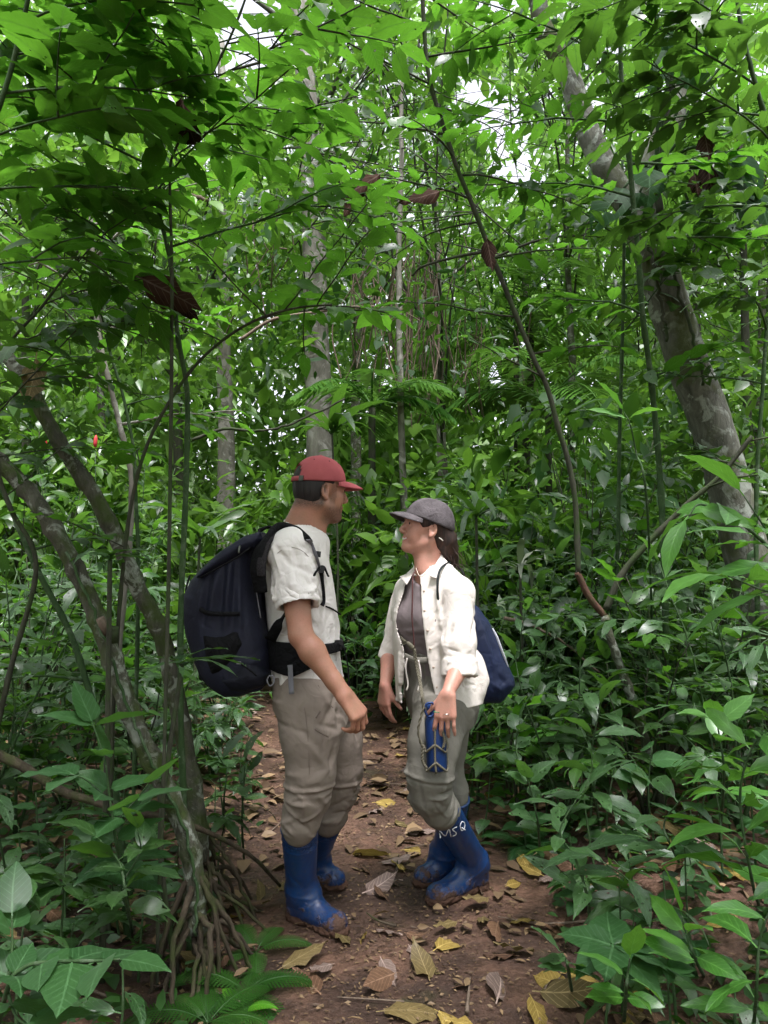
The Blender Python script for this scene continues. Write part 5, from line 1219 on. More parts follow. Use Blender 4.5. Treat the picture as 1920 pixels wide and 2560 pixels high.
sdf_obj('bag_body', S, M_bag, bag, gb, bag_post, 1)
MB().add(ribbon([P(1231, 1571, 3.185), P(1240, 1592, 3.175), P(1252, 1622, 3.165), P(1262, 1648, 3.165), P(1270, 1668, 3.175)], (.5, -.6, .2), [.004, .010, .008, .007, .003], .002, 20)).build('white_print', M_bag_w, bag, gb)
MB().add(tube(spline([P(1176, 1520, 3.22), P(1160, 1440, 3.24), P(1135, 1408, 3.22), P(1112, 1412, 3.10), P(1098, 1430, 3.035), P(1094, 1460, 3.015), P(1096, 1500, 3.02), P(1110, 1560, 3.06), P(1140, 1640, 3.14), P(1170, 1740, 3.2)], 50), .0052, 7)).build('cord_strap', M_cord, bag, gb)
MB().add(tube(spline([P(1165, 1515, 3.30), P(1090, 1440, 3.36), P(1040, 1432, 3.28), P(1012, 1440, 3.22), P(1005, 1470, 3.235)], 30), .005, 7)).build('cord_strap', M_cord, bag, gb)

# ------------------------------------------------------------------ blue bottle in a knotted net, on a long cord
M_bot = plain_mat('bottle_blue', (0.006, 0.028, 0.115), .38, .5, var=.1)
M_net = plain_mat('net_cord', (0.115, 0.105, 0.072), .85, var=.4, scale=160, bump=.6); M_neckcord = plain_mat('cord_red_brown', (0.07, 0.022, 0.02), .85, var=.4, scale=200)
ba_, bb_ = P(1086, 1772, 2.905), P(1093, 1926, 2.90)
bot = thing('water_bottle', 'blue water bottle in a knotted net hanging before the olive trousers', 'bottle', bb_)
ax_ = nrm(ba_ - bb_); Lb = np.linalg.norm(ba_ - bb_)
pr = [(0, .030), (.004, .036), (.012, .0385), (Lb * .78, .0385), (Lb * .9, .032), (Lb * .93, .028), (Lb, .028)]
MB().add(tube([bb_ + ax_ * t for t, r in pr], [r for t, r in pr], 24)).build('bottle_body', M_bot, bot, bb_)
cp = [(Lb - .02, .031), (Lb + .012, .031), (Lb + .02, .026)]
cpo = MB().add(tube([bb_ + ax_ * t for t, r in cp], [r for t, r in cp], 20)).build('cap', M_bot, bot, bb_)
lp = [P(1068, 1790, 2.872), P(1062, 1775, 2.870), P(1066, 1760, 2.870), P(1080, 1757, 2.870), P(1086, 1768, 2.872), P(1082, 1788, 2.872), P(1070, 1792, 2.872)]
MB().add(tube(spline(lp, 26), .0042, 7)).build('carry_loop', M_bot, cpo, bb_)
net = MB(); side_ = nrm(np.cross(ax_, V(0, 1, 0)))
def bp(t, a, r=.0415): return bb_ + ax_ * t + r * (math.cos(a) * V(0, -1, 0) + math.sin(a) * side_)
for a0 in (0.15, 2.2, 4.3):
    net.add(tube([bp(t, a0 + .05 * math.sin(t * 30)) for t in np.linspace(0.0, Lb * .85, 16)], .0045, 5))
for z0, z1 in ((.040, .0), (.105, .07)):
    for k in range(3):
        aa = np.linspace(.15 + k * 2.09, .15 + (k + 1) * 2.09, 12); net.add(tube([bp(z0 + (z1 - z0) * (1 - abs(2 * i / 11 - 1)), a, .0425) for i, a in enumerate(aa)], .0045, 5))
for q in ([(1056, 1740), (1058, 1770), (1050, 1800), (1046, 1830), (1054, 1862), (1062, 1872)], [(1108, 1870), (1112, 1850), (1106, 1826)], [(1058, 1862), (1056, 1900), (1066, 1920)]):
    p = spline([P(x, y, 2.862) for x, y in q], 22); wob = np.stack([np.sin(np.arange(22) * 1.3), np.cos(np.arange(22) * 1.3), 0 * np.arange(22)], 1) * .003
    net.add(tube(p + wob, .0034, 5)); net.add(tube(p - wob, .0034, 5))
net.build('net_sling', M_net, bot, bb_)
cd = [P(1060, 1395, 3.23), P(1040, 1425, 3.11), P(1032, 1446, 3.03), P(1031, 1500, 2.995), P(1030, 1545, 2.985), P(1034, 1590, 2.99), P(1035, 1622, 2.995)]
MB().add(tube(spline(cd, 40), .0030, 6)).build('neck_cord', M_neckcord, bot, bb_)
br = MB(); p = spline([P(1035, 1622, 2.99), P(1042, 1665, 2.985), P(1050, 1705, 2.95), P(1056, 1745, 2.885), P(1060, 1772, 2.868)], 50)
for k in range(3):
    th = np.arange(50) * .9 + k * 2.09; br.add(tube(p + np.stack([np.cos(th), .5 * np.sin(2 * th), 0 * th], 1) * .0045, .0036, 5))
br.build('braided_cord', M_net, bot, bb_)
ts = MB(); r_ = np.random.default_rng(2); k0 = P(1033, 1622, 2.985); k1 = P(1018, 1606, 2.975)
ts.add(tube(spline([k0, (k0 + k1) / 2, k1], 8), [.006, .011, .011, .010, .010, .009, .008, .006], 8))
for i in range(16): e = P(1003 + r_.uniform(-3, 4), 1598 + r_.uniform(-9, 16), 2.97 + r_.uniform(-.01, .01)); ts.add(tube([k1, (k1 + e) / 2 + r_.normal(0, .003, 3), e], .0016, 4))
ts.build('tassel_knot', M_net, bot, bb_)
# ------------------------------------------------------------------ leaning mossy trunks with prop roots on the left
gA = on_ground(470, 2440); tA = thing('stilt_rooted_tree', 'leaning mossy trunk on prop roots at lower left, nearest the camera', 'tree', gA)
ptsA = pxpts([(492, 2330, 2.62), (487, 2200, 2.63), (462, 2077, 2.63), (392, 1925, 2.63), (332, 1795, 2.64), (280, 1643, 2.65), (231, 1514, 2.66), (170, 1386, 2.67), (96, 1263, 2.68), (31, 1186, 2.69), (-60, 1100, 2.7), (-150, 980, 2.72)])
stem(tA, gA, ptsA, .035, .028, B_mossy, 'trunk', 70, 12, .17, .05)
r = np.random.default_rng(41)
def roots(t, base, src, ends, r0=.0125):
    for (x, y) in ends:
        e = on_ground(x, y); e[2] -= .03; s = src + V(0, 0, r.uniform(-.22, .10)) ; m = (s + e) / 2 + V(0, 0, r.uniform(.03, .10)) + .02 * r.standard_normal(3)
        p = spline([s, m, e], 14) + .004 * r.standard_normal((14, 3)); MB().add(tube(p, np.linspace(r0 * r.uniform(.7, 1.1), r0 * .5, 14), 7, .06)).build('prop_root', B_root, t, base)
roots(tA, gA, P(487, 2230, 2.62), [(365, 2500), (400, 2545), (430, 2560), (455, 2550), (480, 2545), (505, 2520), (545, 2470), (600, 2440), (640, 2425), (655, 2390), (620, 2360), (575, 2480), (420, 2470), (395, 2440), (520, 2490), (560, 2410)])
# a thin vine along the trunk
MB().add(tube(spline(ptsA[:8] + np.array([.012, -.045, .01]), 50) + .004 * r.standard_normal((50, 3)), .0055, 6)).build('clinging_vine', B_green, tA, gA)
MB().add(tube(pxpts([(268, 1585, 2.62), (250, 1545, 2.60)]), [.016, .015], 9)).build('cut_branch_stub', B_twig, tA, gA)
MB().add(tube(pxpts([(282, 1605, 2.61), (283, 1568, 2.60)]), [.020, .018], 10)).build('cut_branch_stub', B_dark, tA, gA)
gB = on_ground(505, 2290); tB = thing('stilt_rooted_tree', 'second leaning trunk with pale lichen, just behind the nearest mossy trunk', 'tree', gB)
ptsB = pxpts([(500, 2150, 2.95), (492, 2034, 2.94), (462, 1860, 2.93), (434, 1708, 2.92), (397, 1571, 2.91), (347, 1475, 2.9), (297, 1359, 2.9), (239, 1243, 2.9), (174, 1147, 2.9), (123, 1062, 2.9), (77, 973, 2.9), (38, 915, 2.9), (-20, 860, 2.9), (-120, 780, 2.9)])
stem(tB, gB, ptsB, .035, .025, B_mossy, 'trunk', 80, 12, .2, .05)
roots(tB, gB, P(498, 2090, 2.95), [(560, 2230), (600, 2260), (640, 2240), (650, 2300), (620, 2330), (585, 2340), (470, 2330), (440, 2310), (545, 2350), (530, 2300), (665, 2270), (690, 2330)], .011)
for q in ([(400, 1580), (410, 1600)],): pass
hb_ = pxpts([(-40, 1870, 2.75), (60, 1918, 2.74), (150, 1975, 2.73), (225, 2000, 2.72), (300, 2024, 2.70), (390, 2040, 2.70), (470, 2062, 2.74), (560, 2100, 2.86), (640, 2150, 3.0), (700, 2215, 3.22)])
fb = thing('fallen_branch', 'long mossy branch slanting across behind the leaning trunks', 'branch', on_ground(650, 2150)); stem(fb, np.array(fb.location), hb_, .019, .006, B_root, 'wood', 50, 8, 0, .07)
# ------------------------------------------------------------------ saplings
def sapling(name, label, pts, r0, r1, bark, kit, size, brs, seed, node=.16, group=None, nb_leaf=.085, sub=True, tipleaves=True, cat='sapling', sag=.3, start=.15):
    """brs: (position along the stem 0..1, azimuth deg or None, length)"""
    r = np.random.default_rng(seed); b = np.asarray(pts[0], float).copy(); b[2] = min(b[2], float(gz(b[0], b[1]))); t = thing(name, label, cat, b, group)
    sp = stem(t, b, np.vstack([b, pts]) if pts[0][2] > b[2] + .02 else pts, r0, r1, bark, 'stem', 70, 9, node, .02)
    for k, (s, az, L) in enumerate(brs):
        p0 = sp[int(s * 69)]; a = R(az) if az is not None else k * 2.4 + r.uniform(-.5, .5)
        q = branch_from(p0, V(math.cos(a), math.sin(a), r.uniform(.25, .7)), L, r, sag)
        MB().add(tube(q, np.linspace(r1 * .75, .0022, len(q)), 6)).build('branch', bark, t, b)
        leafy(t, b, q, kit, size, nb_leaf, r, start)
        if sub and L > .45:
            for m in (3, 5):
                a2 = a + r.choice([-1, 1]) * r.uniform(.6, 1.1); q2 = branch_from(q[m], V(math.cos(a2), math.sin(a2), r.uniform(-.1, .5)), L * .5, r, sag, 5)
                MB().add(tube(q2, np.linspace(.0035, .0018, len(q2)), 5)).build('twig', bark, t, b); leafy(t, b, q2, kit, size, nb_leaf, r, .25)
    return t, sp
ur = lambda a, b: random.uniform(a, b)
D = pxpts([(474, 2250, 2.80), (455, 1900, 2.78), (451, 1568, 2.74), (463, 1263, 2.70), (469, 1031, 2.68), (463, 943, 2.66), (444, 838, 2.65), (435, 738, 2.64), (422, 633, 2.62), (397, 527, 2.6), (382, 380, 2.58), (375, 211, 2.56), (367, 0, 2.54), (360, -200, 2.5)])
tD, sD = sapling('jointed_sapling', 'tall green jointed sapling beside the navy backpack with spreading leafy twigs', D, .0105, .006, B_green, K_up, .15,
    [(.60, 195, .5), (.66, 20, .75), (.70, 170, .7), (.74, 320, .5), (.78, 205, .7), (.80, 10, .6), (.83, 260, .5), (.86, 160, .75), (.885, 40, .6), (.915, 215, .55)], 51)
B2 = pxpts([(430, 760, 2.5), (428, 600, 2.48), (426, 430, 2.46), (440, 365, 2.45), (500, 240, 2.42), (540, 165, 2.4), (590, 60, 2.38), (640, -80, 2.36)])
B2 = np.vstack([pxpts([(378, 1089, 2.62), (330, 1250, 2.66), (300, 1500, 2.7), (280, 1850, 2.75), (270, 2330, 2.8)])[::-1], pxpts([(463, 945, 2.6), (545, 860, 2.55), (640, 800, 2.5), (740, 770, 2.48), (830, 762, 2.45)])])
tE, sE = sapling('slanting_sapling', 'thin green stem slanting behind the jointed sapling toward the upper middle', B2, .0085, .0035, B_dark, K_up, .13,
    [(.35, 190, .35), (.45, 120, .4), (.72, 200, .4), (.80, 20, .5), (.84, 240, .4), (.88, 330, .45), (.93, 100, .35), (.97, 300, .35)], 52, node=.2)
B3 = pxpts([(395, 2300, 2.55), (410, 1900, 2.52), (424, 1300, 2.5), (430, 760, 2.46), (428, 600, 2.44), (425, 430, 2.42), (442, 365, 2.4), (500, 240, 2.36), (540, 165, 2.34), (590, 60, 2.3), (640, -80, 2.26)])
tF, sF = sapling('dark_stemmed_sapling', 'thin dark stem crossing the jointed sapling and forking up beneath the sky gap', B3, .006, .0035, B_dark, K_up, .145,
    [(.52, 200, .45), (.60, 340, .5), (.66, 180, .6), (.70, 30, .55), (.74, 250, .5), (.78, 350, .55), (.82, 160, .5), (.87, 30, .45), (.91, 210, .4)], 53, node=.13)
LT = pxpts([(-260, 2500, 2.2), (-220, 1700, 2.2), (-150, 900, 2.15), (-80, 500, 2.1), (20, 200, 2.05), (70, 0, 2.0), (100, -160, 1.95)])
sapling('edge_sapling', 'broad-leaved sapling reaching in from the left edge at the top', LT, .012, .005, B_green, K_up, .165,
    [(.50, 10, .5), (.58, 40, .55), (.64, 350, .5), (.70, 20, .55), (.76, 60, .5), (.82, 0, .5), (.88, 330, .4)], 54)
LM = pxpts([(-120, 2300, 2.75), (20, 1700, 2.7), (90, 1417, 2.68), (23, 1263, 2.66), (-20, 1100, 2.64), (0, 900, 2.6), (110, 760, 2.55), (200, 640, 2.5)])
sapling('edge_sapling', 'smaller-leaved sapling at the left edge below the broad leaves', LM, .010, .0035, B_dark, K_dark, .13,
    [(.45, 10, .35), (.55, 60, .45), (.62, 340, .5), (.68, 30, .45), (.74, 0, .5), (.80, 150, .45), (.86, 20, .45), (.90, 200, .4), (.95, 330, .4)], 55)
gst = pxpts([(262, 2100, 3.3), (272, 1856, 3.3), (309, 1494, 3.3), (324, 1340, 3.3), (328, 1186, 3.3), (301, 1070, 3.3), (278, 974, 3.3), (247, 839, 3.3), (235, 700, 3.3), (225, 500, 3.3)])
sapling('jointed_sapling', 'grey-brown ringed stem behind the second leaning trunk', gst, .015, .009, B_grey, K_up, .13, [(.62, None, .5), (.70, None, .5), (.76, None, .5), (.82, None, .6), (.88, None, .6), (.94, None, .6), (.98, None, .5)], 56, node=.13)
gs2 = pxpts([(330, 2150, 3.1), (345, 1500, 3.1), (338, 1200, 3.1), (332, 1109, 3.1), (305, 980, 3.1), (266, 839, 3.1), (262, 700, 3.1), (258, 500, 3.1)])
sapling('jointed_sapling', 'thin dark green stem close beside the grey-brown ringed stem', gs2, .008, .005, B_green, K_dark, .13, [(.60, None, .4), (.70, None, .45), (.78, None, .5), (.86, None, .5), (.93, None, .5), (.98, None, .4)], 57, node=.2)
gs3 = pxpts([(318, 2330, 2.85), (296, 2034, 2.86), (260, 1860, 2.87), (217, 1708, 2.88), (170, 1571, 2.89), (89, 1417, 2.9), (23, 1263, 2.92), (-40, 1130, 2.94), (-120, 980, 2.96)])
sapling('green_cane', 'green cane leaning left, behind the nearest mossy trunk', gs3, .014, .009, B_green, K_dark, .13, [(.45, 200, .3), (.7, 20, .4), (.85, 60, .4), (.95, 0, .4)], 58, node=.19)
near_sprig = pxpts([(445, 1310, 2.55), (430, 1250, 2.5), (395, 1180, 2.48), (390, 1110, 2.47)])
# ---- right: forked sapling with the long dark leaning stem
J0 = pxpts([(1656, 2030, 4.05), (1628, 1904, 4.04), (1589, 1774, 4.03), (1550, 1665, 4.02), (1524, 1590, 4.0), (1512, 1538, 4.0)]); gJ = on_ground(1660, 2050)
tJ = thing('forked_sapling', 'forked sapling whose long dark stem leans over the person in cream shirt', 'sapling', gJ)
stem(tJ, gJ, np.vstack([gJ, J0]), .026, .021, B_mossy, 'trunk', 30, 10, .18, .03)
Jl = pxpts([(1512, 1540, 4.0), (1473, 1492, 3.99), (1443, 1430, 3.98)]); stem(tJ, gJ, Jl, .019, .017, B_red, 'dead_stub', 16, 9, 0, .06)
Js = pxpts([(1446, 1440, 3.98), (1439, 1264, 3.96), (1422, 1159, 3.94), (1397, 1074, 3.92), (1368, 969, 3.9), (1338, 905, 3.88), (1300, 813, 3.86), (1224, 624, 3.8), (1182, 515, 3.76), (1140, 413, 3.72), (1102, 295, 3.68), (1072, 190, 3.64), (1060, 63, 3.6), (1053, -80, 3.55)])
sj = stem(tJ, gJ, Js, .0145, .010, B_dark, 'long_stem', 90, 10, .3, .02)
Jr = pxpts([(1514, 1525, 4.0), (1557, 1433, 3.97), (1621, 1357, 3.93), (1718, 1260, 3.86), (1800, 1190, 3.8), (1880, 1090, 3.75)]); sr = stem(tJ, gJ, Jr, .019, .010, B_dark, 'side_stem', 40, 9, .3, .02)
top1 = pxpts([(1060, 76, 3.6), (980, 55, 3.6), (912, 40, 3.6), (850, 15, 3.6), (800, -30, 3.6)]); stem(tJ, gJ, top1, .013, .009, B_dark, 'top_branch', 24, 8, 0, .04)
top2 = pxpts([(912, 42, 3.6), (811, 84, 3.6), (740, 122, 3.6), (663, 152, 3.6), (580, 175, 3.6)]); stem(tJ, gJ, top2, .010, .006, B_dark, 'top_branch', 24, 8, 0, .04)
r = np.random.default_rng(61)
for k, (i, az, L) in enumerate([(30, 200, .5), (36, 20, .5), (42, 180, .6), (47, 330, .5), (52, 150, .6), (56, 200, .7), (60, 10, .7), (63, 250, .5), (66, 170, .7), (70, 30, .6), (74, 200, .7), (78, 350, .7), (82, 180, .6), (86, 40, .6), (88, 230, .6)]):
    a = R(az) + r.uniform(-.3, .3); q = branch_from(sj[i], V(math.cos(a), math.sin(a), r.uniform(.1, .5)), L, r, .35); MB().add(tube(q, np.linspace(.006, .0022, len(q)), 6)).build('branch', B_dark, tJ, gJ); leafy(tJ, gJ, q, K_up if k % 2 else K_dark, .145, .1, r, .2)
for i, az, L in ((20, 40, .5), (28, 300, .5), (34, 90, .5), (38, 0, .5)):
    a = R(az); q = branch_from(sr[i], V(math.cos(a), math.sin(a), .3), L, r, .35); MB().add(tube(q, np.linspace(.006, .0022, len(q)), 6)).build('branch', B_dark, tJ, gJ); leafy(tJ, gJ, q, K_dark, .15, .1, r, .25)
arc = pxpts([(1240, 625, 3.8), (1150, 640, 3.8), (1060, 665, 3.8), (1030, 690, 3.85)]); stem(tJ, gJ, arc, .009, .005, B_dark, 'branch', 20, 7, 0, .04)
K2 = pxpts([(1656, 1975, 4.4), (1663, 1700, 4.35), (1663, 1517, 4.3), (1654, 1264, 4.25), (1642, 1095, 4.2), (1625, 927, 4.1), (1608, 800, 4.0), (1595, 633, 3.9), (1579, 464, 3.8), (1566, 316, 3.7), (1553, 190, 3.6), (1551, 0, 3.5), (1548, -160, 3.4)])
sapling('green_cane', 'long green cane rising right of the forked sapling to the top of the picture', K2, .019, .010, B_green, K_up, .16,
    [(.42, 20, .5), (.52, 200, .5), (.60, 340, .7), (.66, 190, .7), (.70, 20, .7), (.76, 165, .8), (.81, 345, .6), (.86, 190, .8), (.93, 175, .7)], 62, node=.3, nb_leaf=.1)
K1 = pxpts([(1534, 1800, 4.9), (1534, 1597, 4.88), (1545, 1348, 4.85), (1549, 1095, 4.8), (1557, 800, 4.7), (1560, 600, 4.65), (1556, 400, 4.6)])
sapling('green_cane', 'thinner green cane between the forked sapling and the long cane', K1, .016, .008, B_green, K_dark, .15, [(.5, None, .5), (.6, None, .6), (.7, None, .6), (.78, None, .6), (.86, None, .6), (.92, None, .6), (.98, None, .5)], 63, node=.3)
K3 = pxpts([(1905, 1900, 4.2), (1890, 1300, 4.2), (1908, 950, 4.15), (1925, 700, 4.1), (1935, 450, 4.0)])
sapling('green_cane', 'dark green cane at the right edge of the picture', K3, .014, .008, B_green, K_dark, .15, [(.45, 180, .5), (.6, 170, .6), (.7, 230, .6), (.8, 150, .6), (.88, 200, .6), (.95, 180, .6)], 64, node=.3)
RT = pxpts([(2200, 2300, 3.0), (2150, 1500, 3.0), (2060, 900, 2.9), (1980, 500, 2.8), (1900, 250, 2.7), (1850, 50, 2.65), (1830, -150, 2.6)])
sapling('edge_sapling', 'leafy sapling reaching in from the right edge at the top', RT, .014, .006, B_green, K_dark, .17, [(.5, 170, .6), (.58, 200, .6), (.64, 150, .6), (.70, 190, .6), (.76, 220, .6), (.83, 175, .6)], 65)
MT = pxpts([(1150, 2100, 4.6), (1180, 1500, 4.6), (1230, 900, 4.5), (1210, 500, 4.2), (1180, 200, 3.9), (1170, 0, 3.6), (1160, -150, 3.4)])
# ------------------------------------------------------------------ big leaning tree on the right with a climber
gI = V(2.62, 4.75, float(gz(2.62, 4.75))); tI = thing('leaning_tree', 'big grey-barked leaning tree with forked top on the right', 'tree', gI)
It = np.vstack([gI - V(0, 0, .1), pxpts([(1990, 1800, 4.7), (1935, 1620, 4.65), (1903, 1517, 4.62), (1844, 1306, 4.58), (1788, 1090, 4.55), (1726, 927, 4.52), (1684, 800, 4.5), (1635, 640, 4.48), (1600, 540, 4.46)])])
p = spline(It, 70); L = np.linspace(0, 1, 70); MB().add(tube(p, np.interp(L, [0, .1, .5, .9, 1], [.22, .16, .120, .115, .12]), 20, .025)).build('trunk', B_big, tI, gI)
Il = pxpts([(1605, 560, 4.46), (1550, 480, 4.46), (1515, 422, 4.46), (1473, 337, 4.46), (1448, 262, 4.46), (1418, 181, 4.46), (1389, 127, 4.46), (1355, 63, 4.46), (1346, 0, 4.46), (1330, -150, 4.46)]); MB().add(tube(spline(Il, 40), np.linspace(.082, .050, 40), 14, .03)).build('limb', B_big, tI, gI)
Ir = pxpts([(1600, 550, 4.46), (1620, 450, 4.47), (1642, 380, 4.48), (1680, 295, 4.5), (1705, 211, 4.5), (1726, 127, 4.52), (1750, -20, 4.55), (1770, -160, 4.6)]); MB().add(tube(spline(Ir, 40), np.linspace(.086, .05, 40), 14, .03)).build('limb', B_big, tI, gI)
for q in ([(1650, 560), (1690, 700), (1740, 860), (1760, 960)], [(1620, 600), (1655, 760), (1668, 850)]):
    MB().add(tube(spline([P(x, y, 4.32) for x, y in q], 30) + .005 * np.random.default_rng(3).standard_normal((30, 3)), .010, 6, .05)).build('clinging_vine', B_dark, tI, gI)
r = np.random.default_rng(71); cen = [P(1330 + r.uniform(-250, 620), r.uniform(-700, -120), 4.6 + r.uniform(-.6, 1.4)) for _ in range(70)]
pos, dr, sz = crown_leaves(np.array(cen), .3, 22, r, .17); mass('crown', pos, dr, sz, .42, tI, gI, W_mid, r, kind=None)
K_phil = leaf_kit(leaf_mat('climber_leaf_dark', (.006, .030, .006), (.012, .050, .009), sheen=.10, rough=.5, tmix=.25, holes=.3), 'broad', 5, (.35, .8), fold=.10, bites=1, holes=3, stalk=.02, seed=14)
eb = P(1640, 430, 4.3); ep = thing('climbing_epiphyte', 'dark large-leaved climber perched in the fork of the leaning tree', 'plant', eb)
for i, (x, y, d, tx, ty, td, s) in enumerate([(1720, 230, 4.1, 1735, -60, 3.9, .48), (1650, 200, 4.1, 1600, -60, 3.9, .50), (1640, 120, 4.15, 1640, 160, 3.8, .40), (1800, 380, 4.1, 1930, 420, 3.9, .42), (1790, 430, 4.1, 1920, 520, 3.95, .42), (1560, 470, 4.15, 1480, 560, 4.0, .34), (1620, 420, 4.1, 1640, 480, 3.9, .30), (1720, 500, 4.15, 1800, 600, 4.0, .34), (1840, 120, 4.1, 1920, 10, 3.9, .46), (1760, 330, 4.1, 1850, 280, 3.85, .36), (1600, 480, 4.15, 1560, 640, 4.05, .28), (1880, 480, 4.2, 1990, 600, 4.0, .4), (1690, 30, 4.2, 1700, 250, 3.9, .42)]):
    a, e = P(x, y, d), P(tx, ty, td); MB().add(tube(spline([eb, (eb + a) / 2 + V(0, -.04, .06), a], 12), np.linspace(.012, .007, 12), 6)).build('leaf_stalk', B_green, ep, eb)
    put_leaf(ep, eb, K_phil[i % 5], a, e - a, s, V(.1, -.6, .6))
MB().add(tube(spline([eb + V(.02, 0, -.25), eb, eb + V(.06, -.02, .3), eb + V(.12, 0, .7)], 20), .022, 8, .08)).build('climber_stem', B_dark, ep, eb)
for x, y, s in ((1760, 330, .17), (1765, 400, .2), (1735, 430, .14)):
    put_leaf(ep, eb, K_wither[int(x) % 5], P(x, y, 4.0), V(.1, -.2, -1), s, V(0, -1, 0), 0, 1.4, 'withered_leaf')

for t, px, py, d, dx, dz, s_, c in ((tF, 452, 235, 2.36, .25, -1, .20, 'brown'), (tF, 462, 300, 2.37, .5, -1, .13, 'brown'), (tD, 340, 690, 2.5, .9, -.45, .24, 'brown'), (tD, 430, 742, 2.58, .6, -.5, .12, 'brown'), (tJ, 960, 430, 3.3, -.7, -.5, .22, 'brown'), (tJ, 905, 455, 3.3, -.35, -.8, .17, 'brown'), (tJ, 1110, 475, 3.4, -.8, -.3, .2, 'brown'), (tB, 92, 880, 2.75, -.05, -1, .22, 'olive'), (tJ, 1215, 590, 3.6, .2, -1, .17, 'brown')):
    b_ = np.array(t.location); put_leaf(t, b_, (K_wither if c == 'brown' else K_dead[c])[int(px) % 5], P(px, py, d), V(dx, -.1, dz), s_, V(.2, -1, .2), .3, 1.1, 'withered_leaf')
# ------------------------------------------------------------------ plants of the forest floor
def herb(label, x, y, h, n, kit, size, seed, group, lean=(0, 0), spread=.8, whorl=False, name='seedling', cat='plant', bark=None, droop=.1, az0=None):
    r = np.random.default_rng(seed); b = V(x, y, float(gz(x, y))); t = thing(name, label, cat, b, group)
    top = b + V(lean[0] + .1 * h * r.standard_normal(), lean[1] + .1 * h * r.standard_normal(), h)
    sp = spline([b - V(0, 0, .02), (b + top) / 2 + .04 * h * r.standard_normal(3), top], 14); MB().add(tube(sp, np.linspace(.0045 + .003 * h, .002, 14), 6)).build('stem', bark or B_green, t, b)
    for i in range(n):
        a = i * 2.4 + r.uniform(-.4, .4) + (az0 or seed); k = (i / max(n - 1, 1))
        p = sp[-1] if whorl else sp[int(13 * (1 - .75 * (1 - k)))]
        d = V(math.cos(a), math.sin(a), r.uniform(-.15, .45) * (1 if not whorl else .7) - droop)
        put_leaf(t, b, kit[r.integers(len(kit))], p, d, size * r.uniform(.7, 1.15), V(0, 0, 1) + .2 * r.standard_normal(3), r.uniform(-.25, .25), r.uniform(.9, 1.1))
    return t
def herb_px(label, px, py, *a, **k): p = G(px, py); return herb(label, p[0], p[1], *a, **k)
# ---- the ones the eye goes to
p = G(60, 2790)
def shoot(label, pts, kit, size, seed, bark=None, step=.07, name='seedling', extra=(), start=.15, r0=.005, group=None, lift=.25, lean=.35):
    r = np.random.default_rng(seed); P0 = np.array(pts[0]); b = P0.copy(); t = thing(name, label, 'plant', b, group); sp = stem(t, b, pts, r0, .002, bark or B_green, 'stem', 40, 7, .09, .02)
    leafy(t, b, sp[int(40 * start):], kit, size, step, r, .05, lift=lift, lean=lean)
    for q in extra:
        s2 = stem(t, b, q, r0 * .6, .0018, bark or B_green, 'branch', 20, 6, 0, .02); leafy(t, b, s2, kit, size, step, r, .2, lift=lift, lean=lean)
    return t
K_soft = leaf_kit(leaf_mat('leaf_soft_green', (0.018, 0.072, 0.016), (0.038, 0.118, 0.028), under=(.05, .11, .04), sheen=.28, rough=.45), 'broad', 7, (.1, .45), fold=.10, bites=1, stalk=.06, seed=33)
g = on_ground(-60, 2900); 
shoot('broad soft-veined leaves on a low branching plant in the lower left corner', [g, P(10, 2500, 1.62), P(60, 2420, 1.60), P(140, 2405, 1.58), P(250, 2402, 1.57), P(300, 2398, 1.56)], K_soft, .125, 71, step=.075, name='low_shrub', start=.25, r0=.006,
      extra=([P(20, 2480, 1.62), P(30, 2380, 1.66), P(30, 2290, 1.70)], [P(20, 2480, 1.62), P(40, 2540, 1.55), P(90, 2580, 1.5)]), lean=.2)
g = on_ground(330, 2240); shoot('upright seedling with large puckered leaves before the leaning trunks', [g, P(300, 2150, 2.35), P(275, 2000, 2.35), P(262, 1900, 2.36), P(232, 1810, 2.38)], K_soft, .15, 72, step=.09, extra=([P(275, 2000, 2.35), P(215, 1950, 2.3), P(175, 1935, 2.28)], [P(285, 2060, 2.35), P(340, 2000, 2.28), P(370, 1960, 2.26)]))
g = on_ground(330, 2350); shoot('dark drooping seedling at the foot of the leaning trunks', [g, P(315, 2250, 2.2), P(300, 2160, 2.2), P(250, 2100, 2.2)], K_dark, .15, 73, step=.08, extra=([P(310, 2200, 2.2), P(350, 2130, 2.18), P(345, 2080, 2.16)],))
g = on_ground(610, 2150); shoot('slim seedling with narrow leaves left of the near boot', [g, P(605, 2050, 3.25), P(610, 1960, 3.2), P(612, 1915, 3.2)], K_lanced, .17, 74, step=.06, start=.45)
g = on_ground(560, 2080); shoot('leggy seedling with drooping leaves behind the leaning trunks', [g, P(560, 2000, 3.3), P(565, 1930, 3.3), P(540, 1880, 3.28)], K_lance, .17, 75, step=.07, start=.4)
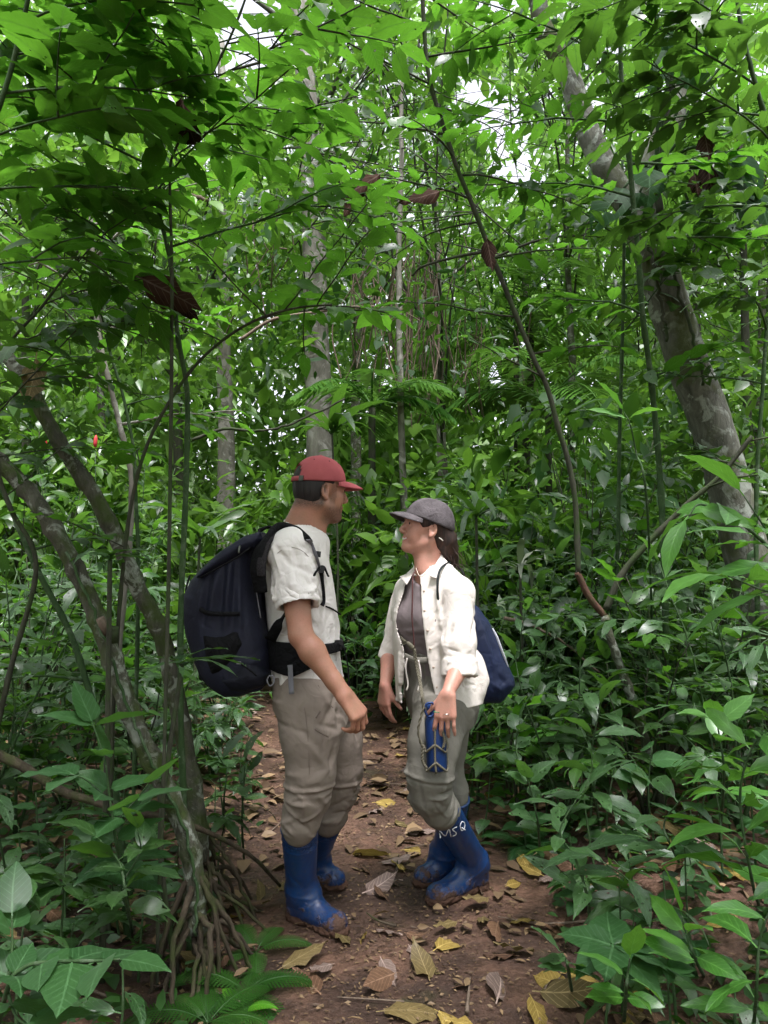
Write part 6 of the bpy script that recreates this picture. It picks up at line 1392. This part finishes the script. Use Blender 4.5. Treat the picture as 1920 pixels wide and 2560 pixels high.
# right foreground
rk = [((1880, 2650), [(1890, 2500, 1.9), (1900, 2350, 1.88), (1930, 2260, 1.86)], K_limel, .20, 'fresh green long-leaved plant at the lower right edge'),
      ((1760, 2480), [(1740, 2400, 1.95), (1715, 2330, 1.95), (1705, 2290, 1.95)], K_lime, .13, 'glossy fresh green seedling low on the right'),
      ((1560, 2560), [(1565, 2480, 1.9), (1570, 2430, 1.88), (1575, 2395, 1.86)], K_lime, .12, 'pale green two-leaved seedling at the bottom right'),
      ((1480, 2330), [(1470, 2250, 2.45), (1440, 2150, 2.42), (1400, 2080, 2.40), (1440, 2000, 2.4)], K_lance, .20, 'long-leaved drooping plant right of the path beside the near boot'),
      ((1500, 2100), [(1490, 2000, 3.0), (1480, 1880, 2.95), (1500, 1770, 2.9)], K_lance, .20, 'whorled long-leaved plant before the forked sapling'),
      ((1640, 2320), [(1600, 2250, 2.4), (1570, 2200, 2.36), (1500, 2150, 2.3)], K_lance, .19, 'spotted long-leaved plant sprawling at lower right'),
      ((1900, 2350), [(1880, 2200, 2.3), (1850, 2000, 2.25), (1880, 1870, 2.2), (1930, 1830, 2.15)], K_limel, .24, 'tall plant with long pale leaves at the right edge above the ground'),
      ((1800, 2150), [(1810, 1950, 2.6), (1800, 1850, 2.55), (1790, 1800, 2.5)], K_lime, .16, 'seedling with a pair of pale leaves right of the forked sapling'),
      ((1430, 2480), [(1420, 2420, 2.05), (1415, 2400, 2.05), (1405, 2385, 2.05)], K_broad, .10, 'tiny two-leaved seedling on the mossy path edge'),
      ((1700, 2220), [(1680, 2120, 2.6), (1660, 2060, 2.55), (1700, 2000, 2.5)], K_lance, .19, 'dusty long-leaved plant under the forked sapling'),
      ((1350, 2150), [(1345, 2060, 2.9), (1330, 1990, 2.88), (1320, 1950, 2.86)], K_broad, .11, 'leafy plant at the path edge right of the painted boot'),
      ((1300, 2010), [(1300, 1930, 3.5), (1290, 1860, 3.5), (1300, 1800, 3.5)], K_broad, .10, 'leafy plant behind the heel of the painted boot')]
for i, ((bx, by), pts, kit, s, lab) in enumerate(rk):
    g = on_ground(bx, by); shoot(lab, [g] + [P(*q) for q in pts], kit, s, 80 + i, step=.075, start=.25)
RE = [P(2150, 2100, 2.3), P(2080, 1700, 2.3), P(1980, 1450, 2.25), P(1880, 1330, 2.2), P(1760, 1262, 2.15), P(1720, 1290, 2.1)]
RE[0][2] = gz(RE[0][0], RE[0][1]); shoot('large pale green pointed leaves thrust in from the right edge', RE, leaf_kit(G_lime, 'lance', 5, (.2, .6), seed=40), .23, 96, step=.11, start=.55, r0=.009, extra=([RE[2], P(1930, 1480, 2.1), P(1820, 1440, 2.0)], [RE[2], P(1930, 1350, 2.1), P(1860, 1240, 2.05)]))
yb = [on_ground(1640, 1900), P(1620, 1300, 3.6), P(1590, 1130, 3.55), P(1575, 1060, 3.5), P(1560, 1030, 3.5)]
shoot('backlit yellow-green sprig before the two green canes', yb, K_lime, .17, 97, step=.09, start=.82, r0=.006)
# fern
def fern(label, px, py, n, L, seed, mat=G_fern, tilt=.7):
    r = np.random.default_rng(seed); b = on_ground(px, py); t = thing('fern', label, 'fern', b)
    for i in range(n):
        a = 2 * math.pi * i / n + r.uniform(-.3, .3); l = L * r.uniform(.75, 1.1); d = V(math.cos(a), math.sin(a), tilt * r.uniform(.6, 1.3)); pts = [b.copy()]; dd = nrm(d)
        for k in range(26): pts.append(pts[-1] + dd * l / 26); dd = nrm(dd + V(0, 0, -.055))
        pts = np.array(pts); m = MB().add(tube(pts, np.linspace(.0022, .0007, 27), 4, cap=False)); tt, nn, bb = frames(pts)
        for k in range(4, 27):
            s = (k - 4) / 22; w_ = .26 * l * math.sin(math.pi * min(1, s * .82 + .14)) ** .9 * (1 - .55 * s)
            sd = nrm(np.cross(tt[k], V(0, 0, 1)))
            for sg in (-1, 1):
                ax = nrm(sd * sg + tt[k] * .35 + V(0, 0, -.12)); q0 = pts[k]; up = nrm(np.cross(ax, tt[k])); v = []; f = []; N = 6
                for j in range(N):   # notched pinna
                    z0 = j / N; z1 = (j + .55) / N; w2 = .022 * l * (1 - .75 * z0) + .001; c0 = q0 + ax * w_ * z0; c1 = q0 + ax * w_ * z1; e = q0 + ax * w_ * (z1 + .12); o = len(v)
                    v += [c0, c1 + tt[k] * w2 * 1.3, e, c1 - tt[k] * w2]; f.append((o, o + 1, o + 2, o + 3))
                m.add((np.array(v), f))
        m.build('frond', mat, t, b)
    return t
fern('feathery fern left of the near blue boot at the bottom', 615, 2480, 8, .27, 5)
fern('smaller fern in the roots of the leaning trunks', 520, 2560, 7, .26, 6)
fern('thin fern sprig above the prop roots', 640, 2380, 5, .22, 7)
fern('tiny bright lime fern leaf at the bottom left of centre', 600, 2535, 3, .12, 8, leaf_mat('fern_lime', (0.10, 0.32, 0.02), (0.14, 0.40, 0.03), veins=False, sheen=.3), 1.3)
fern('fine-leaved feathery plant at the path edge right of the painted boot', 1320, 2130, 8, .26, 9, leaf_mat('feather_green', (0.030, 0.105, 0.030), (0.05, 0.15, 0.04), veins=False, sheen=.4))
# grassy and palm-like tufts
def tuft(label, px, py, n, L, kit, seed, w=1.0, d=None, z=.0, name='arching_plant', cat='plant', up=1.1):
    r = np.random.default_rng(seed); b = on_ground(px, py) if d is None else P(px, py, d); t = thing(name, label, cat, b)
    if d is not None:
        g0 = b.copy(); g0[2] = gz(b[0], b[1]); stem(t, b, np.array([g0, (g0 + b) / 2 + .03 * r.standard_normal(3), b]), .012, .008, B_dark, 'stem', 16, 7)
    for i in range(n):
        a = 2.4 * i + r.uniform(-.4, .4); put_leaf(t, b, kit[r.integers(len(kit))], b + .01 * r.standard_normal(3), V(math.cos(a), math.sin(a), up * r.uniform(.4, 1.3)), L * r.uniform(.6, 1.1), V(0, 0, 1), r.uniform(-.3, .3), w)
    return t
tuft('pale dry arching leaves right of the drawstring bag', 1300, 1420, 9, .38, K_strapg, 1, 1.1, 4.6)
tuft('dark strap-leaved plant just right of the dark grey cap', 1190, 1290, 10, .55, K_strap, 2, 1.2, 4.4)
tuft('dark strap-leaved plant hanging in front of the thick pale trunk', 830, 1080, 12, .7, K_strap, 3, 1.3, 6.5)
tuft('arching strap-leaved plant behind the navy backpack', 500, 1340, 11, .5, K_strap, 4, 1.2, 4.8)
tuft('grassy tuft in shade right of the drawstring bag', 1400, 1900, 16, .42, K_strap, 5, .7, None, up=1.8)
tuft('grassy tuft beneath the forked sapling', 1520, 1960, 14, .36, K_strap, 6, .7, None, up=1.8)
tuft('dark narrow-leaved sprig in front of the leaning trunks', 275, 1400, 9, .24, leaf_kit(G_blue, 'strap', 4, (.4, 1.0), stalk=.03, seed=15), 7, 1.5, 2.55, up=.5)
tuft('narrow-leaved sprig beside the backpack bottom', 455, 1660, 9, .26, leaf_kit(G_blue, 'strap', 4, (.4, 1.0), stalk=.03, seed=16), 8, 1.5, 2.62, up=.5)
tuft('curling strap-leaved plant under the drawstring bag', 1395, 1790, 12, .5, K_strap, 9, .9, None, up=1.5)
# palms in the clearing behind
def palm(label, px, py, d, n, L, seed, mat):
    r = np.random.default_rng(seed); b = P(px, py, d); g0 = b.copy(); g0[2] = gz(b[0], b[1]); t = thing('palm', label, 'palm', g0, 'palms in the clearing behind')
    stem(t, g0, np.array([g0, (g0 + b) / 2, b]), .05, .035, B_dark, 'trunk', 20, 8)
    for i in range(n):
        a = 2.4 * i + r.uniform(-.3, .3); dd = nrm(V(math.cos(a), math.sin(a), r.uniform(.3, 1.5))); pts = [b.copy()]
        for k in range(18): pts.append(pts[-1] + dd * L / 18); dd = nrm(dd + V(0, 0, -.09))
        pts = np.array(pts); tt, nn, bb = frames(pts); m = MB().add(tube(pts, np.linspace(.014, .004, 19), 5, cap=False))
        for k in range(3, 19):
            for q in (0, .5):
                p0 = pts[k - 1] * (1 - q) + pts[k] * q; sd = nrm(np.cross(tt[k], V(0, 0, 1)))
                for sg in (-1, 1):
                    l = .42 * L * math.sin(math.pi * min(1, .2 + .75 * k / 19)) ; ax = nrm(sd * sg + tt[k] * .55 + V(0, 0, -.25 + .1 * r.standard_normal())); w_ = nrm(np.cross(ax, V(0, 0, 1))) * .018
                    e = p0 + ax * l + V(0, 0, -.12 * l); m2 = p0 + ax * l * .5; m.add((np.array([p0, m2 - w_, e, m2 + w_]), [(0, 1, 2, 3)]))
        m.build('frond', mat, t, g0)
M_palm = leaf_mat('palm_green', (0.050, 0.150, 0.020), (0.10, 0.24, 0.035), veins=False, sheen=.45, tmix=.45)
palm('bright palm crown behind the dark leaning stem', 1290, 830, 9.5, 13, 1.7, 1, M_palm); palm('bright palm lower right of the other palm', 1370, 1010, 8.5, 11, 1.4, 2, M_palm)
palm('palm behind the red cap beside the slim grey trunk', 930, 1020, 7.6, 9, .95, 3, M_palm); palm('palm high at the right edge behind the epiphyte', 1850, 330, 7.5, 11, 1.5, 4, M_palm)
# random floor plants on both sides of the path
kinds = [(K_lance, .16, 'narrow-leaved', 8), (K_broad, .10, 'round-leaved', 9), (K_lanced, .15, 'dark narrow-leaved', 9), (K_dark, .12, 'dark oval-leaved', 10), (K_soft, .10, 'soft-leaved', 8)]
r = np.random.default_rng(123); made = 0; tries = 0; placed = []
while made < 270 and tries < 12000:
    tries += 1; y = 1.9 + 6.4 * r.random() ** .9; x = r.uniform(-.56, .56) * y; off = x - path_x(y)
    if abs(off) < .44 + .035 * y or (abs(x) < .66 and 2.3 < y < 3.8) or (x < 0 and y < 2.5 and x > -.6): continue
    if any((x - a) ** 2 + (y - b) ** 2 < (.10 + .02 * y) ** 2 for a, b in placed): continue
    placed.append((x, y)); kk = kinds[r.integers(5)] if r.random() < .6 or x < 0 or y > 4.2 else [(K_up, .15, 'fresh green', 7), (K_soft, .14, 'soft-leaved', 7), (K_lime, .12, 'pale green', 6)][r.integers(3)]; side = 'left' if off < 0 else 'right'; far = 'near' if y < 3.6 else ('mid' if y < 5.5 else 'far')
    where = {'leftnear': 'on the dark floor by the prop roots', 'leftmid': 'on the floor behind the leaning trunks', 'leftfar': 'beside the far bend of the path', 'rightnear': 'in the undergrowth right of the near path', 'rightmid': 'in the undergrowth around the forked sapling', 'rightfar': 'in the undergrowth behind the drawstring bag'}[side + far]
    lab = kk[2] + ' seedling ' + where; tall = r.uniform(.18, .5) if far != 'far' else r.uniform(.3, .8)
    herb(lab, x, y, tall, kk[3] + int(r.integers(-2, 4)), kk[0], kk[1] * r.uniform(.85, 1.3), 2000 + made, lab + 's', whorl=r.random() < .3); made += 1
# taller leafy shrubs with leaves one can tell apart
tall = [((1230, 1900), 4.9, 1.3), ((1330, 1850), 4.6, 1.5), ((1440, 1800), 5.2, 1.9), ((1560, 1850), 5.0, 1.6), ((1700, 1850), 5.3, 1.8), ((1800, 1900), 4.6, 1.3), ((1900, 1900), 5.2, 1.9), ((1160, 1800), 5.8, 1.6), ((1270, 1750), 6.2, 2.2), ((1390, 1750), 6.4, 2.6),
        ((1290, 2000), 4.0, .8), ((1400, 2000), 3.9, .9), ((1600, 2050), 3.9, 1.1), ((1830, 2050), 3.7, 1.3), ((1760, 1950), 4.1, 1.5), ((1880, 1950), 4.3, 1.7), ((1650, 1950), 4.3, 1.3),
        ((60, 2050), 3.6, 1.2), ((180, 2050), 3.9, 1.1), ((-30, 2100), 3.3, 1.1), ((360, 1950), 4.4, .9), ((540, 1900), 4.9, .7), ((1190, 1900), 4.7, .9),
        ((-20, 2000), 4.2, 1.5), ((80, 1950), 4.7, 1.8), ((190, 1900), 5.0, 1.6), ((330, 1850), 5.4, 1.5), ((430, 1850), 5.6, 1.4), ((560, 1800), 6.0, 1.1), ((880, 1800), 6.2, 1.0), ((960, 1780), 6.6, 1.4), ((1060, 1780), 6.4, 1.5), ((1480, 1700), 6.4, 2.4), ((1650, 1750), 6.2, 2.3), ((20, 1900), 5.8, 2.4), ((250, 1800), 6.0, 2.2)]
wh = lambda px: 'behind the leaning mossy trunks' if px < 340 else 'behind the navy backpack' if px < 700 else 'in the gap between the two people' if px < 1100 else 'right of the drawstring bag' if px < 1480 else 'around the big leaning trunk'
K_heli = leaf_kit(G_dark, 'lance', 5, (.5, 1.0), fold=.08, bites=1, stalk=.25, wave=.01, seed=44)
for i, (px, py, n, L, lab) in enumerate([(1330, 1840, 7, .75, 'big paddle-leaved plant right of the drawstring bag'), (1700, 1800, 7, .8, 'big paddle-leaved plant under the big leaning trunk'), (1480, 1760, 7, .85, 'big paddle-leaved plant behind the forked sapling'), (140, 1850, 7, .75, 'big paddle-leaved plant behind the leaning mossy trunks'), (420, 1790, 6, .7, 'big paddle-leaved plant behind the navy backpack'), (1010, 1740, 6, .7, 'big paddle-leaved plant between the two people'), (1140, 1700, 7, .8, 'big paddle-leaved plant behind the cream shirt'), (880, 1730, 6, .7, 'big paddle-leaved plant right behind the tee shirt')]): tuft(lab, px, py, n, L, K_heli, 70 + i, 1.15, None, up=2.2, name='paddle_leaf_plant')
kk2 = [(K_dark, .16, 'dark broad-leaved shrub'), (K_lance, .19, 'grey-green long-leaved shrub'), (K_up, .15, 'bright green shrub'), (K_lanced, .18, 'dark long-leaved shrub')]
for i, ((px, _), d, h) in enumerate(tall):
    r = np.random.default_rng(4000 + i); x = (px - CX) / F * d; b = V(x, d, float(gz(x, d))); kit, s, nm = kk2[i % 4]; lab = nm + ' ' + wh(px)
    t = thing('leafy_shrub', lab, 'shrub', b, lab + ' group')
    for k in range(5 if h < 1.7 else 6):
        a = k * 1.3 + r.uniform(-.4, .4); q = branch_from(b, V(.28 * math.cos(a), .28 * math.sin(a), 1), h * r.uniform(.65, 1.05), r, .12, 8, .07); MB().add(tube(q, np.linspace(.008, .0025, len(q)), 6)).build('stem', B_green if i % 2 else B_dark, t, b)
        leafy(t, b, q, kit, s, .13, r, .30, lift=.2, jit=.5)
        for m in (4, 6):
            a2 = a + r.uniform(-1.5, 1.5); q2 = branch_from(q[m], V(math.cos(a2), math.sin(a2), .35), .32, r, .3, 4); MB().add(tube(q2, np.linspace(.004, .002, len(q2)), 5, cap=False)).build('twig', B_green, t, b); leafy(t, b, q2, kit, s, .12, r, .3, jit=.5)
# red blossoms of ginger far off
M_red = plain_mat('blossom_red', (.45, .03, .035), .6)
for i, (px, py, d) in enumerate([(112, 1124, 6.3), (238, 1118, 6.2), ]):
    b = P(px, py, d); g0 = b.copy(); g0[2] = gz(b[0], b[1]); t = thing('red_blossom', ['small red ginger blossom, the one farther left', 'small red ginger blossom right of the second leaning trunk'][i], 'flower', g0)
    stem(t, g0, np.array([g0, (g0 + b) / 2 + V(.03, 0, 0), b]), .006, .004, B_green, 'stalk', 12, 6); MB().add(tube([b, b + V(0, 0, .03), b + V(.004, 0, .075), b + V(.006, 0, .10)], [.009, .017, .014, .004], 8, .1)).build('flower_head', M_red, t, g0)
# hanging lianas, dry
for i, (px, y0, y1, d, n) in enumerate([(1060, 640, 1010, 8.2, 34), (930, 700, 900, 8.0, 26), (1190, 820, 1000, 8.6, 18), (660, 560, 780, 9.0, 14)]):
    r = np.random.default_rng(i + 60); b = P(px, y1, d); t = thing('hanging_lianas', ['dry brown tangle of hanging lianas over the dark grey cap', 'dry lianas hanging left of the slim grey trunk', 'dry lianas hanging right of the slim grey trunk', 'dry lianas hanging above the backpack'][i], 'liana', b)
    m = MB()
    for k in range(n):
        x = px + r.normal(0, 45); a, e = P(x, y0 + r.uniform(-60, 60), d + r.normal(0, .25)), P(x + r.normal(0, 40), y1 + r.uniform(-120, 60), d + r.normal(0, .3)); m.add(tube(spline([a, (a + e) / 2 + .12 * r.standard_normal(3), e], 10), r.uniform(.004, .009), 4, cap=False))
    o = m.build('strands', B_twig, t, b); o['kind'] = 'stuff'
# thin bare branches and vines crossing the middle
for i, (q, rr, lab) in enumerate([([(480, 1100, 4.2), (560, 1072, 4.2), (640, 1078, 4.2), (730, 1060, 4.2), (860, 1000, 4.2)], .010, 'thin bare branch curving above the red cap'), ([(600, 850, 4.4), (680, 800, 4.4), (790, 780, 4.4), (900, 765, 4.4), (1010, 775, 4.4)], .011, 'dark bare branch crossing the thick pale trunk'), ([(1220, 650, 5), (1350, 600, 5), (1480, 590, 5), (1560, 600, 5)], .010, 'bare branch crossing right of the long dark stem'), ([(0, 480, 3.2), (90, 520, 3.2), (130, 600, 3.2), (190, 760, 3.2)], .012, 'dark branch in the upper left behind the broad leaves'), ([(240, 470, 7), (330, 490, 7), (430, 480, 7), (520, 500, 7)], .035, 'pale horizontal bough in the upper left background'), ([(1260, 1545, 4.6), (1320, 1560, 4.6), (1400, 1600, 4.6), (1500, 1680, 4.6)], .012, 'pale dead stick slanting right of the drawstring bag')]):
    pp = pxpts(q); t = thing('bare_branch', lab, 'branch', pp[0]); stem(t, pp[0], pp, rr, rr * .5, B_twig if 'pale' in lab else B_dark, 'wood', 30, 7, 0, .08, .004, i)
# ------------------------------------------------------------------ fallen leaves and sticks
FL = [  # px, py, length m, colour, direction deg, label
    (1330, 2490, .21, 'olive', -20, 'large olive-brown fallen leaf at the bottom right of the path'), (1400, 2440, .17, 'yellow', -25, 'long speckled yellow fallen leaf under the bottom right seedlings'),
    (1300, 2400, .15, 'brown', 160, 'brown fallen leaf left of the speckled yellow one'), (905, 2240, .17, 'grey', 40, 'pale curled fallen leaf between the near boots, middle of path'), (945, 2165, .16, 'grey', 10, 'grey fallen leaf behind the one between the boots'),
    (920, 2040, .15, 'grey', 60, 'pale curled fallen leaf left of the painted boot'), (975, 2065, .20, 'olive', 15, 'large olive fallen leaf before the painted boot'), (1010, 2090, .17, 'grey', 20, 'long grey fallen leaf beside the large olive one'),
    (930, 2010, .20, 'yellow', -5, 'long yellow-brown leaf lying flat behind the far boots'), (935, 1985, .15, 'olive', 60, 'yellow-green fallen leaf between the two people'), (1000, 1985, .17, 'grey', 20, 'purplish curled leaf beside the olive trousers'),
    (1030, 2420, .13, 'olive', -10, 'small olive leaf at the bottom middle of the path'), (1075, 2460, .16, 'olive', 100, 'yellowish fallen leaf standing upright at the bottom middle'), (1085, 2530, .17, 'yellow', -50, 'yellow fallen leaf at the bottom edge of the picture'),
    (940, 2540, .22, 'olive', 5, 'large olive leaf cut by the bottom edge'), (930, 2330, .11, 'grey', -20, 'small brown leaf in the middle of the path'), (1010, 2340, .13, 'brown', -40, 'curled brown leaf right of the path middle'),
    (1020, 2370, .10, 'grey', -70, 'small pale leaf below the curled brown one'), (1000, 2130, .19, 'yellow', 10, 'bright yellow-edged leaf behind the painted boot'), (870, 2145, .18, 'yellow', 0, 'yellow leaf by the far toe of the taupe-trousered person'),
    (680, 2140, .19, 'brown', 10, 'broad brown leaf left of the near boot shaft'), (700, 2185, .16, 'yellow', 20, 'yellow leaf beside the near boot shaft'), (860, 1975, .16, 'yellow', -10, 'dark yellow leaf behind the far knee'), (1125, 2480, .10, 'brown', 30, 'reddish scrap of leaf near the bottom middle'),
    (1250, 2130, .19, 'olive', 20, 'olive leaf behind the painted boot heel'), (1760, 2260, .22, 'yellow', -15, 'long yellow leaf under the right undergrowth'), (1290, 1960, .18, 'yellow', 30, 'yellow leaf right of the painted boot top'), (1350, 2560, .18, 'brown', -30, 'large brown leaf in the bottom right corner of the path'),
    (960, 1850, .18, 'yellow', 10, 'yellow leaf farther back between the people'), (1000, 1830, .2, 'yellow', 30, 'big yellow leaf by the olive knee'), (680, 1795, .22, 'yellow', 20, 'yellow leaf on the path left of the taupe trousers'), (1240, 2520, .2, 'grey', 70, 'curled purplish dry leaf at the bottom right')]
gl = np.random.default_rng(9)
for i, (px, py, s, c, a, lab) in enumerate(FL):
    p = on_ground(px, py); p[2] += .012; d = V(math.cos(R(a)), math.sin(R(a)) * 1.0, gl.uniform(-.05, .12)); kit = K_dead[c]
    o = put_leaf(None, V(0, 0, 0), kit[i % 5], p, d, s, V(0, 0, 1) + .22 * gl.standard_normal(3), gl.uniform(-.35, .35), gl.uniform(.95, 1.25), 'fallen_leaf'); tag(o, lab, 'leaf', 'single fallen leaves on the path')
cnt = {}; made = 0
while made < 262:
    y = (1.75 + 1.9 * gl.random()) if made < 120 else 1.75 + 7 * gl.random() ** 1.1; x = gl.uniform(-.56, .56) * y; off = x - path_x(y)
    if abs(off) < .42 and gl.random() < (.45 if y < 3.3 else .15): continue
    if y < 2.6 and abs(off) > .9 and gl.random() < .5: continue
    c = gl.choice(['brown', 'yellow', 'olive', 'grey'], p=[.27, .27, .28, .18]); p = V(x, y, float(gz(x, y)) + gl.uniform(.006, .03)); a = gl.uniform(0, 6.28)
    o = put_leaf(None, V(0, 0, 0), K_dead[c][gl.integers(5)], p, V(math.cos(a), math.sin(a), gl.uniform(-.1, .25)), gl.uniform(.08, .18), V(0, 0, 1) + .3 * gl.standard_normal(3), gl.uniform(-.5, .5), gl.uniform(.85, 1.3), 'fallen_leaf')
    zone = ('on the path' if abs(off) < .55 else 'in the litter left of the path' if off < 0 else 'in the litter right of the path') + (' near the camera' if y < 3 else ' behind the people' if y < 5.5 else ' far back')
    tag(o, {'brown': 'brown', 'yellow': 'yellow', 'olive': 'olive-brown', 'grey': 'pale'}[c] + ' scattered dead leaf ' + zone, 'leaf', 'scattered dead leaves ' + zone + ', ' + c); made += 1
# the litter nobody could count
r = np.random.default_rng(31); n = 7000; y = 1.6 + 13 * r.random(n) ** 1.1; x = r.uniform(-.6, .6, n) * y; off = np.abs(x - path_x(y)); ok = r.random(n) < np.where(off < .45, np.where(y < 3.3, .13, .55), np.where(off < .7, .6, 1)); x, y = x[ok], y[ok]
p = np.stack([x, y, gz(x, y) + r.uniform(.002, .03, len(x))], 1); a = r.uniform(0, 6.28, len(x)); W_lit = leaf_mat('litter', (0.045, 0.027, 0.017), (0.26, 0.18, 0.095), mode='attr', veins=False, sheen=.2, rough=.5, tmix=.08, trans=(.5, .15))
o = mass('leaf_litter', p, np.stack([np.cos(a), np.sin(a), r.uniform(-.1, .2, len(x))], 1), r.uniform(.05, .15, len(x)) * np.interp(y, [2.6, 4.2], [.42, 1.0]), .46, None, (0, 0, 0), W_lit, r, ups=np.tile(V(0, 0, 1.4), (len(x), 1)), fold=.3, droop=.1); tag(o, 'brown layer of small dead leaves covering the forest floor', 'leaf litter', kind='stuff')
for i in range(46):
    y = 1.8 + 5 * r.random(); x = r.uniform(-.5, .5) * y; L = r.uniform(.10, .5) * (1 if abs(x - path_x(y)) > .5 else .45); a = r.uniform(0, 3.14); q = V(x, y, 0); e = q + V(math.cos(a), math.sin(a), 0) * L; m = (q + e) / 2 + V(*(.06 * L * r.standard_normal(2)), 0)
    pts = np.array([q, m, e]); pts[:, 2] = gz(pts[:, 0], pts[:, 1]) + r.uniform(.006, .02); zone = 'on the path' if abs(x - path_x(y)) < .55 else 'in the litter left of the path' if x < path_x(y) else 'in the litter right of the path'
    v, f = tube(spline(pts, 9), np.linspace(r.uniform(.003, .007), .002, 9), 6, .08); o = obj('stick', new_mesh('stick', v - q, f), B_twig if i % 3 else B_root); o.location = tuple(q); tag(o, ('thin dry stick lying ' if i % 3 else 'dark root-like twig lying ') + zone, 'stick', 'sticks ' + zone + (' dry' if i % 3 else ' dark'))

# ------------------------------------------------------------------ tell look-alikes apart by their order from left to right
ORD = 'leftmost second third fourth fifth sixth seventh eighth ninth tenth eleventh twelfth thirteenth fourteenth'.split()
byl = {}
for o in sc.objects:
    if o.parent is None and 'label' in o and 'group' in o and o.name.split('.')[0] in ('shrub', 'leafy_shrub', 'seedling'): byl.setdefault(o['label'], []).append(o)
for lab, os_ in byl.items():
    if len(os_) < 2 or len(os_) > 14: continue
    os_.sort(key=lambda o: proj(np.array(o.location))[0])
    for i, o in enumerate(os_): o['label'] = lab + ', ' + (ORD[i] if i == 0 else 'rightmost' if i == len(os_) - 1 else ORD[i] + ' from left')

# low ground cover and crumbs of litter, too many and too small to count
r = np.random.default_rng(77); n = 9000; y = 1.8 + 9 * r.random(n) ** 1.15; x = r.uniform(-.6, .6, n) * y; off = np.abs(x - path_x(y)); ok = (r.random(n) < sstep(.42, .95, off + .03 * r.standard_normal(n))) & ~((np.abs(x) < .62) & (y > 2.3) & (y < 3.7)); x, y = x[ok], y[ok]
p = np.stack([x, y, gz(x, y) + r.random(len(x)) ** 1.5 * .16 + .01], 1); a = r.uniform(0, 6.28, len(x))
o = mass('ground_cover', p, np.stack([np.cos(a), np.sin(a), r.uniform(-.2, .5, len(x))], 1), r.uniform(.035, .10, len(x)), .5, None, (0, 0, 0), W_dark, r); tag(o, 'low small-leaved ground cover on both sides of the path', 'ground cover', kind='stuff')
n = 12000; y = 1.6 + 5 * r.random(n) ** 1.3; x = path_x(y) + r.normal(0, .55, n); p = np.stack([x, y, gz(x, y) + .004 + r.random(n) * .006], 1); a = r.uniform(0, 6.28, n)
o = mass('litter_crumbs', p, np.stack([np.cos(a), np.sin(a), r.uniform(-.15, .2, n)], 1), r.uniform(.006, .034, n) * r.uniform(.4, 1, n), .38, None, (0, 0, 0), W_lit, r, ups=np.tile(V(0, 0, 1.2), (n, 1)), fold=.3, lod=4); tag(o, 'crumbs of dead leaf and bark trodden into the path', 'leaf litter', kind='stuff')
